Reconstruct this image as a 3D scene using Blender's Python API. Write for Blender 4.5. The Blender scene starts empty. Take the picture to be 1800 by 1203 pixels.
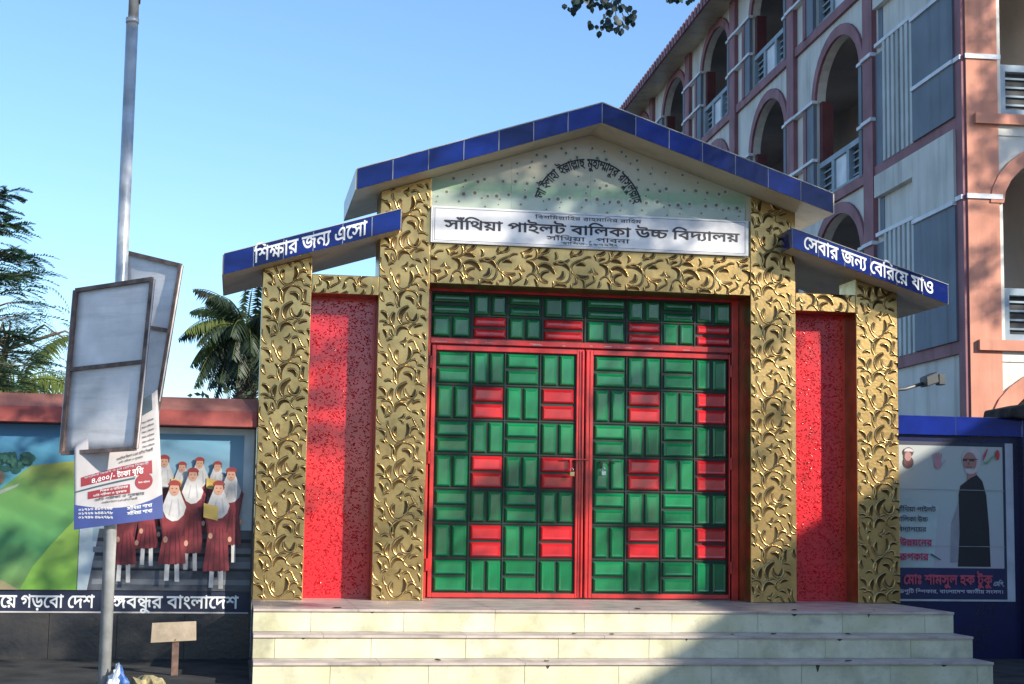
import bpy, bmesh, math, random
from mathutils import Vector, Matrix
from mathutils.geometry import delaunay_2d_cdt
SC = bpy.context.scene
COL = SC.collection

# ------------------------------------------------------------------ camera
EYE = 1.41
CAM_LOC = Vector((0.0, -15.15, EYE))
YAW, PITCH, ROLL = math.atan(480/2770), math.atan(303.5/2770), 0.0155
fwd = Vector((math.sin(YAW)*math.cos(PITCH), math.cos(YAW)*math.cos(PITCH), math.sin(PITCH)))
rgt = Vector((math.cos(YAW), -math.sin(YAW), 0))
upv = rgt.cross(fwd)
r2 = rgt*math.cos(ROLL) + upv*math.sin(ROLL)
u2 = upv*math.cos(ROLL) - rgt*math.sin(ROLL)
cam_data = bpy.data.cameras.new('camera')
cam = bpy.data.objects.new('camera', cam_data)
COL.objects.link(cam)
cam.matrix_world = Matrix(((r2.x, u2.x, -fwd.x, CAM_LOC.x), (r2.y, u2.y, -fwd.y, CAM_LOC.y),
                           (r2.z, u2.z, -fwd.z, CAM_LOC.z), (0, 0, 0, 1)))
cam_data.sensor_width = 36
cam_data.lens = 2770*36/1800
cam_data.clip_end = 2000
SC.camera = cam

# ------------------------------------------------------------------ light
SUN = Vector((0.9, -1.0, 0.58)).normalized()
world = bpy.data.worlds.new('World'); SC.world = world; world.use_nodes = True
wn = world.node_tree
bg = wn.nodes['Background']
sky = wn.nodes.new('ShaderNodeTexSky'); sky.sky_type = 'NISHITA'; sky.sun_disc = False
sky.sun_elevation = math.asin(SUN.z)
sky.sun_rotation = math.atan2(SUN.x, SUN.y)
sky.air_density = 1.0; sky.dust_density = 0.5; sky.ozone_density = 5.0
wn.links.new(sky.outputs[0], bg.inputs[0])
bg.inputs[1].default_value = 0.15
sl = bpy.data.lights.new('sun', 'SUN'); sl.energy = 4.1; sl.angle = math.radians(0.53); sl.color = (1.0, 0.93, 0.80)
so = bpy.data.objects.new('sun', sl); COL.objects.link(so)
so.rotation_euler = SUN.to_track_quat('Z', 'Y').to_euler()
so.location = SUN*60
SC.view_settings.view_transform = 'Standard'; SC.view_settings.look = 'None'
SC.view_settings.exposure = 0.75; SC.view_settings.gamma = 1; SC.view_settings.use_curve_mapping = False
SC.cycles.max_bounces = 6
SC.cycles.use_denoising = True

# ------------------------------------------------------------------ materials
MATS = {}
def mat(name, col, rough=0.6, metal=0.0, var=0.12, scale=3.0, bump=0.0, bscale=40.0, col2=None, spec=0.5, coat=0.0, detail=4.0, transl=0.0):
    if name in MATS: return MATS[name]
    m = bpy.data.materials.new(name); m.use_nodes = True; MATS[name] = m
    nt = m.node_tree; N = nt.nodes; L = nt.links
    b = N['Principled BSDF']
    b.inputs['Roughness'].default_value = rough; b.inputs['Metallic'].default_value = metal
    b.inputs['Specular IOR Level'].default_value = spec
    b.inputs['Coat Weight'].default_value = coat
    b.inputs['Coat Roughness'].default_value = 0.08
    tc = N.new('ShaderNodeTexCoord')
    nz = N.new('ShaderNodeTexNoise'); nz.inputs['Scale'].default_value = scale; nz.inputs['Detail'].default_value = detail
    L.new(tc.outputs['Object'], nz.inputs['Vector'])
    mx = N.new('ShaderNodeMix'); mx.data_type = 'RGBA'
    c2 = col2 if col2 else tuple(c*(1-2.2*var) for c in col)
    c1 = col if col2 else tuple(min(1, c*(1+var)) for c in col)
    mx.inputs[6].default_value = (*c1, 1); mx.inputs[7].default_value = (*c2, 1)
    rp = N.new('ShaderNodeMapRange'); rp.inputs[1].default_value = 0.35; rp.inputs[2].default_value = 0.7
    L.new(nz.outputs['Fac'], rp.inputs[0]); L.new(rp.outputs[0], mx.inputs[0])
    L.new(mx.outputs[2], b.inputs['Base Color'])
    rr = N.new('ShaderNodeMapRange'); rr.inputs[3].default_value = max(0, rough-0.07); rr.inputs[4].default_value = min(1, rough+0.1)
    L.new(nz.outputs['Fac'], rr.inputs[0]); L.new(rr.outputs[0], b.inputs['Roughness'])
    if bump:
        n2 = N.new('ShaderNodeTexNoise'); n2.inputs['Scale'].default_value = bscale; n2.inputs['Detail'].default_value = 5
        L.new(tc.outputs['Object'], n2.inputs['Vector'])
        bp = N.new('ShaderNodeBump'); bp.inputs['Strength'].default_value = bump; bp.inputs['Distance'].default_value = 0.01
        L.new(n2.outputs['Fac'], bp.inputs['Height']); L.new(bp.outputs[0], b.inputs['Normal'])
    if transl:
        out = N['Material Output']; tr = N.new('ShaderNodeBsdfTranslucent'); ms = N.new('ShaderNodeMixShader')
        L.new(mx.outputs[2], tr.inputs[0]); ms.inputs[0].default_value = transl
        L.new(b.outputs[0], ms.inputs[1]); L.new(tr.outputs[0], ms.inputs[2]); L.new(ms.outputs[0], out.inputs[0])
    return m

def stone_mat(name, base, vein, blot, rough=0.25, scale=2.0):
    m = bpy.data.materials.new(name); m.use_nodes = True; MATS[name] = m
    nt = m.node_tree; N = nt.nodes; L = nt.links; b = N['Principled BSDF']
    tc = N.new('ShaderNodeTexCoord'); oi = N.new('ShaderNodeObjectInfo')
    ad = N.new('ShaderNodeVectorMath'); ad.operation = 'MULTIPLY_ADD'
    cm = N.new('ShaderNodeCombineXYZ'); L.new(oi.outputs['Random'], cm.inputs[0]); L.new(oi.outputs['Random'], cm.inputs[2])
    L.new(cm.outputs[0], ad.inputs[0]); ad.inputs[1].default_value = (37, 11, 23); L.new(tc.outputs['Object'], ad.inputs[2])
    n1 = N.new('ShaderNodeTexNoise'); n1.inputs['Scale'].default_value = scale*2; n1.inputs['Detail'].default_value = 6; n1.inputs['Distortion'].default_value = 1.2
    n2 = N.new('ShaderNodeTexNoise'); n2.inputs['Scale'].default_value = scale*0.9; n2.inputs['Detail'].default_value = 3
    n3 = N.new('ShaderNodeTexNoise'); n3.inputs['Scale'].default_value = scale*9; n3.inputs['Detail'].default_value = 8; n3.inputs['Distortion'].default_value = 2.5
    for n in (n1, n2, n3): L.new(ad.outputs[0], n.inputs['Vector'])
    m1 = N.new('ShaderNodeMix'); m1.data_type = 'RGBA'; m1.inputs[6].default_value = (*base, 1); m1.inputs[7].default_value = (*blot, 1)
    r1 = N.new('ShaderNodeMapRange'); r1.inputs[1].default_value = 0.42; r1.inputs[2].default_value = 0.66
    L.new(n2.outputs['Fac'], r1.inputs[0]); L.new(r1.outputs[0], m1.inputs[0])
    m2 = N.new('ShaderNodeMix'); m2.data_type = 'RGBA'; m2.inputs[7].default_value = (*vein, 1)
    r2_ = N.new('ShaderNodeMapRange'); r2_.inputs[1].default_value = 0.54; r2_.inputs[2].default_value = 0.72; r2_.inputs[4].default_value = 0.55
    L.new(n1.outputs['Fac'], r2_.inputs[0]); L.new(m1.outputs[2], m2.inputs[6]); L.new(r2_.outputs[0], m2.inputs[0])
    m3 = N.new('ShaderNodeMix'); m3.data_type = 'RGBA'; m3.inputs[7].default_value = (*[c*0.55 for c in vein], 1)
    r3 = N.new('ShaderNodeMapRange'); r3.inputs[1].default_value = 0.6; r3.inputs[2].default_value = 0.75; r3.inputs[4].default_value = 0.45
    L.new(n3.outputs['Fac'], r3.inputs[0]); L.new(m2.outputs[2], m3.inputs[6]); L.new(r3.outputs[0], m3.inputs[0])
    L.new(m3.outputs[2], b.inputs['Base Color']); b.inputs['Roughness'].default_value = rough
    return m

def tile_var(name, col, rough, spread=0.25, coat=0.4, bump=0.06, gscale=2.2):
    """glazed paint or tile whose tone differs a little piece by piece"""
    m = mat(name, col, rough, var=0.1, scale=gscale, bump=bump, bscale=7, coat=coat)
    nt = m.node_tree; N = nt.nodes; L = nt.links; b = N['Principled BSDF']
    src = b.inputs['Base Color'].links[0].from_socket
    oi = N.new('ShaderNodeObjectInfo'); mr = N.new('ShaderNodeMapRange')
    mr.inputs[3].default_value = 1-spread; mr.inputs[4].default_value = 1+spread
    hs = N.new('ShaderNodeHueSaturation'); L.new(oi.outputs['Random'], mr.inputs[0]); L.new(mr.outputs[0], hs.inputs['Value'])
    L.new(src, hs.inputs['Color']); L.new(hs.outputs[0], b.inputs['Base Color'])
    return m

gold = mat('embossed_gold', (0.50, 0.335, 0.135), 0.25, 1.0, var=0.10, scale=5, bump=0.12, bscale=60)
gold_dark = mat('gold_sheet', (0.50, 0.335, 0.135), 0.30, 1.0, var=0.12, scale=4, bump=0.15, bscale=35)
redlac = mat('red_lacquer', (0.62, 0.012, 0.022), 0.28, var=0.10, scale=3, bump=0.12, bscale=30, coat=0.5)
redfleck = mat('red_lacquer_relief', (0.58, 0.012, 0.02), 0.12, var=0.1, scale=9, coat=0.8)
redpaint = mat('red_gloss_paint', (0.58, 0.022, 0.02), 0.35, var=0.14, scale=6, bump=0.15, bscale=18, coat=0.3)
darkgreen = mat('dark_green_paint', (0.003, 0.02, 0.01), 0.45, var=0.2, scale=5)
greenp = tile_var('green_panel_paint', (0.006, 0.175, 0.06), 0.2, 0.25, bump=0.14)
redp = tile_var('red_panel_paint', (0.52, 0.014, 0.02), 0.22, 0.18, bump=0.14)
bluetile_spec = 0.28
bluetile = tile_var('blue_glazed_tile', (0.005, 0.016, 0.135), 0.12, 0.4, coat=0.0, bump=0.35, gscale=5)
bluetile.node_tree.nodes['Principled BSDF'].inputs['Specular IOR Level'].default_value = bluetile_spec
groove_shade_patina = mat('antique_gold_groove_shade', (0.10, 0.06, 0.018), 0.45, 0.6, var=0.1)  # antique tint that also paints the shade of the uncut grooves
grout = mat('white_grout', (0.46, 0.46, 0.45), 0.8, var=0.15)
marble = stone_mat('cream_marble_tile', (0.68, 0.64, 0.46), (0.42, 0.42, 0.34), (0.55, 0.52, 0.33), 0.3, 2.6)
nosing = mat('pinkish_step_stone', (0.52, 0.43, 0.38), 0.4, var=0.12, scale=4, bump=0.1)
soffit = stone_mat('soffit_tile', (0.56, 0.48, 0.33), (0.42, 0.36, 0.24), (0.50, 0.45, 0.32), 0.35, 1.2)
signwhite = mat('polished_sign_stone', (0.64, 0.63, 0.64), 0.16, var=0.06, scale=4, coat=0.5)
ink = mat('black_lettering', (0.018, 0.016, 0.03), 0.5)
whitepaint = mat('white_lettering', (0.80, 0.80, 0.78), 0.55, var=0.06)
whitetrim = mat('white_paint', (0.72, 0.74, 0.76), 0.6, var=0.08)
cream = mat('cream_render', (0.66, 0.64, 0.58), 0.85, var=0.07, scale=1.2, bump=0.2, bscale=30)
maroon = mat('side_wall_maroon', (0.28, 0.115, 0.13), 0.7, var=0.10, scale=2, bump=0.1)  # darker red of columns and trim on the side wall
salmon = mat('street_front_salmon', (0.62, 0.265, 0.175), 0.75, var=0.10, scale=1.5, bump=0.1)  # paler red of pillars and trim on the street front
greyblue = mat('grey_blue_paint', (0.155, 0.185, 0.225), 0.7, var=0.06, scale=1.5)
paleblue = mat('pale_blue_grey_paint', (0.30, 0.37, 0.42), 0.7, var=0.08, scale=3)
louvre_m = mat('corrugated_panel', (0.50, 0.52, 0.50), 0.6, var=0.06, scale=2)
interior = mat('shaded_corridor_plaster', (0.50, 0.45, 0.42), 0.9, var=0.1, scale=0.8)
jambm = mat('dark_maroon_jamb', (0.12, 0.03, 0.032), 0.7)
blackm = mat('hole_and_wire_black', (0.02, 0.022, 0.025), 0.6)
galv = mat('galvanised_steel', (0.60, 0.61, 0.60), 0.30, 0.4, var=0.14, scale=7, bump=0.1)
boardsheet = mat('weathered_grey_sheet', (0.74, 0.72, 0.71), 0.5, 0.0, var=0.10, scale=3.5, bump=0.25, bscale=12)
boardframe = mat('rusty_brown_frame', (0.16, 0.115, 0.10), 0.7, var=0.25, scale=12)
boardedge = mat('pale_frame_edge', (0.62, 0.58, 0.56), 0.5, var=0.15, scale=9)
blacktile = mat('black_polished_tile', (0.014, 0.015, 0.02), 0.35, col2=(0.05, 0.045, 0.04), scale=2.2, coat=0.3, bump=0.3, bscale=25, detail=8)
navy = mat('navy_blue_paint', (0.006, 0.008, 0.055), 0.25, var=0.2, scale=2, coat=0.4)
bluegloss = mat('glossy_blue_tile', (0.008, 0.02, 0.19), 0.1, var=0.2, scale=3, coat=0.6, bump=0.1, bscale=5)
bark = mat('bark', (0.13, 0.10, 0.075), 0.9, var=0.25, scale=8, bump=0.5, bscale=20)
verge_m = mat('dark_verge', (0.03, 0.03, 0.03), 0.9, var=0.4, scale=3, bump=0.6, bscale=18)  # plain darker ground colour for the sheets along both walls
asphalt = mat('dusty_street', (0.21, 0.185, 0.15), 0.95, var=0.25, scale=1.3, bump=0.6, bscale=15)
leaf_a = mat('blue_green_leaf', (0.06, 0.125, 0.07), 0.55, var=0.35, scale=1.5, transl=0.25)
leaf_b = mat('yellow_green_leaf', (0.12, 0.16, 0.035), 0.6, var=0.3, scale=1.2, transl=0.3)
leaf_c = mat('dark_palm_leaf', (0.035, 0.06, 0.028), 0.5, var=0.35, scale=1.5, transl=0.2)
leaf_d = mat('dark_hanging_leaf', (0.012, 0.035, 0.03), 0.5, var=0.2, transl=0.1)

def streaks(m, amount=0.35, sc=(3.0, 3.0, 0.25)):
    nt = m.node_tree; N = nt.nodes; L = nt.links; b = N['Principled BSDF']; src = b.inputs['Base Color'].links[0].from_socket
    tc = N.new('ShaderNodeTexCoord'); mp = N.new('ShaderNodeMapping'); mp.inputs['Scale'].default_value = sc
    nz = N.new('ShaderNodeTexNoise'); nz.inputs['Scale'].default_value = 1.0; nz.inputs['Detail'].default_value = 7; nz.inputs['Roughness'].default_value = 0.65
    L.new(tc.outputs['Object'], mp.inputs[0]); L.new(mp.outputs[0], nz.inputs['Vector'])
    mr = N.new('ShaderNodeMapRange'); mr.inputs[1].default_value = 0.5; mr.inputs[2].default_value = 0.72; mr.inputs[3].default_value = 1.0; mr.inputs[4].default_value = 1-amount
    hs = N.new('ShaderNodeHueSaturation'); hs.inputs['Saturation'].default_value = 1.0
    L.new(nz.outputs['Fac'], mr.inputs[0]); L.new(mr.outputs[0], hs.inputs['Value']); L.new(src, hs.inputs['Color']); L.new(hs.outputs[0], b.inputs['Base Color'])
for m_ in (cream, salmon, maroon, greyblue, louvre_m, soffit): streaks(m_)
streaks(marble, 0.4, (2.2, 2.2, 2.2)); streaks(nosing, 0.4, (5, 5, 5)); streaks(boardsheet, 0.3, (0.8, 0.8, 9)); streaks(galv, 0.35, (9, 9, 1.5))
streaks(redpaint, 0.35, (7, 7, 1.2)); streaks(greenp, 0.25, (5, 5, 2)); streaks(redp, 0.22, (5, 5, 2)); streaks(redlac, 0.3, (2.5, 2.5, 0.8)); streaks(gold, 0.3, (2.5, 2.5, 1.5)); streaks(gold_dark, 0.35, (2.5, 2.5, 1.5))

def flatc(name, col, rough=0.5, var=0.07): return mat(name, col, rough, var=var, scale=6)

# ------------------------------------------------------------------ mesh helpers
class MB:
    def __init__(s): s.v = []; s.f = []; s.m = []; s.mi = 0
    def quad(s, a, b, c, d):
        n = len(s.v); s.v += [a, b, c, d]; s.f.append((n, n+1, n+2, n+3)); s.m.append(s.mi)
    def poly(s, pts):
        n = len(s.v); s.v += list(pts); s.f.append(tuple(range(n, n+len(pts)))); s.m.append(s.mi)
    def box(s, x0, x1, y0, y1, z0, z1):
        n = len(s.v)
        s.v += [(x0,y0,z0),(x1,y0,z0),(x1,y1,z0),(x0,y1,z0),(x0,y0,z1),(x1,y0,z1),(x1,y1,z1),(x0,y1,z1)]
        for f in ((0,3,2,1),(4,5,6,7),(0,1,5,4),(1,2,6,5),(2,3,7,6),(3,0,4,7)):
            s.f.append(tuple(n+i for i in f)); s.m.append(s.mi)
    def prism(s, prof, y0, y1):
        """profile of (x, z) counter-clockwise seen from -y, pushed from y0 to y1"""
        n = len(s.v); k = len(prof)
        s.v += [(x, y0, z) for x, z in prof] + [(x, y1, z) for x, z in prof]
        s.f.append(tuple(n+i for i in range(k))); s.m.append(s.mi)
        s.f.append(tuple(n+k+i for i in reversed(range(k)))); s.m.append(s.mi)
        for i in range(k):
            j = (i+1) % k
            s.f.append((n+j, n+i, n+k+i, n+k+j)); s.m.append(s.mi)
    def bar(s, a, b, w, d, up=(0, 1, 0)):
        a = Vector(a); b = Vector(b); t = (b-a).normalized(); u = Vector(up); u = (u-t*u.dot(t)).normalized(); w_ = t.cross(u)
        n = len(s.v)
        for p in (a, b):
            for i, j in ((-1,-1),(1,-1),(1,1),(-1,1)): s.v.append(tuple(p + w_*(i*w/2) + u*(j*d/2)))
        for f in ((0,3,2,1),(4,5,6,7),(0,1,5,4),(1,2,6,5),(2,3,7,6),(3,0,4,7)):
            s.f.append(tuple(n+i for i in f)); s.m.append(s.mi)
    def tube(s, pts, rad, seg=8):
        pts = [Vector(p) for p in pts]; base = len(s.v)
        if not hasattr(rad, '__len__'): rad = [rad]*len(pts)
        ref = Vector((0.31, 0.87, 0.2))
        for i, p in enumerate(pts):
            t = (pts[min(i+1, len(pts)-1)]-pts[max(i-1, 0)]).normalized()
            if abs(t.dot(ref.normalized())) > 0.95: ref = Vector((1, 0, 0))
            u = (ref-t*ref.dot(t)).normalized(); w = t.cross(u)
            for k in range(seg):
                a = 2*math.pi*k/seg; s.v.append(tuple(p+(u*math.cos(a)+w*math.sin(a))*rad[i]))
        for i in range(len(pts)-1):
            for k in range(seg):
                a = base+i*seg+k; b = base+i*seg+(k+1) % seg
                s.f.append((a, b, b+seg, a+seg)); s.m.append(s.mi)
        s.f.append(tuple(base+k for k in reversed(range(seg)))); s.m.append(s.mi)
        s.f.append(tuple(base+(len(pts)-1)*seg+k for k in range(seg))); s.m.append(s.mi)
    def mesh(s, name, mats):
        me = bpy.data.meshes.new(name); me.from_pydata([tuple(v) for v in s.v], [], s.f)
        for m in (mats if isinstance(mats, (list, tuple)) else [mats]): me.materials.append(m)
        if any(s.m): me.polygons.foreach_set('material_index', s.m)
        me.update(); return me
    def build_each(s, name, mats, parent=None, bevel=0.0, per=6):
        """every box gathered here becomes an object of its own"""
        out = []
        for k in range(0, len(s.f), per):
            q = MB(); ids = sorted({i for f in s.f[k:k+per] for i in f}); mp = {a: i for i, a in enumerate(ids)}
            q.v = [s.v[i] for i in ids]; q.f = [tuple(mp[i] for i in f) for f in s.f[k:k+per]]; q.m = [0]*len(q.f)
            out.append(q.build(name, mats, parent, bevel=bevel))
        return out
    def lattice(s, rows):
        n = len(s.v); w = len(rows[0])
        for r_ in rows: s.v += list(r_)
        for j in range(len(rows)-1):
            for i in range(w-1): s.f.append((n+j*w+i, n+(j+1)*w+i, n+(j+1)*w+i+1, n+j*w+i+1)); s.m.append(s.mi)
    def build(s, name, mats, parent=None, bevel=0.0, smooth=False, kind=None, loc=None, label=None, cat=None, group=None):
        o = bpy.data.objects.new(name, s.mesh(name, mats)); COL.objects.link(o)
        if parent: o.parent = parent
        if loc: o.location = loc
        if bevel:
            b = o.modifiers.new('bevel', 'BEVEL'); b.width = bevel; b.segments = 2; b.limit_method = 'ANGLE'
        if smooth:
            for p in o.data.polygons: p.use_smooth = True
        tag(o, label, cat, group, kind); return o
def tag(o, label=None, cat=None, group=None, kind=None):
    if label: o['label'] = label
    if cat: o['category'] = cat
    if group: o['group'] = group
    if kind: o['kind'] = kind
    return o
def thing(name, label, cat, loc=(0, 0, 0), rz=0.0, group=None):
    o = bpy.data.objects.new(name, None); COL.objects.link(o); o.location = loc; o.rotation_euler = (0, 0, rz)
    o.empty_display_size = 0.3
    return tag(o, label, cat, group)
def inst(name, me, parent, loc=(0, 0, 0)):
    o = bpy.data.objects.new(name, me); COL.objects.link(o); o.parent = parent; o.location = loc; return o
def ell(cx, cz, rx, rz, n=18, a0=0.0, a1=2*math.pi):
    return [(cx+rx*math.cos(a0+(a1-a0)*i/n), cz+rz*math.sin(a0+(a1-a0)*i/n)) for i in range(n if a1-a0 > 6.2 else n+1)]
def sheet(mb, pts, y): mb.poly([(x, y, z) for x, z in pts])
SHEET_STEP = 0.00025

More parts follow.
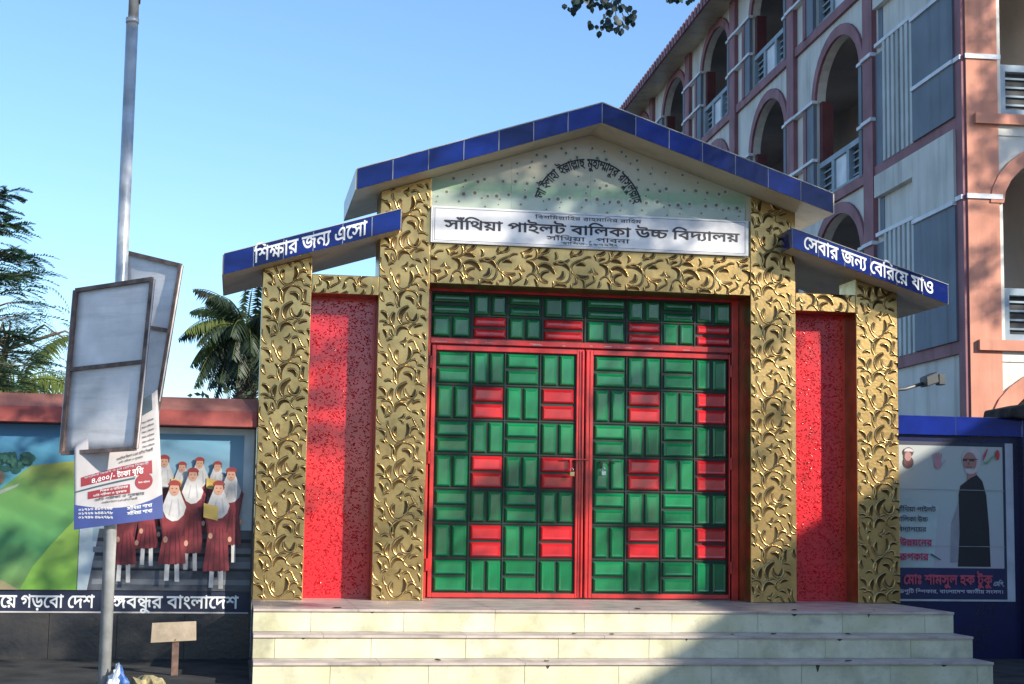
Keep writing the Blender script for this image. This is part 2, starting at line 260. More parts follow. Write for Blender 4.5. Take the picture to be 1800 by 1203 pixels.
GLYPH_CONTOURS = [[[[42,861,1],[38,811,0],[-1,731,0],[-74,685,0],[-131,685,1],[-189,685,0],[-265,731,0],[-305,810,0],[-310,860,1],[-241,869,1],[-236,814,0],
[-188,751,0],[-135,751,1],[-85,751,0],[-33,812,0],[-28,870,1]],[[-90,830,1],[-90,810,0],[-115,788,0],[-134,788,1],[-156,788,0],[-178,813,0],
[-178,833,1],[-178,849,0],[-157,873,0],[-135,873,1],[-112,873,0],[-90,851,0]]],[[[123,314,1],[186,276,0],[299,171,0],[392,51,0],[424,-8,1],
[359,-41,1],[318,22,0],[237,123,0],[140,209,0],[73,250,1]],[[78,486,1],[78,527,0],[115,588,0],[179,622,0],[219,622,1],[259,622,0],[323,588,0],
[360,527,0],[360,486,1],[360,445,0],[323,383,0],[259,349,0],[219,349,1],[179,349,0],[115,383,0],[78,444,0]],[[147,486,1],[147,452,0],[188,414,0],
[219,414,1],[251,414,0],[291,453,0],[291,486,1],[291,520,0],[251,557,0],[219,557,1],[188,557,0],[147,518,0]]],[[[78,486,1],[78,527,0],[115,588,0],
[179,622,0],[219,622,1],[259,622,0],[323,588,0],[360,527,0],[360,486,1],[360,445,0],[323,383,0],[259,349,0],[219,349,1],[179,349,0],[115,383,0],
[78,444,0]],[[147,486,1],[147,452,0],[188,414,0],[219,414,1],[251,414,0],[291,453,0],[291,486,1],[291,518,0],[251,557,0],[219,557,1],[188,557,0],
[147,518,0]],[[78,137,1],[78,178,0],[115,239,0],[179,273,0],[219,273,1],[259,273,0],[323,240,0],[360,179,0],[360,137,1],[360,96,0],[323,34,0],
[259,0,0],[219,0,1],[179,0,0],[115,34,0],[78,96,0]],[[147,137,1],[147,104,0],[188,65,0],[219,65,1],[251,65,0],[291,104,0],[291,137,1],[291,170,0],
[251,208,0],[219,208,1],[188,208,0],[147,169,0]]],[[[903,622,1],[903,551,1],[798,551,1],[798,0,1],[721,0,1],[692,59,0],[606,148,0],[557,180,1],
[582,246,1],[620,224,0],[702,148,0],[724,109,1],[723,124,0],[722,150,0],[721,178,0],[721,194,1],[721,551,1],[-10,551,1],[-10,622,1]],[[376,91,1],
[308,91,0],[184,155,0],[75,308,0],[29,442,1],[102,466,1],[138,362,0],[217,229,0],[315,167,0],[378,167,1],[433,167,0],[500,202,0],[530,263,0],
[530,300,1],[530,358,0],[467,430,0],[420,430,1],[387,430,0],[353,401,0],[353,372,1],[353,365,0],[357,341,0],[361,331,1],[285,316,1],[278,337,0],
[271,372,0],[271,388,1],[271,425,0],[312,475,0],[377,500,0],[413,500,1],[472,500,0],[558,447,0],[606,355,0],[606,294,1],[606,240,0],[556,147,0],
[454,91,0]],[[344,465,1],[339,497,0],[290,546,0],[243,556,1],[267,601,1],[312,589,1],[369,567,0],[419,511,0],[423,468,1]]],[[[358,622,1],[357,663,0],
[320,699,0],[278,699,1],[206,699,1],[140,699,0],[69,717,0],[44,736,1],[17,756,0],[-10,819,0],[-10,859,1],[-10,872,0],[-7,898,0],[-5,912,1],[69,907,1],
[67,895,0],[65,877,0],[65,869,1],[65,847,0],[74,813,0],[84,802,1],[98,786,0],[151,771,0],[200,771,1],[257,771,1],[310,771,0],[372,755,0],[394,734,1],
[411,718,0],[429,663,0],[430,622,1]],[[242,500,1],[321,500,0],[418,447,0],[464,366,0],[464,325,1],[464,243,0],[349,147,0],[236,141,1],[246,152,1],
[291,139,0],[391,91,0],[493,28,0],[540,-10,1],[494,-63,1],[432,-17,0],[329,50,0],[229,100,0],[117,138,0],[46,154,1],[61,223,1],[96,213,0],[161,204,0],
[207,204,1],[278,204,0],[355,238,0],[385,292,0],[385,320,1],[385,373,0],[307,430,0],[247,430,1],[211,430,0],[167,416,0],[148,389,0],[148,370,1],
[148,362,0],[152,345,0],[154,338,1],[81,323,1],[76,338,0],[70,371,0],[70,384,1],[70,421,0],[114,473,0],[191,500,0]],[[175,465,1],[170,497,0],
[120,546,0],[73,556,1],[97,601,1],[143,589,1],[199,567,0],[250,511,0],[254,468,1]],[[540,622,1],[540,551,1],[-10,551,1],[-10,622,1]]],[[[508,622,1],
[507,663,0],[470,699,0],[428,699,1],[288,699,1],[223,699,0],[152,717,0],[127,736,1],[100,756,0],[73,819,0],[73,859,1],[73,872,0],[76,898,0],
[78,912,1],[152,907,1],[150,895,0],[148,877,0],[148,869,1],[148,847,0],[157,813,0],[167,802,1],[181,786,0],[233,771,0],[283,771,1],[407,771,1],
[460,771,0],[522,755,0],[544,734,1],[561,718,0],[579,663,0],[580,622,1]],[[722,622,1],[722,551,1],[356,551,1],[356,372,1],[356,343,0],[374,316,0],
[393,316,1],[412,316,0],[453,340,0],[501,392,0],[529,433,1],[589,442,1],[621,395,0],[656,295,0],[656,245,1],[656,182,0],[601,82,0],[494,24,0],
[417,24,1],[351,24,0],[237,70,0],[141,173,0],[61,342,0],[29,465,1],[105,485,1],[141,346,0],[228,177,0],[340,100,0],[413,100,1],[493,100,0],
[580,180,0],[580,243,1],[580,288,0],[555,352,0],[535,373,1],[581,392,1],[551,341,0],[488,275,0],[425,242,0],[394,242,1],[371,242,0],[331,255,0],
[317,268,1],[301,282,0],[279,333,0],[279,393,1],[279,551,1],[-10,551,1],[-10,622,1]]],[[[511,628,1],[552,628,0],[607,611,0],[626,594,1],[645,578,0],
[667,531,0],[667,490,1],[667,0,1],[592,0,1],[584,30,0],[554,68,0],[511,87,0],[481,87,1],[445,87,0],[383,79,0],[316,70,0],[272,70,1],[238,70,0],
[160,85,0],[90,127,0],[46,210,0],[46,278,1],[46,302,0],[54,355,0],[58,377,1],[135,366,1],[131,351,0],[124,309,0],[124,280,1],[124,236,0],[150,182,0],
[194,154,0],[248,144,0],[276,144,1],[326,144,0],[409,161,0],[461,161,1],[504,161,0],[568,136,0],[590,106,1],[590,463,1],[590,500,0],[580,532,0],
[569,542,1],[551,557,0],[514,557,1],[478,557,0],[413,525,0],[362,475,0],[333,418,0],[333,393,1],[333,383,0],[341,361,0],[367,345,0],[392,345,1],
[403,345,0],[423,347,0],[434,348,1],[441,278,1],[431,274,0],[398,270,0],[376,270,1],[327,270,0],[254,330,0],[254,392,1],[254,432,0],[295,515,0],
[367,585,0],[460,628,0]]],[[[509,629,1],[586,629,0],[671,551,0],[671,483,1],[671,435,0],[622,359,0],[536,303,0],[480,282,1],[449,354,1],[516,376,0],
[591,435,0],[591,482,1],[591,519,0],[549,558,0],[509,558,1],[473,558,0],[409,534,0],[359,497,0],[331,456,0],[331,439,1],[331,423,0],[351,400,0],
[386,395,1],[365,321,1],[308,332,0],[251,388,0],[251,431,1],[251,465,0],[292,534,0],[364,593,0],[457,629,0]],[[681,225,1],[681,142,0],[558,42,0],
[453,42,1],[383,42,0],[257,92,0],[150,202,0],[61,380,0],[28,507,1],[103,529,1],[143,386,0],[242,204,0],[371,118,0],[455,118,1],[518,118,0],
[600,171,0],[600,228,1],[600,267,0],[549,321,0],[509,338,1],[589,373,1],[633,349,0],[681,273,0]]],[[[817,622,1],[817,551,1],[492,551,1],[492,489,1],
[492,473,1],[492,0,1],[415,0,1],[386,59,0],[282,163,0],[149,234,0],[76,243,1],[37,339,1],[134,395,0],[328,483,0],[437,517,1],[415,475,1],[415,551,1],
[-10,551,1],[-10,622,1]],[[415,467,1],[436,438,1],[385,424,0],[276,378,0],[173,328,0],[130,304,1],[186,293,0],[305,231,0],[404,142,0],[428,90,1],
[420,88,1],[418,111,0],[415,157,0],[415,189,1]],[[761,288,1],[761,255,0],[735,196,0],[675,158,0],[625,158,1],[609,158,0],[580,160,0],[566,163,1],
[572,235,1],[578,234,0],[595,233,0],[606,233,1],[654,233,0],[683,270,0],[683,296,1],[683,349,0],[580,424,0],[479,438,1],[482,513,1],[559,505,0],
[685,444,0],[761,349,0]]],[[[706,622,1],[706,551,1],[601,551,1],[601,0,1],[524,0,1],[496,41,0],[424,117,0],[336,181,0],[230,227,0],[166,238,1],
[142,331,1],[190,296,1],[283,280,0],[412,215,0],[499,135,0],[526,97,1],[525,120,0],[524,166,0],[524,193,1],[524,688,1],[577,688,1],[600,622,1]],
[[450,470,1],[450,412,0],[387,331,0],[278,284,0],[209,276,1],[162,285,1],[142,331,1],[223,337,0],[326,372,0],[375,429,0],[375,466,1],[375,497,0],
[347,547,0],[316,571,1],[371,625,1],[405,594,0],[450,515,0]],[[182,430,1],[121,430,0],[49,493,0],[49,548,1],[49,571,0],[62,613,0],[71,628,1],
[147,607,1],[140,597,0],[130,568,0],[130,552,1],[130,526,0],[159,501,0],[182,501,1],[202,501,0],[246,517,0],[293,565,0],[316,612,1],[371,625,1],
[373,575,1],[353,531,0],[297,466,0],[226,430,0]]],[[[484,0,1],[484,425,1],[505,362,1],[470,412,0],[409,485,0],[353,533,0],[295,556,0],[263,556,1],
[210,556,0],[145,501,0],[120,465,1],[106,457,1],[120,470,0],[178,487,0],[216,487,1],[262,487,0],[319,451,0],[346,396,0],[346,369,1],[346,310,0],
[266,217,0],[182,172,1],[131,245,1],[186,268,0],[266,325,0],[266,365,1],[266,387,0],[232,417,0],[200,417,1],[174,417,0],[129,405,0],[103,392,1],
[22,458,1],[53,510,0],[123,587,0],[206,629,0],[255,629,1],[305,629,0],[388,594,0],[467,524,0],[507,472,1],[489,483,1],[487,497,0],[484,555,0],
[484,585,1],[484,688,1],[537,688,1],[560,622,1],[666,622,1],[666,551,1],[561,551,1],[561,0,1]]],[[[401,63,1],[342,63,0],[234,105,0],[139,198,0],
[60,353,0],[29,465,1],[105,485,1],[139,362,0],[223,209,0],[333,139,0],[404,139,1],[478,139,0],[554,203,0],[554,268,1],[554,299,0],[538,343,0],
[530,358,1],[590,358,1],[562,329,0],[501,283,0],[432,257,0],[391,257,1],[352,257,0],[292,287,0],[258,344,0],[258,384,1],[258,428,0],[320,519,0],
[394,553,1],[374,552,0],[323,551,0],[298,551,1],[-10,551,1],[-10,622,1],[927,622,1],[927,551,1],[614,551,1],[590,551,0],[552,553,0],[535,554,1],
[451,516,0],[365,454,0],[335,403,0],[335,380,1],[335,352,0],[367,328,0],[387,328,1],[425,328,0],[485,363,0],[523,396,1],[609,365,1],[618,345,0],
[630,286,0],[630,254,1],[630,204,0],[585,117,0],[484,63,0]],[[801,205,1],[801,156,0],[817,66,0],[836,10,1],[761,-7,1],[743,51,0],[723,162,0],
[723,222,1],[723,275,0],[742,359,0],[755,388,1],[679,389,0],[572,426,0],[500,495,0],[475,543,1],[551,559,1],[567,530,0],[616,485,0],[694,459,0],
[751,459,1],[765,459,0],[791,461,0],[806,462,1],[845,392,1],[821,347,0],[801,261,0]]],[[[577,622,1],[577,551,1],[172,551,1],[172,205,1],[172,161,0],
[182,125,0],[189,117,1],[207,96,0],[244,96,1],[283,96,0],[353,134,0],[379,162,1],[408,193,0],[439,263,0],[439,299,1],[439,331,0],[407,364,0],
[370,364,1],[358,364,0],[330,360,0],[317,357,1],[306,428,1],[325,433,0],[366,439,0],[389,439,1],[426,439,0],[484,411,0],[517,351,0],[517,303,1],
[517,244,0],[459,133,0],[415,95,1],[378,63,0],[291,24,0],[239,24,1],[202,24,0],[149,46,0],[132,63,1],[116,82,0],[95,136,0],[95,191,1],[95,551,1],
[-10,551,1],[-10,622,1]],[[395,622,1],[394,663,0],[357,699,0],[315,699,1],[221,699,1],[156,699,0],[85,717,0],[60,736,1],[33,756,0],[6,819,0],
[6,859,1],[6,872,0],[9,897,0],[11,912,1],[85,907,1],[83,896,0],[81,879,0],[81,869,1],[81,847,0],[90,813,0],[100,802,1],[114,786,0],[167,771,0],
[216,771,1],[294,771,1],[347,771,0],[409,755,0],[431,734,1],[448,718,0],[466,663,0],[467,622,1]]],[[[722,622,1],[722,551,1],[356,551,1],[356,372,1],
[356,343,0],[374,316,0],[393,316,1],[412,316,0],[453,340,0],[501,392,0],[529,433,1],[589,442,1],[621,395,0],[656,295,0],[656,245,1],[656,182,0],
[601,82,0],[494,24,0],[417,24,1],[351,24,0],[237,70,0],[141,173,0],[61,342,0],[29,465,1],[105,485,1],[141,346,0],[228,177,0],[340,100,0],[413,100,1],
[493,100,0],[580,180,0],[580,243,1],[580,288,0],[555,352,0],[535,373,1],[581,392,1],[551,341,0],[488,275,0],[425,242,0],[394,242,1],[371,242,0],
[331,255,0],[317,268,1],[301,282,0],[279,333,0],[279,393,1],[279,551,1],[-10,551,1],[-10,622,1]]],[[[630,622,1],[630,551,1],[525,551,1],[525,0,1],
[448,0,1],[448,425,1],[468,363,1],[422,430,0],[340,515,0],[262,556,0],[222,556,1],[191,556,0],[146,532,0],[122,491,0],[122,463,1],[122,431,0],
[153,387,0],[220,361,0],[275,355,1],[269,272,1],[203,278,0],[100,323,0],[40,404,0],[40,462,1],[40,516,0],[88,591,0],[166,629,0],[211,629,1],
[263,629,0],[348,593,0],[428,524,0],[470,473,1],[454,477,1],[451,494,0],[448,551,0],[448,576,1],[448,688,1],[501,688,1],[524,622,1]]],[[[407,50,1],
[325,50,0],[183,131,0],[70,313,0],[29,466,1],[105,486,1],[140,362,0],[223,202,0],[332,126,0],[405,126,1],[452,126,0],[516,149,0],[555,191,0],
[573,246,0],[573,278,1],[573,320,0],[541,389,0],[483,429,0],[444,429,1],[404,429,0],[369,395,0],[369,367,1],[369,357,0],[373,335,0],[378,321,1],
[301,306,1],[295,325,0],[288,361,0],[288,380,1],[288,419,0],[327,472,0],[396,500,0],[440,500,1],[502,500,0],[596,443,0],[650,341,0],[650,274,1],
[650,211,0],[597,110,0],[489,50,0]],[[717,622,1],[717,551,1],[-10,551,1],[-10,622,1]]],[[[655,622,1],[655,551,1],[550,551,1],[550,0,1],[473,0,1],
[435,55,0],[331,152,0],[198,223,0],[115,238,1],[92,331,1],[144,296,1],[228,280,0],[355,217,0],[447,138,0],[475,97,1],[474,120,0],[473,166,0],
[473,193,1],[473,688,1],[526,688,1],[549,622,1]],[[211,625,1],[274,625,0],[358,582,0],[400,509,0],[400,464,1],[400,386,0],[271,288,0],[158,275,1],
[110,285,1],[92,331,1],[176,337,0],[276,374,0],[319,431,0],[319,466,1],[319,509,0],[263,555,0],[209,555,1],[159,555,0],[116,516,0],[116,494,1],
[116,480,0],[131,456,0],[150,446,1],[106,384,1],[87,397,0],[56,428,0],[38,470,0],[38,497,1],[38,532,0],[78,590,0],[156,625,0]]],[[[613,622,1],
[613,551,1],[159,551,1],[159,253,1],[145,273,1],[185,318,0],[287,396,0],[407,461,0],[475,486,1],[540,422,1],[521,387,0],[498,321,0],[487,249,0],
[487,205,1],[487,156,0],[503,66,0],[522,10,1],[447,-7,1],[429,51,0],[409,162,0],[409,222,1],[409,263,0],[421,335,0],[442,392,0],[453,410,1],
[465,405,1],[408,382,0],[300,316,0],[196,230,0],[141,175,1],[82,215,1],[82,551,1],[-10,551,1],[-10,622,1]]],[[[606,622,1],[606,551,1],[501,551,1],
[501,0,1],[424,0,1],[394,60,0],[289,161,0],[153,231,0],[76,243,1],[37,339,1],[133,397,0],[338,491,0],[447,524,1],[424,482,1],[424,622,1]],
[[424,474,1],[445,446,1],[369,421,0],[201,348,0],[130,304,1],[184,292,0],[306,234,0],[410,146,0],[438,88,1],[429,88,1],[427,111,0],[424,157,0],
[424,189,1]],[[240,629,1],[252,629,0],[280,626,0],[293,624,1],[287,552,1],[281,553,0],[264,554,0],[251,554,1],[221,554,0],[188,529,0],[188,509,1],
[188,483,0],[234,446,0],[293,423,1],[233,378,1],[195,397,0],[139,440,0],[109,492,0],[109,524,1],[109,551,0],[137,599,0],[195,629,0]]],[[[614,622,1],
[614,551,1],[509,551,1],[509,0,1],[432,0,1],[432,243,1],[448,187,1],[415,233,0],[337,307,0],[255,351,0],[216,351,1],[179,351,0],[128,312,0],
[128,274,1],[128,244,0],[170,201,0],[214,184,1],[176,113,1],[115,138,0],[46,223,0],[46,277,1],[46,326,0],[93,391,0],[166,423,0],[204,423,1],
[256,423,0],[342,387,0],[417,325,0],[451,284,1],[437,280,1],[434,303,0],[432,348,0],[432,371,1],[432,551,1],[-10,551,1],[-10,622,1]]],[[[726,622,1],
[726,551,1],[621,551,1],[621,0,1],[544,0,1],[544,396,1],[566,332,1],[525,392,0],[457,477,0],[396,531,0],[334,556,0],[298,556,1],[258,556,0],
[193,526,0],[139,476,0],[116,447,1],[108,445,1],[124,455,0],[155,465,0],[174,465,1],[232,465,0],[286,402,0],[286,356,1],[286,345,0],[284,325,0],
[282,320,1],[265,326,1],[277,339,0],[299,363,0],[324,387,0],[337,400,1],[461,516,1],[510,463,1],[226,195,1],[167,250,1],[249,328,1],[213,285,1],
[183,262,1],[198,279,0],[219,318,0],[219,343,1],[219,368,0],[189,398,0],[160,398,1],[144,398,0],[114,390,0],[98,380,1],[22,452,1],[62,505,0],
[146,584,0],[238,629,0],[291,629,1],[347,629,0],[437,587,0],[521,504,0],[567,441,1],[549,446,1],[546,470,0],[544,526,0],[544,558,1],[544,688,1],
[597,688,1],[620,622,1]]],[[[606,622,1],[606,551,1],[501,551,1],[501,0,1],[424,0,1],[394,60,0],[289,161,0],[153,231,0],[76,243,1],[37,339,1],
[133,397,0],[338,491,0],[447,524,1],[424,482,1],[424,551,1],[-10,551,1],[-10,622,1]],[[424,474,1],[445,446,1],[369,421,0],[201,348,0],[130,304,1],
[184,292,0],[306,234,0],[410,146,0],[438,88,1],[429,88,1],[427,111,0],[424,157,0],[424,189,1]]],[[[422,43,1],[357,43,0],[243,85,0],[144,183,0],
[62,345,0],[29,465,1],[105,485,1],[141,353,0],[232,192,0],[347,119,0],[420,119,1],[473,119,0],[548,157,0],[588,224,0],[588,267,1],[588,297,0],
[576,345,0],[555,384,0],[542,398,1],[590,476,1],[628,421,0],[664,317,0],[664,266,1],[664,203,0],[608,102,0],[501,43,0]],[[384,284,1],[321,284,0],
[249,347,0],[249,402,1],[249,425,0],[263,470,0],[271,486,1],[351,462,1],[344,452,0],[332,422,0],[332,406,1],[332,379,0],[362,355,0],[386,355,1],
[407,355,0],[449,371,0],[498,418,0],[527,466,1],[590,476,1],[582,422,1],[555,377,0],[496,316,0],[427,284,0]],[[731,622,1],[731,551,1],[-10,551,1],
[-10,622,1]]],[[[632,622,1],[632,551,1],[527,551,1],[527,0,1],[450,0,1],[450,135,1],[468,82,1],[433,135,0],[362,225,0],[283,281,0],[236,281,1],
[199,281,0],[148,243,0],[148,205,1],[148,172,0],[196,127,0],[243,111,1],[218,34,1],[164,53,0],[97,107,0],[66,172,0],[66,208,1],[66,256,0],[113,320,0],
[186,353,0],[223,353,1],[283,353,0],[374,309,0],[443,235,0],[471,189,1],[454,186,1],[452,209,0],[450,256,0],[450,281,1],[450,551,1],[-10,551,1],
[-10,622,1]],[[299,323,1],[299,317,0],[298,305,0],[297,299,1],[221,322,1],[219,380,0],[183,450,0],[105,487,0],[38,494,1],[51,566,1],[97,553,1],
[145,549,0],[220,518,0],[272,462,0],[299,379,0]]],[[[636,622,1],[636,551,1],[531,551,1],[531,0,1],[454,0,1],[412,56,0],[310,141,0],[176,199,0],
[84,212,1],[48,303,1],[79,324,0],[147,362,0],[218,398,0],[252,414,1],[214,443,0],[115,488,0],[48,502,1],[79,570,1],[81,551,1],[-10,551,1],
[-10,622,1]],[[454,551,1],[135,551,1],[114,560,1],[156,550,0],[241,506,0],[314,455,0],[336,432,1],[341,376,1],[305,360,0],[226,322,0],[153,284,0],
[125,265,1],[113,280,1],[199,268,0],[328,212,0],[428,132,0],[470,83,1],[457,79,1],[456,100,0],[454,149,0],[454,171,1]]],[[[606,622,1],[606,551,1],
[501,551,1],[501,0,1],[424,0,1],[394,60,0],[289,161,0],[153,231,0],[76,243,1],[37,339,1],[133,397,0],[338,491,0],[447,524,1],[424,482,1],[424,551,1],
[-10,551,1],[-10,622,1]],[[424,474,1],[445,446,1],[369,421,0],[201,348,0],[130,304,1],[184,292,0],[306,234,0],[410,146,0],[438,88,1],[429,88,1],
[427,111,0],[424,157,0],[424,189,1]],[[185,-6,1],[160,-6,0],[125,26,0],[125,52,1],[125,78,0],[160,112,0],[185,112,1],[210,112,0],[245,78,0],
[245,52,1],[245,26,0],[210,-6,0]]],[[[741,622,1],[741,551,1],[636,551,1],[636,0,1],[559,0,1],[559,335,1],[565,309,1],[543,341,0],[494,379,0],
[465,379,1],[450,379,0],[419,368,0],[398,338,0],[398,307,1],[398,296,0],[399,279,0],[400,271,1],[335,266,1],[331,307,0],[295,364,0],[243,394,0],
[213,394,1],[186,394,0],[148,373,0],[128,338,0],[128,316,1],[128,276,0],[187,220,0],[241,201,1],[214,127,1],[166,142,0],[90,194,0],[46,270,0],
[46,320,1],[46,365,0],[90,430,0],[164,466,0],[208,466,1],[261,466,0],[337,427,0],[369,384,1],[354,383,1],[364,416,0],[421,451,0],[452,451,1],
[488,451,0],[540,423,0],[571,397,1],[562,382,1],[561,403,0],[559,445,0],[559,467,1],[559,551,1],[-10,551,1],[-10,622,1]]],[[[687,622,1],[687,551,1],
[582,551,1],[582,0,1],[505,0,1],[505,512,1],[510,532,1],[507,549,0],[505,585,0],[505,607,1],[505,688,1],[558,688,1],[582,622,1]],[[361,629,1],
[400,629,0],[466,599,0],[518,545,0],[534,509,1],[530,404,1],[499,476,0],[415,556,0],[363,556,1],[324,556,0],[276,513,0],[276,471,1],[276,431,0],
[341,380,0],[413,377,1],[406,300,1],[340,304,0],[255,350,0],[215,425,0],[215,474,1],[215,527,0],[257,596,0],[324,629,0]],[[77,629,1],[119,629,0],
[194,595,0],[242,521,0],[242,461,1],[242,420,0],[202,346,0],[119,300,0],[54,300,1],[48,377,1],[99,378,0],[157,405,0],[181,447,0],[181,468,1],
[181,509,0],[129,556,0],[76,556,1],[58,556,0],[23,551,0],[-1,545,1],[-9,620,1],[16,625,0],[55,629,0]]],[[[692,622,1],[692,551,1],[587,551,1],
[587,0,1],[510,0,1],[510,353,1],[533,290,1],[502,331,0],[457,375,0],[436,375,1],[422,375,0],[398,359,0],[368,314,0],[343,268,1],[316,219,0],
[272,156,0],[223,127,0],[188,127,1],[161,127,0],[112,149,0],[63,200,0],[35,244,1],[96,281,1],[123,233,0],[159,203,0],[180,203,1],[197,203,0],
[228,224,0],[265,276,0],[289,321,1],[312,354,1],[338,408,0],[386,449,0],[415,449,1],[448,449,0],[501,412,0],[536,374,1],[516,373,1],[512,396,0],
[510,437,0],[510,458,1],[510,551,1],[-10,551,1],[-10,622,1]],[[271,271,1],[261,339,0],[240,419,0],[214,441,1],[189,464,0],[103,487,0],[38,495,1],
[53,571,1],[107,551,1],[164,542,0],[240,514,0],[287,469,0],[311,403,0],[315,356,1]]],[[[242,500,1],[321,500,0],[418,447,0],[464,366,0],[464,325,1],
[464,243,0],[349,147,0],[236,141,1],[246,152,1],[291,139,0],[391,91,0],[493,28,0],[540,-10,1],[494,-63,1],[432,-17,0],[329,50,0],[229,100,0],
[117,138,0],[46,154,1],[61,223,1],[96,213,0],[161,204,0],[207,204,1],[278,204,0],[355,238,0],[385,292,0],[385,320,1],[385,373,0],[307,430,0],
[247,430,1],[211,430,0],[167,416,0],[148,389,0],[148,370,1],[148,362,0],[152,345,0],[154,338,1],[81,323,1],[76,338,0],[70,371,0],[70,384,1],
[70,421,0],[114,473,0],[191,500,0]],[[175,465,1],[170,497,0],[120,546,0],[73,556,1],[97,601,1],[143,589,1],[199,567,0],[250,511,0],[254,468,1]],
[[540,622,1],[540,551,1],[-10,551,1],[-10,622,1]]],[[[276,622,1],[276,551,1],[171,551,1],[171,0,1],[94,0,1],[94,469,1],[82,503,0],[35,551,0],
[-2,551,1],[-10,551,1],[-10,622,1],[5,622,1],[29,622,0],[81,591,0],[97,559,1],[96,564,0],[94,600,0],[94,613,1],[94,688,1],[148,688,1],[170,622,1]]],
[[[276,622,1],[276,551,1],[171,551,1],[171,0,1],[94,0,1],[94,551,1],[-10,551,1],[-10,622,1],[82,622,1],[66,641,0],[33,683,0],[20,704,1],[54,763,0],
[132,860,0],[238,917,0],[313,917,1],[366,917,0],[463,891,0],[557,842,0],[653,773,0],[705,731,1],[663,677,1],[594,733,0],[483,807,0],[382,844,0],
[325,844,1],[270,844,0],[189,806,0],[130,738,0],[106,693,1],[114,678,0],[142,642,0],[160,622,1]]],[[[276,551,1],[171,551,1],[171,0,1],[94,0,1],
[94,551,1],[-10,551,1],[-10,622,1],[94,622,1],[90,687,0],[31,775,0],[-64,826,0],[-185,848,0],[-252,848,1],[-311,848,0],[-396,835,0],[-442,811,0],
[-442,792,1],[-442,773,0],[-394,763,0],[-365,763,1],[-269,763,1],[-216,763,0],[-154,745,0],[-135,725,1],[-116,706,0],[-100,654,0],[-100,615,1],
[-167,615,1],[-168,639,0],[-178,670,0],[-189,678,1],[-199,686,0],[-228,692,0],[-254,692,1],[-353,692,1],[-394,692,0],[-456,703,0],[-476,713,1],
[-501,727,0],[-521,767,0],[-521,789,1],[-521,847,0],[-391,917,0],[-258,917,1],[-55,917,0],[164,774,0],[174,622,1],[276,622,1]]],[[[-286,-266,1],
[-313,-266,0],[-377,-243,0],[-422,-193,0],[-422,-151,1],[-422,-100,0],[-344,-39,0],[-274,-39,1],[-212,-39,0],[-97,-84,0],[22,-164,0],[89,-217,1],
[44,-271,1],[-23,-215,0],[-133,-141,0],[-231,-103,0],[-279,-103,1],[-315,-103,0],[-351,-131,0],[-351,-153,1],[-351,-181,0],[-312,-204,0],
[-286,-204,1],[-249,-204,0],[-204,-173,0],[-180,-127,0],[-172,-78,0],[-172,-59,1],[-172,8,1],[-95,8,1],[-95,-45,1],[-95,-73,0],[-108,-148,0],
[-147,-219,0],[-223,-266,0]]],[[[-355,-80,1],[-316,-61,0],[-234,-25,0],[-148,10,0],[-105,25,1],[-79,-41,1],[-114,-52,0],[-186,-76,0],[-251,-101,0],
[-277,-114,1],[-290,-102,1],[-213,-109,0],[-95,-143,0],[-3,-189,0],[35,-214,1],[-1,-271,1],[-53,-238,0],[-153,-193,0],[-260,-166,0],[-321,-160,1]]],
[[[356,622,1],[356,551,1],[336,551,1],[305,544,0],[233,497,0],[169,422,0],[128,322,0],[128,262,1],[128,190,0],[171,105,0],[235,69,0],[267,69,1],
[292,69,0],[326,79,0],[348,92,1],[383,31,1],[357,11,0],[295,-5,0],[264,-5,1],[201,-5,0],[104,61,0],[49,180,0],[49,260,1],[49,342,0],[111,475,0],
[216,567,0],[280,588,1],[216,555,1],[198,553,0],[156,551,0],[130,551,1],[-10,551,1],[-10,622,1]]],[[[722,622,1],[722,551,1],[356,551,1],[356,372,1],
[356,343,0],[374,316,0],[393,316,1],[412,316,0],[453,340,0],[501,392,0],[529,433,1],[589,442,1],[621,395,0],[656,295,0],[656,245,1],[656,182,0],
[601,82,0],[494,24,0],[417,24,1],[351,24,0],[237,70,0],[141,173,0],[61,342,0],[29,465,1],[105,485,1],[141,346,0],[228,177,0],[340,100,0],[413,100,1],
[493,100,0],[580,180,0],[580,243,1],[580,288,0],[555,352,0],[535,373,1],[581,392,1],[551,341,0],[488,275,0],[425,242,0],[394,242,1],[371,242,0],
[331,255,0],[317,268,1],[301,282,0],[279,333,0],[279,393,1],[279,551,1],[-10,551,1],[-10,622,1]],[[363,-149,1],[338,-149,0],[303,-117,0],[303,-91,1],
[303,-65,0],[338,-31,0],[363,-31,1],[388,-31,0],[423,-65,0],[423,-91,1],[423,-117,0],[388,-149,0]]],[[[636,622,1],[636,551,1],[531,551,1],[531,0,1],
[454,0,1],[412,56,0],[310,141,0],[176,199,0],[84,212,1],[48,303,1],[79,324,0],[147,362,0],[218,398,0],[252,414,1],[214,443,0],[115,488,0],[48,502,1],
[79,570,1],[81,551,1],[-10,551,1],[-10,622,1]],[[454,551,1],[135,551,1],[114,560,1],[156,550,0],[241,506,0],[314,455,0],[336,432,1],[341,376,1],
[305,360,0],[226,322,0],[153,284,0],[125,265,1],[113,280,1],[199,268,0],[328,212,0],[428,132,0],[470,83,1],[457,79,1],[456,100,0],[454,149,0],
[454,171,1]],[[180,-6,1],[155,-6,0],[120,26,0],[120,52,1],[120,78,0],[155,112,0],[180,112,1],[205,112,0],[240,78,0],[240,52,1],[240,26,0],
[205,-6,0]]],[[[290,91,1],[227,91,0],[128,139,0],[72,238,0],[72,313,1],[72,372,0],[120,477,0],[221,544,0],[300,544,1],[381,544,0],[477,482,0],
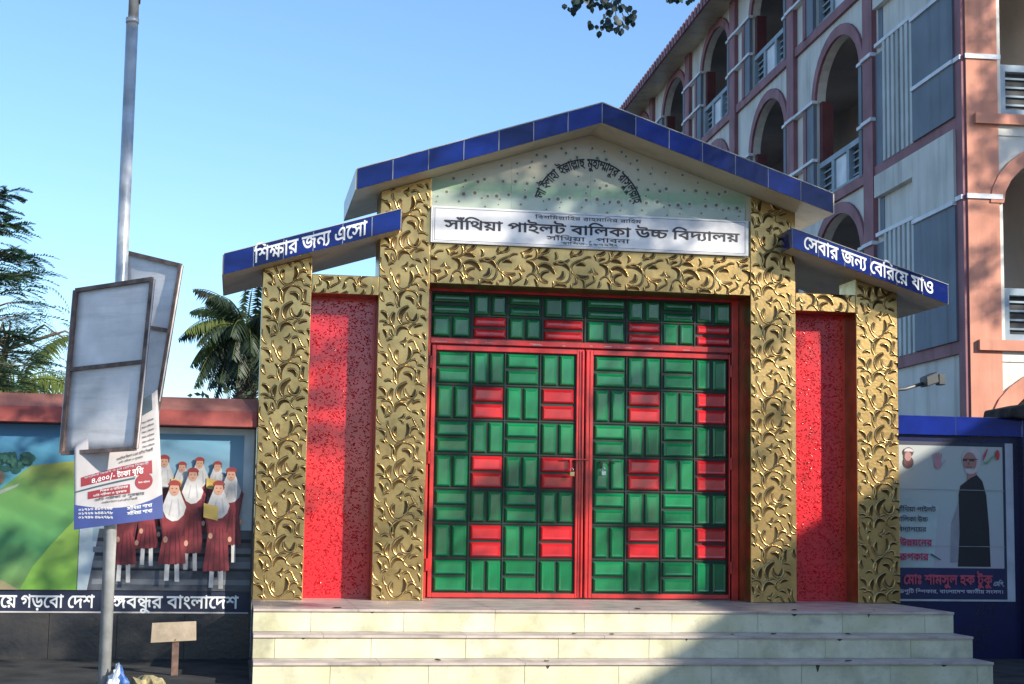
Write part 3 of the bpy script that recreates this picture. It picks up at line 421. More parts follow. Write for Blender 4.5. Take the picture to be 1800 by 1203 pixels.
[520,381,0],[520,320,1],[520,261,0],[471,156,0],[370,91,0]],[[301,473,1],[259,473,0],[192,435,0],[153,362,0],[153,311,1],[153,270,0],[180,202,0],
[241,162,0],[291,162,1],[336,162,0],[403,203,0],[439,276,0],[439,324,1],[439,370,0],[408,437,0],[347,473,0]]],[[[287,0,1],[202,0,0],[123,73,0],
[123,122,1],[123,161,0],[173,227,0],[234,244,1],[263,167,1],[232,160,0],[205,138,0],[205,120,1],[205,100,0],[246,75,0],[286,75,1],[348,75,0],
[416,135,0],[416,181,1],[416,211,0],[392,258,0],[336,310,0],[287,344,1],[225,388,0],[154,448,0],[125,499,0],[125,529,1],[125,552,0],[152,607,0],
[177,631,1],[243,596,1],[229,581,0],[211,551,0],[211,536,1],[211,523,0],[219,499,0],[245,471,0],[296,432,0],[338,403,1],[396,364,0],[464,298,0],
[493,229,0],[493,182,1],[493,126,0],[440,44,0],[347,0,0]]],[[[127,539,1],[127,561,0],[148,605,0],[170,631,1],[233,596,1],[221,583,0],[211,560,0],
[211,549,1],[211,535,0],[227,517,0],[272,504,0],[316,495,1],[420,476,0],[500,397,0],[500,335,1],[500,269,0],[389,175,0],[289,168,1],[279,168,0],
[259,172,0],[249,175,1],[289,184,1],[333,169,0],[423,122,0],[511,63,0],[553,28,1],[507,-26,1],[448,23,0],[347,90,0],[248,135,0],[136,169,0],
[65,185,1],[80,256,1],[115,246,0],[187,233,0],[241,233,1],[342,233,0],[421,287,0],[421,332,1],[421,357,0],[398,392,0],[342,417,0],[290,427,1],
[232,439,0],[160,469,0],[127,511,0]]],[[[553,295,1],[553,223,0],[512,107,0],[421,39,0],[347,39,1],[293,39,0],[199,76,0],[120,173,0],[54,350,0],
[29,490,1],[105,510,1],[135,360,0],[201,188,0],[286,115,0],[342,115,1],[393,115,0],[451,163,0],[475,244,0],[475,295,1],[475,356,0],[441,452,0],
[383,508,0],[347,508,1],[321,508,0],[292,482,0],[292,458,1],[292,442,0],[301,410,0],[311,390,1],[231,369,1],[219,394,0],[207,445,0],[207,467,1],
[207,509,0],[248,558,0],[309,579,0],[337,579,1],[407,579,0],[503,502,0],[553,373,0]]],[[[296,0,1],[181,0,0],[62,94,0],[62,170,1],[62,226,0],
[142,307,0],[229,337,1],[229,312,1],[176,336,0],[107,379,0],[74,433,0],[74,471,1],[74,511,0],[125,580,0],[221,622,0],[290,622,1],[375,622,0],
[475,579,0],[519,512,0],[519,476,1],[519,434,0],[479,377,0],[411,337,0],[368,321,1],[365,341,1],[443,314,0],[530,239,0],[530,171,1],[530,86,0],
[409,0,0]],[[296,71,1],[376,71,0],[450,127,0],[450,173,1],[450,205,0],[405,252,0],[334,284,0],[296,292,1],[220,273,0],[143,213,0],[143,169,1],
[143,128,0],[220,71,0]],[[297,363,1],[332,372,0],[396,402,0],[438,445,0],[438,471,1],[438,507,0],[364,551,0],[291,551,1],[256,551,0],[193,533,0],
[154,498,0],[154,471,1],[154,434,0],[221,383,0]]],[[[313,0,1],[237,0,0],[117,58,0],[49,169,0],[49,248,1],[49,328,0],[138,461,0],[302,576,0],
[414,629,1],[453,575,1],[443,562,0],[434,534,0],[434,519,1],[434,490,0],[481,455,0],[518,455,1],[521,455,0],[529,455,0],[533,456,1],[566,400,1],
[510,369,0],[432,313,0],[392,255,0],[392,221,1],[392,193,0],[434,144,0],[492,144,1],[502,144,0],[521,145,0],[528,146,1],[561,61,1],[511,32,0],
[384,0,0]],[[320,71,1],[352,71,0],[396,76,0],[436,85,0],[460,91,1],[458,89,1],[385,98,0],[316,170,0],[316,222,1],[316,261,0],[351,328,0],[422,392,0],
[475,426,1],[473,401,1],[438,405,0],[391,436,0],[367,482,0],[367,507,1],[367,518,0],[371,538,0],[375,547,1],[384,533,1],[309,496,0],[195,405,0],
[130,299,0],[130,238,1],[130,176,0],[186,102,0],[273,71,0]]],[[[347,39,1],[295,39,0],[201,78,0],[119,171,0],[49,331,0],[21,452,1],[96,475,1],
[117,376,0],[167,239,0],[226,154,0],[299,115,0],[342,115,1],[407,115,0],[483,193,0],[483,271,1],[483,315,0],[458,375,0],[449,391,1],[489,392,1],
[472,348,0],[428,287,0],[373,257,0],[340,257,1],[319,257,0],[284,269,0],[270,282,1],[255,296,0],[235,346,0],[235,400,1],[235,451,1],[235,476,0],
[225,504,0],[196,516,0],[166,517,1],[175,593,1],[216,592,0],[270,576,0],[286,560,1],[300,545,0],[312,501,0],[312,471,1],[312,379,1],[312,354,0],
[328,328,0],[348,328,1],[364,328,0],[395,346,0],[427,393,0],[443,438,1],[499,452,1],[518,427,0],[544,364,0],[559,298,0],[559,268,1],[559,203,0],
[514,99,0],[420,39,0]]],[[[382,301,1],[432,286,1],[392,267,0],[307,248,0],[268,248,1],[170,248,0],[70,335,0],[70,411,1],[70,456,0],[108,532,0],
[173,590,0],[254,622,0],[297,622,1],[333,622,0],[393,604,0],[415,584,1],[435,565,0],[459,511,0],[459,455,1],[459,143,1],[459,118,0],[469,90,0],
[499,78,0],[528,77,1],[520,0,1],[467,2,0],[406,28,0],[382,81,0],[382,122,1]],[[266,322,1],[308,322,0],[370,339,0],[404,357,1],[382,338,1],[382,439,1],
[382,476,0],[375,517,0],[361,530,1],[351,541,0],[320,551,0],[297,551,1],[271,551,0],[219,529,0],[177,490,0],[151,437,0],[151,406,1],[151,358,0],
[214,322,0]]],[[[237,0,1],[198,0,0],[147,22,0],[132,38,1],[114,56,0],[91,110,0],[91,164,1],[91,481,1],[91,506,0],[81,534,0],[52,546,0],[22,547,1],
[31,624,1],[69,623,0],[120,609,0],[136,595,1],[153,580,0],[167,533,0],[167,501,1],[167,355,1],[198,366,0],[253,375,0],[269,375,1],[280,375,0],
[308,372,0],[318,370,1],[347,363,0],[386,360,0],[408,360,1],[446,360,0],[495,382,0],[514,418,1],[586,383,1],[573,350,0],[529,310,0],[473,292,0],
[442,292,1],[433,292,0],[410,294,0],[398,297,1],[418,312,1],[433,292,0],[448,241,0],[448,213,1],[448,147,0],[391,51,0],[296,0,0]],[[238,71,1],
[271,71,0],[320,96,0],[353,137,0],[369,187,0],[369,212,1],[369,249,0],[340,289,0],[297,304,0],[274,304,1],[241,304,0],[190,292,0],[167,281,1],
[167,168,1],[167,135,0],[177,100,0],[184,92,1],[192,84,0],[215,71,0]]],[[[174,315,1],[220,315,0],[292,281,0],[333,220,0],[333,181,1],[333,142,0],
[306,87,0],[278,62,1],[275,72,1],[369,82,0],[476,152,0],[476,214,1],[476,250,0],[443,305,0],[356,352,0],[274,375,1],[183,401,0],[78,445,0],[35,498,0],
[35,536,1],[35,559,0],[57,606,0],[83,631,1],[146,596,1],[131,582,0],[119,558,0],[119,547,1],[119,534,0],[130,512,0],[166,491,0],[241,465,0],
[304,447,1],[384,425,0],[483,374,0],[538,318,0],[558,253,0],[558,216,1],[558,155,0],[500,72,0],[400,22,0],[269,0,0],[197,0,1],[183,0,1],[161,68,1],
[206,84,0],[257,132,0],[257,169,1],[257,203,0],[216,245,0],[175,245,1],[139,245,0],[108,217,0],[108,196,1],[108,186,0],[114,162,0],[119,152,1],
[44,135,1],[36,153,0],[27,188,0],[27,207,1],[27,239,0],[61,288,0],[126,315,0]]],[[[929,622,1],[929,551,1],[614,551,1],[614,0,1],[537,0,1],[537,84,1],
[542,110,1],[540,122,0],[537,175,0],[537,202,1],[537,419,1],[537,431,1],[537,551,1],[-10,551,1],[-10,622,1]],[[876,271,1],[876,241,0],[851,184,0],
[794,148,0],[745,148,1],[731,148,0],[702,150,0],[689,153,1],[695,225,1],[700,224,0],[720,223,0],[728,223,1],[772,223,0],[799,256,0],[799,276,1],
[799,295,0],[785,324,0],[772,334,1],[747,354,0],[659,372,0],[594,372,1],[560,372,1],[501,372,0],[408,401,0],[355,471,0],[355,531,1],[355,540,0],
[358,565,0],[360,577,1],[435,571,1],[434,562,0],[431,544,0],[431,536,1],[431,477,0],[501,442,0],[562,442,1],[593,442,1],[691,442,0],[799,409,0],
[831,380,1],[856,358,0],[876,303,0]],[[347,265,1],[390,265,0],[465,228,0],[529,165,0],[553,126,1],[554,55,1],[543,34,1],[511,85,0],[449,156,0],
[386,194,0],[351,194,1],[334,194,0],[311,183,0],[299,163,0],[299,148,1],[299,132,0],[307,108,0],[311,99,1],[234,83,1],[227,97,0],[217,133,0],
[217,150,1],[217,178,0],[237,221,0],[272,250,0],[319,265,0]],[[185,463,1],[237,463,0],[321,417,0],[371,329,0],[371,265,1],[371,246,0],[367,216,0],
[365,206,1],[287,208,1],[291,221,0],[294,247,0],[294,256,1],[294,289,0],[274,351,0],[229,392,0],[190,392,1],[158,392,0],[131,364,0],[131,342,1],
[131,334,0],[136,314,0],[140,304,1],[62,288,1],[55,303,0],[48,335,0],[48,349,1],[48,375,0],[68,417,0],[104,447,0],[154,463,0]],[[123,405,1],
[125,413,0],[126,436,0],[126,449,1],[126,490,0],[86,569,0],[42,582,1],[135,602,1],[169,574,0],[202,504,0],[202,450,1],[202,436,0],[199,413,0],
[197,400,1]]],[[[-254,707,1],[72,917,1],[110,860,1],[-209,644,1]]],[[[265,622,1],[265,551,1],[195,551,1],[255,573,1],[214,540,0],[172,487,0],
[158,433,0],[158,395,1],[158,362,0],[174,288,0],[191,209,0],[191,166,1],[191,130,0],[175,63,0],[132,6,0],[53,-38,0],[-10,-52,1],[-31,17,1],[33,32,0],
[94,77,0],[113,135,0],[113,168,1],[113,208,0],[97,284,0],[80,358,0],[80,393,1],[80,431,0],[94,488,0],[128,541,0],[157,572,1],[172,551,1],[-10,551,1],
[-10,622,1]]],[[[702,622,1],[702,551,1],[597,551,1],[597,183,1],[520,194,1],[520,512,1],[525,532,1],[522,549,0],[520,585,0],[520,607,1],[520,688,1],
[573,688,1],[597,622,1]],[[376,629,1],[415,629,0],[481,599,0],[533,545,0],[549,509,1],[545,404,1],[514,476,0],[430,556,0],[378,556,1],[339,556,0],
[291,513,0],[291,471,1],[291,431,0],[356,380,0],[428,377,1],[421,300,1],[355,304,0],[270,350,0],[230,425,0],[230,474,1],[230,527,0],[272,596,0],
[339,629,0]],[[92,629,1],[134,629,0],[209,595,0],[257,521,0],[257,461,1],[257,420,0],[217,346,0],[134,300,0],[69,300,1],[63,377,1],[114,378,0],
[172,405,0],[196,447,0],[196,468,1],[196,509,0],[144,556,0],[91,556,1],[67,556,0],[28,550,0],[6,545,1],[-2,620,1],[20,625,0],[66,629,0]],[[597,-43,1],
[523,-43,1],[509,1,0],[452,43,0],[406,43,1],[379,43,0],[323,35,0],[262,26,0],[229,26,1],[198,26,0],[135,41,0],[82,76,0],[50,136,0],[50,182,1],
[50,197,0],[54,226,0],[56,239,1],[134,230,1],[132,222,0],[128,198,0],[128,184,1],[128,151,0],[155,114,0],[200,98,0],[228,98,1],[275,98,0],[345,115,0],
[389,115,1],[428,115,0],[497,91,0],[520,61,1],[520,222,1],[597,221,1]]],[[[224,87,1],[188,87,0],[124,133,0],[94,181,1],[152,218,1],[172,187,0],
[201,163,0],[220,163,1],[240,163,0],[270,188,0],[295,219,1],[310,239,0],[320,273,0],[320,289,1],[320,331,0],[292,393,0],[240,427,0],[204,427,1],
[173,427,0],[142,400,0],[142,377,1],[142,366,0],[148,344,0],[152,333,1],[80,316,1],[70,337,0],[63,375,0],[63,389,1],[63,427,0],[103,474,0],
[167,496,0],[202,496,1],[260,496,0],[344,446,0],[389,349,0],[389,280,1],[389,269,0],[388,248,0],[387,240,1],[339,268,1],[365,309,0],[438,374,0],
[540,422,0],[609,436,1],[662,379,1],[637,336,0],[609,241,0],[609,192,1],[609,146,0],[628,57,0],[644,10,1],[569,-7,1],[552,46,0],[531,151,0],
[531,206,1],[531,245,0],[552,329,0],[572,368,1],[599,362,1],[562,356,0],[485,323,0],[410,261,0],[374,209,1],[343,164,0],[299,110,0],[255,87,0]],
[[70,601,1],[116,589,1],[172,567,0],[223,511,0],[227,468,1],[148,465,1],[143,497,0],[93,546,0],[46,556,1]],[[482,431,1],[415,431,0],[320,507,0],
[292,574,1],[374,588,1],[387,548,0],[423,508,0],[463,494,0],[481,494,1],[517,494,0],[549,527,0],[549,549,1],[549,566,0],[532,591,0],[521,597,1],
[608,606,1],[616,594,0],[624,565,0],[624,548,1],[624,508,0],[586,457,0],[521,431,0]],[[736,622,1],[736,551,1],[592,551,1],[581,551,1],[357,551,1],
[345,551,1],[-10,551,1],[-10,622,1]]],[[[292,622,1],[292,551,1],[159,551,1],[159,510,1],[154,483,1],[156,472,0],[159,428,0],[159,402,1],[159,274,1],
[159,228,0],[185,194,0],[220,194,1],[255,194,0],[316,222,0],[339,244,1],[362,265,0],[391,321,0],[391,349,1],[391,377,0],[359,394,0],[330,394,1],
[324,394,1],[281,394,0],[236,403,0],[213,414,1],[194,423,0],[158,451,0],[147,464,1],[158,533,1],[176,511,0],[217,480,0],[273,465,0],[314,465,1],
[331,465,1],[372,465,0],[411,452,0],[424,443,1],[444,430,0],[461,389,0],[461,358,1],[461,325,0],[438,261,0],[399,205,0],[374,183,1],[341,155,0],
[262,125,0],[214,125,1],[180,125,0],[133,142,0],[117,156,1],[103,170,0],[82,217,0],[82,271,1],[82,551,1],[-10,551,1],[-10,622,1]],[[872,622,1],
[872,551,1],[467,551,1],[467,521,1],[463,458,1],[465,445,0],[467,399,0],[467,378,1],[467,205,1],[467,161,0],[477,125,0],[484,117,1],[502,96,0],
[539,96,1],[579,96,0],[647,134,0],[674,162,1],[702,192,0],[733,259,0],[733,296,1],[733,329,0],[696,349,0],[663,349,1],[658,349,1],[612,349,0],
[556,364,0],[530,377,1],[507,390,0],[468,425,0],[456,447,1],[466,534,1],[487,498,0],[534,449,0],[603,423,0],[656,423,1],[672,423,1],[710,423,0],
[751,413,0],[767,403,1],[790,389,0],[812,340,0],[812,306,1],[812,245,0],[754,133,0],[710,95,1],[672,62,0],[586,24,0],[533,24,1],[496,24,0],[444,46,0],
[427,63,1],[411,82,0],[390,136,0],[390,191,1],[390,267,1],[409,295,1],[390,417,1],[390,551,1],[280,551,1],[280,622,1]]],[[[486,528,1],[562,528,0],
[644,458,0],[644,396,1],[644,352,0],[596,283,0],[511,231,0],[457,212,1],[427,282,1],[492,303,0],[564,351,0],[564,393,1],[564,424,0],[524,457,0],
[483,457,1],[449,457,0],[388,437,0],[341,406,0],[314,372,0],[314,358,1],[314,345,0],[333,327,0],[364,322,1],[344,248,1],[289,258,0],[235,309,0],
[235,350,1],[235,383,0],[276,446,0],[346,498,0],[437,528,0]],[[654,170,1],[654,91,0],[534,0,0],[432,0,1],[366,0,0],[246,44,0],[143,141,0],[59,301,0],
[28,417,1],[104,440,1],[140,311,0],[231,151,0],[352,76,0],[433,76,1],[494,76,0],[573,122,0],[573,172,1],[573,206,0],[523,254,0],[485,268,1],
[565,303,1],[608,281,0],[654,212,0]],[[733,622,1],[733,551,1],[-10,551,1],[-10,622,1]]],[[[517,580,1],[517,0,1],[440,0,1],[395,47,0],[314,99,0],
[231,127,0],[182,137,1],[145,225,1],[189,251,0],[295,305,0],[407,355,0],[460,375,1],[440,330,1],[440,579,1]],[[440,326,1],[460,301,1],[418,284,0],
[328,243,0],[247,203,0],[218,185,1],[210,200,1],[278,185,0],[395,132,0],[444,86,1],[443,106,0],[440,157,0],[440,172,1]],[[-10,551,1],[-10,622,1],
[784,622,1],[784,551,1]],[[184,511,1],[233,511,0],[319,475,0],[401,409,0],[442,363,1],[399,303,1],[366,347,0],[297,407,0],[228,438,0],[193,438,1],
[165,438,0],[128,414,0],[128,389,1],[128,373,0],[148,344,0],[168,332,1],[121,270,1],[83,295,0],[46,358,0],[46,393,1],[46,433,0],[86,485,0],
[149,511,0]],[[694,224,1],[694,189,0],[707,109,0],[721,68,1],[652,51,1],[636,95,0],[620,188,0],[620,228,1],[620,264,0],[632,342,0],[648,385,1],
[655,373,1],[611,359,0],[524,325,0],[480,307,1],[471,377,1],[514,394,0],[622,435,0],[676,451,1],[731,395,1],[712,351,0],[694,266,0]]],[[[614,622,1],
[614,551,1],[509,551,1],[509,193,1],[432,193,1],[432,313,1],[445,253,1],[405,302,0],[323,377,0],[242,421,0],[200,421,1],[166,421,0],[128,389,0],
[128,361,1],[128,339,0],[159,300,0],[198,285,1],[161,214,1],[109,237,0],[46,315,0],[46,366,1],[46,405,0],[83,462,0],[148,493,0],[189,493,1],
[244,493,0],[335,454,0],[415,386,0],[453,343,1],[435,344,1],[434,362,0],[432,406,0],[432,428,1],[432,551,1],[-10,551,1],[-10,622,1]],[[224,204,1],
[279,204,0],[367,161,0],[443,86,0],[479,38,1],[462,-42,1],[429,5,0],[356,84,0],[277,133,0],[234,133,1],[204,133,0],[173,108,0],[173,86,1],[173,66,0],
[204,39,0],[237,27,1],[202,-42,1],[169,-30,0],[120,9,0],[92,59,0],[92,87,1],[92,125,0],[130,177,0],[190,204,0]],[[509,203,1],[509,-43,1],[432,-43,1],
[432,31,1],[435,74,1],[433,98,0],[432,147,0],[432,172,1],[432,202,1]]],[[[396,300,1],[348,300,0],[276,334,0],[234,365,1],[209,385,0],[181,399,0],
[164,399,1],[146,399,0],[124,381,0],[124,363,1],[124,348,0],[144,321,0],[160,308,1],[105,253,1],[79,275,0],[42,333,0],[42,369,1],[42,404,0],
[75,448,0],[128,470,0],[157,470,1],[181,470,0],[223,454,0],[261,430,0],[278,418,1],[311,395,0],[359,371,0],[389,371,1],[425,371,0],[463,405,0],
[463,442,1],[463,480,0],[423,549,0],[393,575,1],[472,591,1],[488,577,0],[519,532,0],[540,475,0],[540,442,1],[540,397,0],[508,334,0],[444,300,0]],
[[87,601,1],[133,589,1],[198,563,0],[245,497,0],[245,442,1],[245,434,0],[243,414,0],[241,405,1],[165,407,1],[167,418,0],[168,436,0],[168,444,1],
[168,485,0],[120,544,0],[65,556,1]],[[879,622,1],[879,551,1],[774,551,1],[774,0,1],[697,0,1],[697,75,1],[699,116,1],[698,140,0],[697,189,0],
[697,214,1],[697,551,1],[-10,551,1],[-10,622,1]],[[470,231,1],[469,263,0],[438,300,0],[414,312,1],[485,347,1],[501,337,0],[528,305,0],[544,259,0],
[544,227,1]],[[493,235,1],[545,235,0],[630,195,0],[704,125,0],[738,79,1],[712,12,1],[681,55,0],[614,124,0],[542,165,0],[501,165,1],[479,165,0],
[453,144,0],[453,127,1],[453,107,0],[481,84,0],[508,74,1],[473,5,1],[427,23,0],[373,85,0],[373,127,1],[373,180,0],[445,235,0]]],[[[741,622,1],
[741,551,1],[636,551,1],[636,212,1],[559,212,1],[559,365,1],[565,334,1],[543,366,0],[494,404,0],[465,404,1],[450,404,0],[419,393,0],[398,363,0],
[398,332,1],[398,321,0],[399,304,0],[400,296,1],[335,292,1],[329,352,0],[256,419,0],[210,419,1],[170,419,0],[128,382,0],[128,352,1],[128,313,0],
[181,273,0],[225,256,1],[198,182,1],[155,196,0],[86,241,0],[46,309,0],[46,358,1],[46,396,0],[87,456,0],[158,491,0],[201,491,1],[261,491,0],
[337,452,0],[370,408,1],[354,408,1],[364,441,0],[421,476,0],[452,476,1],[488,476,0],[540,448,0],[571,422,1],[562,407,1],[561,427,0],[559,470,0],
[559,492,1],[559,551,1],[-10,551,1],[-10,622,1]],[[286,198,1],[327,198,0],[396,165,0],[415,134,1],[426,157,0],[463,178,0],[488,178,1],[518,178,0],
[570,149,0],[598,124,1],[560,139,1],[559,150,0],[559,175,0],[559,194,1],[559,238,1],[636,238,1],[636,-43,1],[559,-43,1],[559,134,1],[592,48,1],
[567,76,0],[524,110,0],[500,110,1],[479,110,0],[451,85,0],[451,56,1],[451,49,0],[452,31,0],[453,24,1],[392,21,1],[385,73,0],[332,130,0],[293,130,1],
[263,130,0],[233,100,0],[233,79,1],[233,51,0],[272,16,0],[317,-1,1],[288,-69,1],[228,-47,0],[155,24,0],[155,82,1],[155,132,0],[229,198,0]]],
[[[500,310,1],[430,310,0],[337,373,0],[312,437,1],[324,439,1],[317,407,0],[286,343,0],[235,300,0],[197,300,1],[168,300,0],[117,321,0],[66,372,0],
[37,417,1],[98,453,1],[127,404,0],[164,376,0],[186,376,1],[210,376,0],[247,408,0],[269,484,0],[271,551,1],[340,551,1],[348,514,0],[374,449,0],
[413,399,0],[466,371,0],[501,371,1],[536,371,0],[573,408,0],[573,442,1],[573,480,0],[532,549,0],[503,575,1],[583,591,1],[599,577,0],[630,532,0],
[650,475,0],[650,442,1],[650,375,0],[570,310,0]],[[823,622,1],[823,551,1],[-10,551,1],[-10,622,1]],[[546,352,1],[546,318,1],[544,323,1],[607,314,0],
[714,268,0],[780,191,0],[780,136,1],[780,88,0],[718,20,0],[656,20,1],[643,20,0],[616,23,0],[604,25,1],[608,95,1],[613,94,0],[628,93,0],[637,93,1],
[678,93,0],[703,123,0],[703,143,1],[703,182,0],[624,243,0],[545,256,1],[546,263,1],[546,-43,1],[469,-43,1],[439,1,0],[353,64,0],[248,103,0],
[191,109,1],[154,199,1],[234,239,0],[406,307,0],[489,323,1],[469,286,1],[469,342,1]],[[469,285,1],[493,256,1],[429,240,0],[289,185,0],[233,159,1],
[227,172,1],[307,160,0],[430,92,0],[473,50,1],[472,67,0],[469,111,0],[469,125,1]]],[[[500,305,1],[430,305,0],[337,373,0],[312,437,1],[324,439,1],
[317,407,0],[286,343,0],[235,300,0],[197,300,1],[168,300,0],[117,321,0],[66,372,0],[37,417,1],[98,453,1],[127,404,0],[164,376,0],[186,376,1],
[210,376,0],[247,408,0],[269,484,0],[271,551,1],[340,551,1],[348,514,0],[374,449,0],[413,399,0],[466,371,0],[501,371,1],[536,371,0],[573,408,0],
[573,442,1],[573,480,0],[532,549,0],[503,575,1],[583,591,1],[599,577,0],[630,532,0],[650,475,0],[650,442,1],[650,372,0],[570,305,0]],[[731,622,1],
[731,551,1],[-10,551,1],[-10,622,1]],[[455,319,1],[509,319,0],[585,291,0],[631,246,0],[652,194,0],[652,169,1],[652,135,0],[627,83,0],[578,46,0],
[510,23,0],[466,18,1],[469,43,1],[507,34,0],[585,4,0],[664,-35,0],[703,-60,1],[667,-117,1],[619,-85,0],[527,-38,0],[434,-4,0],[336,21,0],[282,30,1],
[295,100,1],[328,90,0],[388,81,0],[425,81,1],[507,81,0],[575,128,0],[575,168,1],[575,210,0],[514,255,0],[464,255,1],[421,255,0],[385,226,0],
[385,200,1],[385,192,0],[389,175,0],[391,169,1],[318,154,1],[314,168,0],[307,200,0],[307,213,1],[307,247,0],[344,294,0],[411,319,0]]],[[[500,300,1],
[430,300,0],[337,375,0],[312,437,1],[324,439,1],[317,407,0],[286,343,0],[235,300,0],[197,300,1],[168,300,0],[117,321,0],[66,372,0],[37,417,1],
[98,453,1],[127,404,0],[164,376,0],[186,376,1],[210,376,0],[247,408,0],[269,484,0],[271,551,1],[340,551,1],[348,514,0],[374,449,0],[413,399,0],
[466,371,0],[501,371,1],[536,371,0],[573,408,0],[573,442,1],[573,480,0],[532,549,0],[503,575,1],[534,622,1],[566,622,1],[587,600,0],[626,541,0],
[650,475,0],[650,442,1],[650,375,0],[570,300,0]],[[543,622,1],[543,551,1],[-10,551,1],[-10,622,1]],[[1268,622,1],[1268,551,1],[1163,551,1],[1163,0,1],
[1086,0,1],[1086,396,1],[1108,332,1],[1067,392,0],[999,477,0],[938,531,0],[876,556,0],[840,556,1],[800,556,0],[734,526,0],[681,476,0],[658,447,1],
[650,445,1],[666,455,0],[697,465,0],[716,465,1],[774,465,0],[828,402,0],[828,356,1],[828,345,0],[826,325,0],[824,320,1],[807,326,1],[819,339,0],
[841,363,0],[866,387,0],[879,400,1],[1003,516,1],[1052,463,1],[768,195,1],[709,250,1],[791,328,1],[755,285,1],[725,262,1],[740,279,0],[761,318,0],
[761,343,1],[761,368,0],[731,398,0],[702,398,1],[686,398,0],[656,390,0],[640,380,1],[601,496,1],[633,535,0],[706,595,0],[788,629,0],[833,629,1],
[889,629,0],[978,587,0],[1063,504,0],[1109,441,1],[1091,446,1],[1088,470,0],[1086,526,0],[1086,558,1],[1086,688,1],[1139,688,1],[1162,622,1]]],
[[[356,622,1],[356,551,1],[336,551,1],[305,544,0],[233,497,0],[169,422,0],[128,322,0],[128,262,1],[128,190,0],[171,105,0],[235,69,0],[267,69,1],
[292,69,0],[326,79,0],[348,92,1],[383,31,1],[357,11,0],[295,-5,0],[263,-5,1],[200,-5,0],[104,61,0],[49,180,0],[49,260,1],[49,337,0],[98,458,0],
[177,548,0],[269,607,0],[312,622,1]]],[[[176,510,1],[232,510,0],[315,460,0],[343,392,1],[308,394,1],[389,491,1],[450,505,1],[452,464,1],[346,333,1],
[285,330,1],[278,384,0],[223,442,0],[184,442,1],[156,442,0],[126,412,0],[126,391,1],[126,363,0],[159,334,0],[184,322,1],[149,251,1],[94,276,0],
[46,350,0],[46,390,1],[46,432,0],[84,485,0],[144,510,0]],[[536,317,1],[536,258,0],[484,174,0],[389,126,0],[324,118,1],[318,128,1],[363,115,0],
[463,67,0],[565,3,0],[612,-35,1],[566,-88,1],[501,-39,0],[393,31,0],[291,80,0],[177,116,0],[106,132,1],[120,202,1],[162,190,0],[230,181,0],
[270,181,1],[342,181,0],[424,218,0],[459,281,0],[459,319,1],[459,362,0],[424,425,0],[399,447,1],[450,505,1],[482,475,0],[536,380,0]],[[612,622,1],
[612,551,1],[-10,551,1],[-10,622,1]]],[[[779,622,1],[779,551,1],[501,551,1],[501,0,1],[424,0,1],[394,60,0],[289,161,0],[153,231,0],[76,243,1],
[37,339,1],[133,397,0],[338,491,0],[447,524,1],[424,482,1],[424,551,1],[-10,551,1],[-10,622,1]],[[424,474,1],[445,446,1],[369,421,0],[201,348,0],
[130,304,1],[184,292,0],[306,234,0],[410,146,0],[438,88,1],[429,88,1],[427,111,0],[424,157,0],[424,189,1]],[[689,221,1],[689,188,0],[702,109,0],
[716,68,1],[646,52,1],[631,96,0],[615,187,0],[615,224,1],[615,256,0],[624,325,0],[635,354,1],[642,356,1],[622,350,0],[570,330,0],[520,309,0],
[501,301,1],[501,377,1],[536,392,0],[629,427,0],[670,440,1],[728,382,1],[705,343,0],[689,259,0]],[[185,-6,1],[160,-6,0],[125,26,0],[125,52,1],
[125,78,0],[160,112,0],[185,112,1],[210,112,0],[245,78,0],[245,52,1],[245,26,0],[210,-6,0]]],[[[276,551,1],[171,551,1],[171,0,1],[94,0,1],[94,551,1],
[-10,551,1],[-10,622,1],[94,622,1],[90,687,0],[31,775,0],[-64,826,0],[-185,848,0],[-252,848,1],[-311,848,0],[-396,835,0],[-442,811,0],[-442,792,1],
[-442,773,0],[-394,763,0],[-365,763,1],[-269,763,1],[-216,763,0],[-154,745,0],[-135,725,1],[-116,706,0],[-100,654,0],[-100,615,1],[-167,615,1],
[-168,639,0],[-178,670,0],[-189,678,1],[-199,686,0],[-228,692,0],[-254,692,1],[-353,692,1],[-394,692,0],[-456,703,0],[-476,713,1],[-501,727,0],
[-521,767,0],[-521,789,1],[-521,847,0],[-391,917,0],[-258,917,1],[-55,917,0],[164,774,0],[174,622,1],[276,622,1]],[[-111,707,1],[215,917,1],
[253,860,1],[-66,644,1]]],[[[843,622,1],[843,551,1],[438,551,1],[438,205,1],[438,161,0],[448,125,0],[455,117,1],[473,96,0],[510,96,1],[549,96,0],
[619,134,0],[645,162,1],[674,193,0],[705,263,0],[705,299,1],[705,331,0],[673,364,0],[636,364,1],[624,364,0],[596,360,0],[583,357,1],[572,428,1],
[591,433,0],[632,439,0],[655,439,1],[692,439,0],[750,411,0],[783,351,0],[783,303,1],[783,244,0],[725,133,0],[681,95,1],[644,63,0],[557,24,0],
[505,24,1],[468,24,0],[415,46,0],[398,63,1],[382,82,0],[361,136,0],[361,191,1],[361,551,1],[256,551,1],[256,622,1]],[[661,622,1],[660,663,0],
[617,695,0],[573,695,1],[487,695,1],[422,695,0],[351,713,0],[326,732,1],[299,752,0],[272,815,0],[272,855,1],[272,868,0],[275,894,0],[277,909,1],
[351,904,1],[349,893,0],[347,874,0],[347,864,1],[347,842,0],[356,808,0],[366,797,1],[380,781,0],[433,764,0],[482,764,1],[510,764,1],[527,764,0],
[573,760,0],[643,747,0],[695,734,1],[712,718,0],[732,663,0],[733,622,1]],[[276,622,1],[276,551,1],[171,551,1],[171,0,1],[94,0,1],[94,551,1],
[-10,551,1],[-10,622,1],[82,622,1],[66,641,0],[33,683,0],[20,704,1],[54,763,0],[132,860,0],[238,917,0],[313,917,1],[384,917,0],[505,873,0],
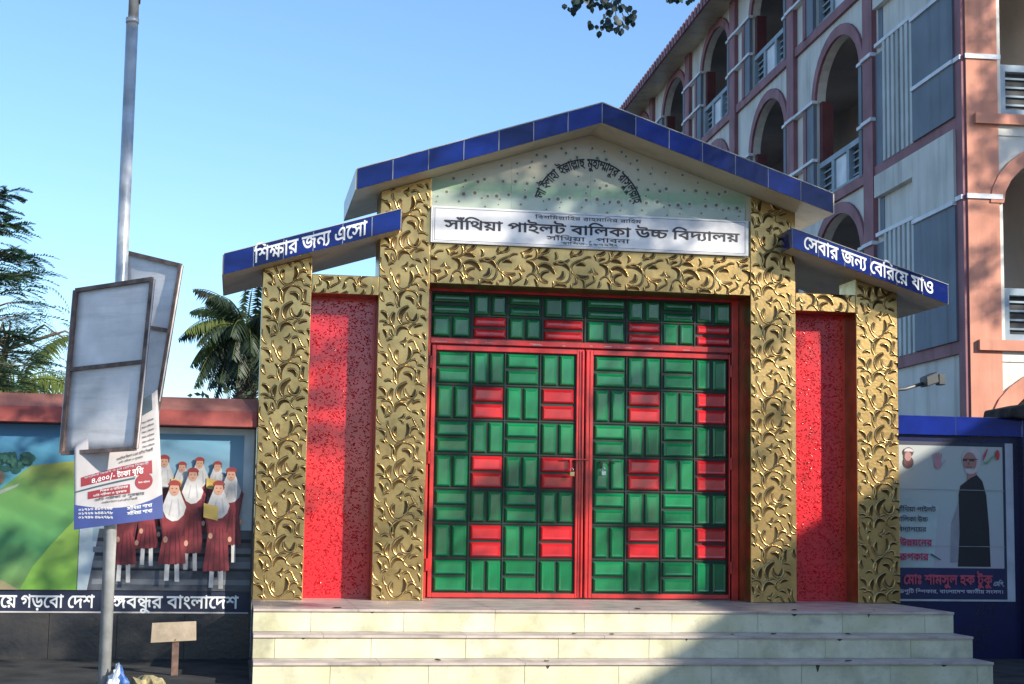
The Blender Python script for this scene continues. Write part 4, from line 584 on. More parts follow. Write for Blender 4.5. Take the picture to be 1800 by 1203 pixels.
[626,791,0],[695,734,1],[655,688,1],[603,729,0],[516,788,0],[440,827,0],[366,846,0],[325,846,1],[270,846,0],[190,807,0],[131,738,0],[106,693,1],
[114,678,0],[142,642,0],[160,622,1]]],[[[190,116,1],[197,105,1],[188,70,0],[161,-6,0],[130,-82,0],[113,-119,1],[46,-119,1],[61,-60,0],[86,64,0],
[93,116,1]]],[[[49,338,1],[291,338,1],[291,256,1],[49,256,1]]],[[[72,54,1],[72,91,0],[108,121,0],[133,121,1],[159,121,0],[196,91,0],[196,54,1],
[196,18,0],[159,-14,0],[133,-14,1],[108,-14,0],[72,18,0]]],[[[315,792,1],[397,792,1],[135,-125,1],[52,-125,1]]],[[[194,0,1],[194,622,1],[275,622,1],
[275,0,1]]]]
TEXT_LINES = {
'canopy_left': [[[31,0,0],[27,266,0],[48,943,0],[30,1862,0],[25,2128,0],[11,2984,0],[19,3901,0],[50,4505,0],[6,5020,0],[35,5778,0],[28,6124,0],[30,6806,0]],7072],
'canopy_right': [[[62,0,0],[28,346,0],[21,1028,0],[30,1624,0],[25,1890,0],[11,2746,0],[19,3663,0],[50,4267,0],[62,4782,0],[21,5128,0],[31,5724,0],[25,5990,0],
[35,6586,0],[37,6932,0],[24,7818,0],[30,8444,0],[7,8710,0]],9448],
'sign_top': [[[31,0,0],[21,266,0],[28,862,0],[31,1544,0],[23,1810,0],[58,2432,0],[30,3163,0],[31,3429,0],[29,3695,0],[25,4225,0],[25,5081,0],[30,5677,0],
[29,5943,0],[23,6473,0],[30,7095,0],[31,7361,0],[19,7627,0],[25,8231,0],[25,9087,0],[30,9683,0],[31,9949,0],[29,10215,0],[23,10745,0]],11367],
'sign_main': [[[28,0,0],[30,682,0],[0,887,0],[31,948,0],[16,1214,0],[37,1859,0],[30,2485,0],[20,3011,0],[30,3727,0],[4,3993,0],[26,4523,0],[12,5254,0],[21,6081,0],
[30,6677,0],[31,6943,0],[26,7209,0],[8,7940,0],[30,8747,0],[5,9273,0],[53,9985,0],[31,11107,0],[21,11373,0],[17,11969,0],[50,12572,0],[30,12827,0],
[26,13093,0],[37,13824,0]],14450],
'sign_place': [[[28,0,0],[30,682,0],[0,887,0],[31,948,0],[16,1214,0],[37,1859,0],[30,2485,0],[67,3011,0],[20,3534,0],[30,4250,0],[21,4516,0],[19,5112,0],
[30,5716,0]],5982],
'sign_est': [[[60,0,0],[30,721,0],[31,987,0],[20,1253,0],[15,1969,0],[68,2676,0],[39,3016,0],[47,3608,0],[45,4200,0],[40,4792,0],[4,5384,0],[1,5914,0]],6352],
'arc1': [[[26,0,0],[30,731,0]],997],
'arc2': [[[4,0,0],[26,530,0],[30,1261,0],[29,1527,0],[30,2057,0]],2323],
'arc3': [[[4,0,0],[58,530,0],[30,1261,0],[58,1527,0],[30,2258,0],[63,2524,0]],3126],
'arc4': [[[23,0,0],[33,622,0],[29,622,0],[30,1152,0],[57,1418,0],[30,2287,0],[17,2553,0],[33,3168,0],[25,3156,0]],3752],
'arc5': [[[25,0,0],[30,596,0],[28,862,0],[33,1544,0],[26,1544,0],[33,2275,0],[58,2275,0],[30,3006,0],[29,3272,0]],3802],
'mural_a': [[[31,0,0],[19,266,0],[35,870,0],[37,1216,0],[10,2102,0],[36,2758,0],[35,3470,0],[21,3816,0],[30,4412,0],[62,4938,0],[17,5284,0],[27,5887,0]],6564],
'mural_b': [[[21,0,0],[52,596,0],[21,1322,0],[55,1918,0],[33,2530,0],[25,2692,0],[21,3548,0],[30,4144,0],[1,4410,0],[26,4848,0],[30,5579,0],[35,5845,0],
[17,6191,0],[27,6794,0]],7471],
'p_money': [[[42,0,0],[67,592,0],[43,855,0],[38,1447,0],[38,2039,0],[70,2631,0],[68,3080,0],[12,3680,0],[30,4247,0],[8,4513,0],[30,5320,0],[21,5846,0],
[34,6442,0],[31,6442,0],[54,6708,0]],7431],
'p_small1': [[[23,0,0],[30,622,0],[18,888,0],[50,1484,0],[31,1739,0],[23,2005,0],[8,2627,0],[31,3694,0],[21,3960,0],[22,4556,0],[30,5277,0],[10,5543,0],
[7,6459,0],[47,7457,0],[23,8049,0],[62,8931,0],[51,9277,0],[31,9969,0],[14,10235,0],[25,10855,0],[31,11711,0],[27,11977,0],[48,12654,0],[30,13573,0],
[16,13839,0],[65,14484,0]],14750],
'p_small2': [[[31,0,0],[27,266,0],[48,943,0],[8,1862,0],[7,2929,0],[3,3927,0],[31,4820,0],[22,5086,0],[22,5807,0],[30,6528,0],[21,6794,0],[8,7390,0]],8197],
'p_small3': [[[22,0,0],[31,721,0],[15,987,0],[49,1537,0],[20,1954,0],[25,2670,0],[32,3266,0],[48,3532,0],[30,4451,0],[7,4977,0],[20,5975,0],[33,6691,0],
[25,6691,0],[59,7287,0],[30,8100,0],[25,8366,0]],8962],
'p_ph1': [[[38,0,0],[39,592,0],[45,1184,0],[39,1776,0],[41,2368,0],[42,3220,0],[46,3812,0],[38,4404,0],[40,4996,0],[44,5588,0],[46,6180,0]],6772],
'p_ph2': [[[38,0,0],[39,592,0],[45,1184,0],[40,1776,0],[44,2368,0],[47,3220,0],[42,3812,0],[42,4404,0],[40,4996,0],[45,5588,0],[46,6180,0]],6772],
'p_ph3': [[[38,0,0],[39,592,0],[45,1184,0],[42,1776,0],[44,2368,0],[42,3220,0],[47,3812,0],[40,4404,0],[45,4996,0],[47,5588,0],[40,6180,0]],6772],
'p_ph4': [[[28,0,0],[30,682,0],[0,887,0],[31,948,0],[16,1214,0],[37,1859,0],[30,2485,0],[27,3011,0],[30,3688,0],[9,3954,0],[30,4650,0]],4916],
'q1': [[[28,0,0],[30,682,0],[0,887,0],[31,948,0],[16,1214,0],[37,1859,0],[30,2485,0],[20,3011,0],[30,3727,0],[4,3993,0],[26,4523,0],[12,5254,0]],5821],
'q2': [[[21,0,0],[30,596,0],[31,862,0],[26,1128,0],[8,1859,0],[30,2666,0],[5,3192,0],[53,3904,0]],4766],
'q3': [[[31,0,0],[21,266,0],[17,862,0],[50,1465,0],[30,1720,0],[26,1986,0],[35,2717,0],[37,3063,0],[25,3689,0]],4285],
'q4': [[[5,0,0],[56,712,0],[37,1316,0],[35,1942,0],[19,2288,0],[25,2892,0]],3488],
'q5': [[[64,0,0],[20,769,0],[8,1485,0],[30,2292,0],[25,2558,0]],3154],
'q6': [[[6,0,0],[13,758,0],[69,1470,0],[62,1998,0],[23,2344,0],[30,2966,0],[2,3232,0],[27,3930,0],[30,4607,0],[23,4873,0],[28,5495,0],[33,6177,0],
[26,6177,0],[29,7168,0],[8,7698,0],[12,8765,0],[33,9249,0],[8,9332,0],[33,9919,0]],10139],
'q6b': [[[6,0,0],[23,758,0],[31,1380,0],[20,1646,0],[67,2362,0]],2625],
'q7': [[[23,0,0],[30,622,0],[19,888,0],[19,1492,0],[32,2096,0],[37,2362,0],[62,3248,0],[13,3594,0],[20,4306,0],[33,5022,0],[66,5022,0],[31,6115,0],
[61,6381,0],[8,7639,0],[30,8446,0],[25,8712,0],[67,9308,0],[21,9831,0],[30,10427,0],[1,10693,0],[26,11131,0],[30,11862,0],[35,12128,0],[17,12474,0],
[27,13077,0],[11,14014,0],[30,14931,0],[15,15197,0],[32,15904,0],[37,16170,0],[28,17056,0],[1,17738,0],[28,18176,0],[17,18858,0],[71,19461,0]],19840],
}
# ------------------------------------------------------------------ lettering
GD = {'g': GLYPH_CONTOURS, 'l': TEXT_LINES}
def _flat(c, wt):
    q = []; n = len(c)
    for i in range(n):
        a = c[i]; b = c[(i+1) % n]; q.append(a)
        if not a[2] and not b[2]: q.append([(a[0]+b[0])/2, (a[1]+b[1])/2, 1])
    k = next(i for i, p in enumerate(q) if p[2]); q = q[k:]+q[:k]; q.append(q[0]); pts = []; i = 0
    while i < len(q)-1:
        if q[i+1][2]: pts.append((q[i][0], q[i][1])); i += 1
        else:
            for t in (0, 0.34, 0.67):
                pts.append(tuple((1-t)**2*q[i][j]+2*t*(1-t)*q[i+1][j]+t*t*q[i+2][j] for j in (0, 1)))
            i += 2
    out = []
    for p in pts:
        if not out or (abs(p[0]-out[-1][0])+abs(p[1]-out[-1][1])) > 0.5: out.append(p)
    if len(out) > 2 and abs(out[0][0]-out[-1][0])+abs(out[0][1]-out[-1][1]) < 0.5: out.pop()
    if wt and len(out) > 2:        # TrueType outer contours run clockwise: the outside is on the left
        m = len(out); res = []
        for i in range(m):
            p0 = Vector(out[i-1]); p1 = Vector(out[i]); p2 = Vector(out[(i+1) % m])
            n1 = (p1-p0); n2 = (p2-p1)
            if n1.length < 1e-6 or n2.length < 1e-6: res.append(tuple(p1)); continue
            n1.normalize(); n2.normalize()
            nn = Vector((-n1.y-n2.y, n1.x+n2.x))
            if nn.length < 0.3: res.append(tuple(p1)); continue
            nn.normalize(); k_ = wt/max(0.55, nn.dot(Vector((-n1.y, n1.x))))
            res.append((p1.x+nn.x*k_, p1.y+nn.y*k_))
        out = res
    return out
def line_width(key): return GD['l'][key][1]
def text_tris(key, fx, wt=12, gap=0):
    V = []; E = []; loops = []; off = 0
    gl, w = GD['l'][key]
    for g, x, y in gl:
        for c in GD['g'][g]:
            if len(c) < 3: continue
            p = [(a+x, b+y) for a, b in _flat(c, wt)]
            if len(p) < 3: continue
            n = len(V); V += [Vector(q) for q in p]; E += [(n+i, n+(i+1) % len(p)) for i in range(len(p))]; loops.append(p)
    vs, es, fs, _, _, _ = delaunay_2d_cdt(V, E, [], 0, 0.01)
    bb = [(min(p[0] for p in l), max(p[0] for p in l), l) for l in loops]
    F = []
    for f in fs:
        cx = sum(vs[i].x for i in f)/len(f); cy = sum(vs[i].y for i in f)/len(f); wn_ = 0
        for b0, b1, l in bb:
            if cx < b0: continue
            if cx > b1: continue
            for i in range(len(l)):
                y0 = l[i-1][1]; y1 = l[i][1]
                if (y0 <= cy) != (y1 <= cy):
                    xx = l[i-1][0]+(cy-y0)/(y1-y0)*(l[i][0]-l[i-1][0])
                    if xx > cx: wn_ += 1 if y1 > y0 else -1
        if wn_: F.append(tuple(f))
    return [fx(v.x, v.y) for v in vs], F
def text(name, key, x0, x1, zb, hh, y, m, parent, slope=0.0, wt=12, fx=None, zoff=0.0):
    w = line_width(key); sx = (x1-x0)/w; sz = hh/640.0
    if fx is None: fx = lambda a, b: (x0+a*sx, y, zb+b*sz+slope*(a*sx))
    vs, F = text_tris(key, fx, wt)
    used = sorted({i for f in F for i in f}); mp = {a: i for i, a in enumerate(used)}
    me = bpy.data.meshes.new(name); me.from_pydata([vs[i] for i in used], [], [tuple(mp[i] for i in f) for f in F])
    me.materials.append(m); me.update()
    o = bpy.data.objects.new(name, me); COL.objects.link(o); o.parent = parent
    return o
# ================================================================== THE SETTING
g = MB(); g.quad((-300, -300, 0), (300, -300, 0), (300, 300, 0), (-300, 300, 0))
g.build('ground', asphalt, kind='structure')
g = MB(); g.quad((-9, -4.2, 0.004), (0.17, -4.2, 0.004), (0.17, 0.3, 0.004), (-9, 0.3, 0.004)); g.quad((6.6, -3.0, 0.004), (12, -3.0, 0.004), (12, 0.3, 0.004), (6.6, 0.3, 0.004))
g.build('verge', verge_m, kind='structure')

# ================================================================== SCHOOL BUILDING
SA = math.radians(2.833)
school = thing('school_building', 'pale multi-storey school with maroon columns and arched verandas rising behind the gate', 'building', (10.17, 5.57, 0), -SA)
FL = [0.0, 3.95, 7.22, 10.55, 13.15]
P0, PER, CW = 3.62, 4.38, 0.46
NB = 9
YEND = P0+PER*NB+CW
# --- slabs, core and corridor walls
m = MB()
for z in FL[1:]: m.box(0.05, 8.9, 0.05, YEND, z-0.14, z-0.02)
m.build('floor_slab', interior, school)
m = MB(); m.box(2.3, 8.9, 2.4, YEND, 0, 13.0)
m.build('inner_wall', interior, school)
def arch_pieces(mb, put, a0, a1, zs, zt, top, wall0, wall1, th, n=14):
    """wall above an elliptical opening a0..a1, spring zs, crown zt, up to top; put(a, d, z) places a point"""
    c = (a0+a1)/2; r = (a1-a0)/2; h = zt-zs
    pr = [(c-r*math.cos(math.pi*i/n), zs+h*math.sin(math.pi*i/n)) for i in range(n+1)]
    for i in range(n):
        (p, q), (p2, q2) = pr[i], pr[i+1]
        mb.quad(put(p, 0, q), put(p2, 0, q2), put(p2, 0, top), put(p, 0, top))
        mb.quad(put(p, 0, q), put(p, th, q), put(p2, th, q2), put(p2, 0, q2))
        mb.quad(put(p, th, q), put(p, th, top), put(p2, th, top), put(p2, th, q2))
def trim_ring(mb, put, a0, a1, zs, zt, w, d0, d1, n=16, foot=0.0, w_far=None):
    c = (a0+a1)/2; r = (a1-a0)/2; h = zt-zs
    def P(t, e): return (c-(r+e)*math.cos(t), zs+(h+e)*math.sin(t))
    for i in range(n):
        t, t2 = math.pi*i/n, math.pi*(i+1)/n
        A, B, C_, D_ = P(t, 0.0), P(t2, 0.0), P(t2, w), P(t, w)
        mb.quad(put(A[0], d1, A[1]), put(B[0], d1, B[1]), put(C_[0], d1, C_[1]), put(D_[0], d1, D_[1]))
        mb.quad(put(D_[0], d0, D_[1]), put(D_[0], d1, D_[1]), put(C_[0], d1, C_[1]), put(C_[0], d0, C_[1]))
        mb.quad(put(A[0], d0, A[1]), put(B[0], d0, B[1]), put(B[0], d1, B[1]), put(A[0], d1, A[1]))
side = lambda a, d, z: (d, a, z)            # side wall: runs along local y, depth to +x
front = lambda a, d, z: (a, d, z)           # street front: runs along local x, depth to +y
def sbox(mb, put, a0, a1, d0, d1, z0, z1):
    p = put(a0, d0, z0); q = put(a1, d1, z1)
    mb.box(min(p[0], q[0]), max(p[0], q[0]), min(p[1], q[1]), max(p[1], q[1]), z0, z1)
def balustrade(put, a0, a1, zf, cells):
    b = MB(); z0, z1 = zf+0.02, zf+0.78
    sbox(b, put, a0, a1, 0.02, 0.16, z1-0.10, z1); sbox(b, put, a0, a1, 0.02, 0.16, z0, z0+0.10)
    n = len(cells); w = (a1-a0)/n
    for i in range(n+1):
        c = a0+w*i; sbox(b, put, max(a0, c-0.07), min(a1, c+0.07), 0.021, 0.159, z0+0.10, z1-0.10)
    o = b.build('balustrade', paleblue, school)
    for i, k in enumerate(cells):
        c0, c1 = a0+w*i+0.075, a0+w*(i+1)-0.075
        q = MB()
        if k == 'p':
            sbox(q, put, c0, c1, 0.06, 0.12, z0+0.11, z1-0.11); q.build('infill_panel', whitetrim, o)
        else:
            sbox(q, put, c0, c1, 0.13, 0.14, z0+0.105, z1-0.105); q.mi = 1  # black sheet stands in for the dark hole behind the slats
            nz = 4
            for j in range(nz):
                zc = z0+0.12+(z1-z0-0.24)*(j+0.5)/nz
                sbox(q, put, c0, c1, 0.09, 0.12, zc-0.014, zc+0.014)
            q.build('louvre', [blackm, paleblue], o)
def arch_bay(put, w0, w1, a0, a1, zf, ztop, zs, zt, cells, wallm, trimm, pil=True, jamb_far=True):
    w = MB(); th = 0.16
    sbox(w, put, w0, a0, 0, th, zf, ztop); sbox(w, put, a1, w1, 0, th, zf, ztop)
    arch_pieces(w, put, a0, a1, zs, zt, ztop, w0, w1, th)
    w.build('veranda_wall', wallm, school)
    t = MB(); trim_ring(t, put, a0, a1, zs, zt, 0.20, 0.0, -0.05); t.build('arch_trim', trimm, school)
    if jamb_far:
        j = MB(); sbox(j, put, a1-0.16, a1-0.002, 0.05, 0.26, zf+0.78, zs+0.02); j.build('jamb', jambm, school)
    if pil:
        j = MB(); sbox(j, put, a1+0.012, a1+0.42, -0.07, -0.002, zf+0.0, zs); sbox(j, put, a0-0.16, a0-0.012, -0.07, -0.002, zf, zs)
        j.build_each('pilaster', greyblue, school)
        j = MB(); sbox(j, put, a1+0.42, a1+0.60, -0.085, -0.002, zf, zs); j.build('pilaster_strip', trimm, school)
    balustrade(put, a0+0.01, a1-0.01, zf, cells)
storeys = [(0, 3.95, 0, 0), (3.95, 7.22, 5.95, 6.82), (7.22, 10.55, 9.15, 10.05), (10.55, 13.13, 12.2, 12.92)]
for b in range(1, NB):
    c0 = P0+PER*(b-1)                # column before the bay
    w0, w1 = c0+CW, c0+PER
    for (zf, zt_, zs, zc) in storeys[1:]:
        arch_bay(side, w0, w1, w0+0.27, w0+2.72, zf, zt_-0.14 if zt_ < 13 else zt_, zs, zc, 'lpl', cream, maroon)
        bd = MB()
        for z in ((zs, zf+0.82) if zf > 4 else (zs,)):
            sbox(bd, side, w0+2.66, w1+0.0, -0.115, -0.004, z, z+0.055); sbox(bd, side, w0, w0+0.28, -0.10, -0.004, z, z+0.055)
            sbox(bd, side, c0-0.012, w0+0.012, -0.125, -0.004, z-0.003, z+0.058)
        bd.build_each('white_band', whitetrim, school)
for b in range(0, NB):
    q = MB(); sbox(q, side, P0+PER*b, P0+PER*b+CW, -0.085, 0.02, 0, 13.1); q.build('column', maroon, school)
m = MB(); sbox(m, side, P0+0.3, YEND, 0.0, 0.24, 0, 3.82); sbox(m, side, 0.05, P0+0.3, 0.0, 0.24, 0, 3.82)
m.build('ground_floor_wall', cream, school)
for z in FL[1:4]:
    q = MB(); sbox(q, side, 0.06, YEND, -0.06, 0.25, z-0.15, z+0.03); q.build('floor_beam', maroon, school)
# --- blank bay beside the corner
for (zf, zt_, zs, zc) in storeys[1:]:
    top = zt_-0.15 if zt_ < 13 else zt_
    w = MB(); sbox(w, side, 0.05, P0, 0.0, 0.24, zf, top); w.build('bay_wall', cream, school)
    w = MB(); sbox(w, side, 0.235, 1.82, -0.10, -0.002, zf+0.03, zs); w.build('grey_panel', greyblue, school)
    w = MB(); sbox(w, side, 3.30, P0-0.003, -0.03, -0.003, zf+0.03, zs); w.build('grey_strip', greyblue, school)
    w = MB()
    for k in range(7):
        a = 1.86+k*0.2; sbox(w, side, a, a+0.11, -0.075, -0.004, zf+0.03, zs+0.1)
        sbox(w, side, a+0.11, a+0.2, -0.03, -0.004, zf+0.03, zs+0.1)
    w.build('corrugated_panel', louvre_m, school)
    w = MB(); sbox(w, side, 1.83, P0-0.1, -0.085, -0.004, zs+0.1, zs+0.16); sbox(w, side, 0.235, 1.825, -0.135, -0.003, zs, zs+0.06)
    if zf > 7: sbox(w, side, 0.235, 1.825, -0.13, -0.101, zf+0.82, zf+0.88)
    w.build_each('white_band', whitetrim, school)
    w = MB(); w.box(-0.11, -0.004, 1.825, 3.50, zs+0.75, top-0.005); w.box(-0.11, -0.004, 0.236, 1.823, zs+0.062, top-0.005); w.build_each('raised_panel', cream, school)
    w = MB(); w.box(-0.012, -0.003, 3.30, 3.5, zs+0.17, zs+0.745); w.build('grey_strip', greyblue, school)
# --- roof
m = MB(); m.box(-0.60, 9.6, -0.6, YEND+0.5, 13.08, 13.2); m.build('roof_slab', soffit, school)
m = MB()
n = 150
for k in range(n):
    a = -0.6+(YEND+1.1)*k/n; m.box(-0.66, -0.602, a, a+(YEND+1.1)/n*0.6, 13.02, 13.25)
m.box(-0.64, -0.601, -0.6, YEND+0.5, 13.04, 13.22)
m.build('roof_edge', maroon, school)
# --- street front, sunlit
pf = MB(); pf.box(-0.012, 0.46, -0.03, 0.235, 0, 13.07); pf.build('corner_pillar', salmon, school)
pf = MB(); pf.box(-0.07, -0.013, 0.0, 0.232, 0, 13.07); pf.build('corner_return', maroon, school)
for k in range(2):
    x0 = 0.46+k*3.55
    for (zf, zt_, zs, zc) in storeys[1:]:
        arch_bay(front, x0, x0+3.09, x0+0.06, x0+3.03, zf, zt_-0.14 if zt_ < 13 else zt_, zs, zc, 'lplpl', cream, salmon, pil=False, jamb_far=False)
    w = MB(); w.box(x0, x0+0.06, 0, 0.24, 0, 3.8); arch_pieces(w, front, x0+0.06, x0+3.03, 2.75, 3.5, 3.8, 0, 0, 0.24); w.build('veranda_wall', cream, school)
    t = MB(); trim_ring(t, front, x0+0.06, x0+3.03, 2.75, 3.5, 0.26, 0, -0.06); t.build('arch_trim', salmon, school)
    q = MB(); q.box(x0+3.09, x0+3.55, -0.03, 0.235, 0, 13.07); q.build('corner_pillar', salmon, school)
for z in FL[1:4]:
    q = MB(); q.box(0.465, 8.0, -0.02, 0.24, z-0.28, z-0.13); q.mi = 1; q.box(0.10, 7.99, -0.10, 0.2, z-0.129, z+0.02); q.build('floor_ledge', [cream, salmon], school)
q = MB()
for z in (6.0, 8.05, 9.2): q.box(-0.03, 0.50, -0.06, -0.031, z, z+0.07)
for z in (6.0, 8.05, 9.18): q.box(-0.10, -0.071, 0.0, 0.232, z-0.004, z+0.06)
q.build_each('white_band', whitetrim, school)

# ================================================================== GATEHOUSE
GX = [0.19, 0.657, 1.305, 1.80, 5.067, 5.545, 6.19, 6.64]
PZ = 0.58
gate = thing('school_gatehouse', 'gold-clad gatehouse with blue tiled gable roof at the top of the marble steps', 'gatehouse', (3.43, 0, 0))
def gz(o): o.location.x -= 3.43; return o
CS = 0.3075
def can_l(x): return 3.603+CS*(x+0.18)
def can_r(x): return 3.603+CS*(7.05-x)
RS = 0.331
RX, RA, RB, RZ = 3.405, 1.034, 5.776, 5.227
def roof_u(x): return RZ-RS*abs(x-RX)
# --- embossed acanthus scrolls: one tile of flat grooves darkened by colour, each with a raised rim, repeated
rs = random.Random(5)
TU = 0.00129
TW, TH_ = 360*TU, 575*TU
GROOVES = [  # start x, y, end x, y, offset of the middle x, y, width (tile units, y downwards)
 (225,118,272,-10,-30,-12,34),(272,-10,345,105,42,-30,9),(268,48,326,92,14,-16,28),(392,15,390,104,-14,0,28),(94,8,112,74,-10,0,22),(172,0,196,96,16,-6,17),
 (128,112,180,112,0,-12,15),(82,158,134,216,8,-10,24),(192,158,184,242,-12,6,32),(296,112,248,238,-34,-6,36),(282,152,352,214,-14,22,20),(356,158,320,216,6,12,26),
 (384,186,424,218,6,-8,20),(342,272,402,254,0,-10,20),(208,334,292,288,-14,-34,28),(100,292,128,356,6,-6,22),(80,318,114,424,-18,8,11),(168,286,190,338,-8,4,18),
 (274,342,232,378,12,6,14),(338,334,384,350,0,-8,15),(398,314,418,356,6,-6,18),(298,388,338,378,0,-8,12),(224,444,226,514,-12,0,26),(298,416,286,514,16,8,28),
 (176,462,302,508,-6,62,9),(328,486,388,464,-6,-20,17),(388,484,424,524,8,-8,20),(92,474,134,518,8,-8,22),(312,528,364,550,12,-22,9),(108,556,136,570,0,-8,16),
 (106,262,188,306,20,-26,9),(352,238,332,322,-36,0,7),(346,368,392,434,8,22,9),(142,252,78,238,0,-12,11),(68,442,114,452,0,10,9),(160,398,184,462,-10,4,10),
 (250,252,300,244,0,-8,8),(358,128,424,138,0,-10,9),(402,380,420,440,6,0,12),(140,380,176,366,0,-8,12),(370,560,420,572,0,-8,10),(152,510,166,556,-8,0,12),(238,396,262,420,8,-6,10)]
base_strokes = []
for (X0, Y0, X1, Y1, BX, BY, WD) in GROOVES:
    n = 9 if WD < 12 or abs(BX)+abs(BY) > 28 else 7; P = []
    for i in range(n+1):
        t = i/n; q = 4*t*(1-t)
        x = X0+(X1-X0)*t+BX*q; y = Y0+(Y1-Y0)*t+BY*q
        dx = (X1-X0)+BX*4*(1-2*t); dy = (Y1-Y0)+BY*4*(1-2*t)
        P.append(((x-65)*TU, (575-y)*TU, math.atan2(-dy, dx), WD*TU*(0.12+0.88*math.sin(math.pi*min(1, 0.06+0.94*t))**0.8)))
    cr = (X1-X0)*(-BY)-(-(Y1-Y0))*BX
    base_strokes.append((P, 1 if cr > 0 else -1))
def relief(parent, x0, x1, zf0, zf1, y, rot=False, h=0.010, ph=(0, 0)):
    mb = MB(); zmax = max(zf1(x0), zf1(x1)); e = 0.006
    W_, H_ = (TH_, TW) if rot else (TW, TH_)
    for i in range(-1, int((x1-x0)/W_)+2):
        for j in range(-1, int((zmax-zf0)/H_)+2):
            for s, sgn in base_strokes:
                P = []
                for (px, pz, a, w) in s:
                    if rot: px, pz, a = pz, TW-px, a-math.pi/2
                    P.append((x0+i*W_+px-ph[0], zf0+j*H_+pz-ph[1], a, w))
                cx = sum(p[0] for p in P)/len(P); cz = sum(p[1] for p in P)/len(P)
                if not (x0+e < cx < x1-e and zf0+e < cz < zf1(cx)-e): continue
                n = len(mb.v)
                for (px, pz, a, w) in P:
                    nx, nz = -math.sin(a)*sgn, math.cos(a)*sgn
                    for k, d in ((-0.5*w, 0.0008), (0.42*w, 0.0008), (0.5*w+0.002, h), (0.5*w+0.009, h*0.8), (0.5*w+0.016, 0)):
                        qx = min(max(px+nx*k, x0+e), x1-e); qz = min(max(pz+nz*k, zf0+e), zf1(qx)-e)
                        mb.v.append((qx, y-d, qz))
                for t in range(len(P)-1):
                    a = n+5*t
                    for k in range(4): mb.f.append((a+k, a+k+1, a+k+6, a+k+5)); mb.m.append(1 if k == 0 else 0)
    o = mb.build('raised_scrollwork', [gold, groove_shade_patina], parent, kind='stuff', smooth=True); return o
def gold_part(name, x0, x1, z0f, z1f, y0, y1, rot=False, ph=(0, 0)):
    m = MB(); m.prism([(x0, z0f), (x1, z0f), (x1, z1f(x1)), (x0, z1f(x0))] if abs(z1f((x0+x1)/2)-(z1f(x0)+z1f(x1))/2) < 1e-6 else
                      [(x0, z0f), (x1, z0f), (x1, z1f(x1)), ((x0+x1)/2, z1f((x0+x1)/2)), (x0, z1f(x0))], y0, y1)
    o = gz(m.build(name, gold_dark, gate, bevel=0.006))
    relief(o, x0, x1, z0f, z1f, y0-0.0005, rot, ph=ph)
    return o
gold_part('pillar', GX[0], GX[1], PZ, lambda x: can_l(x), 0, 0.45)
gold_part('pillar', GX[2], GX[3], PZ, lambda x: roof_u(x), 0, 0.45)
gold_part('pillar', GX[4], GX[5], PZ, lambda x: roof_u(x), 0, 0.45, ph=(0.05, 0.2))
gold_part('pillar', GX[6], GX[7], PZ, lambda x: can_r(x), 0, 0.45, ph=(0, 0.3))
gold_part('cross_band', GX[1]+0.001, GX[2]-0.001, 3.505, lambda x: 3.69, 0.003, 0.44, rot=True)
gold_part('cross_band', GX[5]+0.001, GX[6]-0.001, 3.515, lambda x: 3.70, 0.003, 0.44, rot=True, ph=(0.2, 0.1))
gold_part('lintel', GX[3]+0.001, GX[4]-0.001, 3.648, lambda x: 4.045, 0.004, 0.44, rot=True, ph=(0.1, 0.03))
# --- recessed red panels with beaten flecks
def red_panel(x0, x1, ztop, seed):
    m = MB(); m.box(x0+0.001, x1-0.001, 0.30, 0.36, PZ, ztop); o = gz(m.build('red_panel', redlac, gate))
    r = random.Random(seed); mb = MB()
    n = 2300
    for i in range(n):
        x = r.uniform(x0+0.03, x1-0.03); z = r.uniform(PZ+0.03, ztop-0.03)
        a = r.uniform(-1.2, 1.2); L = r.uniform(0.009, 0.017); w = r.uniform(0.005, 0.008); h = r.uniform(0.006, 0.011)
        c, s = math.cos(a), math.sin(a); k = len(mb.v)
        for (u, v, d) in ((-L, 0, 0), (0, -w, 0), (L, 0, 0), (0, w, 0), (-L*0.35, 0, h), (L*0.35, 0, h*0.8)):
            mb.v.append((x+u*c-v*s, 0.2995-d, z+u*s+v*c))
        for f in ((0, 1, 4), (1, 5, 4), (1, 2, 5), (2, 3, 5), (3, 4, 5), (3, 0, 4)): mb.f.append(tuple(k+q for q in f)); mb.m.append(0)
    mb.build('hammered_flecks', redfleck, o, kind='stuff')
red_panel(GX[1], GX[2], 3.51, 3); red_panel(GX[5], GX[6], 3.52, 4)
m = MB(); m.box(GX[3]+0.001, GX[4]-0.001, 0.36, 0.44, 3.70, 4.0); gz(m.build('inner_lintel', gold_dark, gate))
# --- pediment
ped = bpy.data.materials.new('pediment_print'); ped.use_nodes = True
nt = ped.node_tree; N = nt.nodes; L = nt.links; b = N['Principled BSDF']; b.inputs['Roughness'].default_value = 0.22
tc = N.new('ShaderNodeTexCoord'); sx = N.new('ShaderNodeSeparateXYZ'); L.new(tc.outputs['Object'], sx.inputs[0])
nz = N.new('ShaderNodeTexNoise'); nz.inputs['Scale'].default_value = 1.0; nz.inputs['Detail'].default_value = 5
mp = N.new('ShaderNodeMapping'); mp.inputs['Scale'].default_value = (1.2, 1, 16); L.new(tc.outputs['Object'], mp.inputs[0]); L.new(mp.outputs[0], nz.inputs['Vector'])
ma = N.new('ShaderNodeMath'); ma.operation = 'MULTIPLY_ADD'; ma.inputs[1].default_value = 0.10; L.new(nz.outputs['Fac'], ma.inputs[0]); L.new(sx.outputs['Z'], ma.inputs[2])
mr = N.new('ShaderNodeMapRange'); mr.inputs[1].default_value = 4.45; mr.inputs[2].default_value = 5.3; L.new(ma.outputs[0], mr.inputs[0])
cr = N.new('ShaderNodeValToRGB'); e = cr.color_ramp.elements
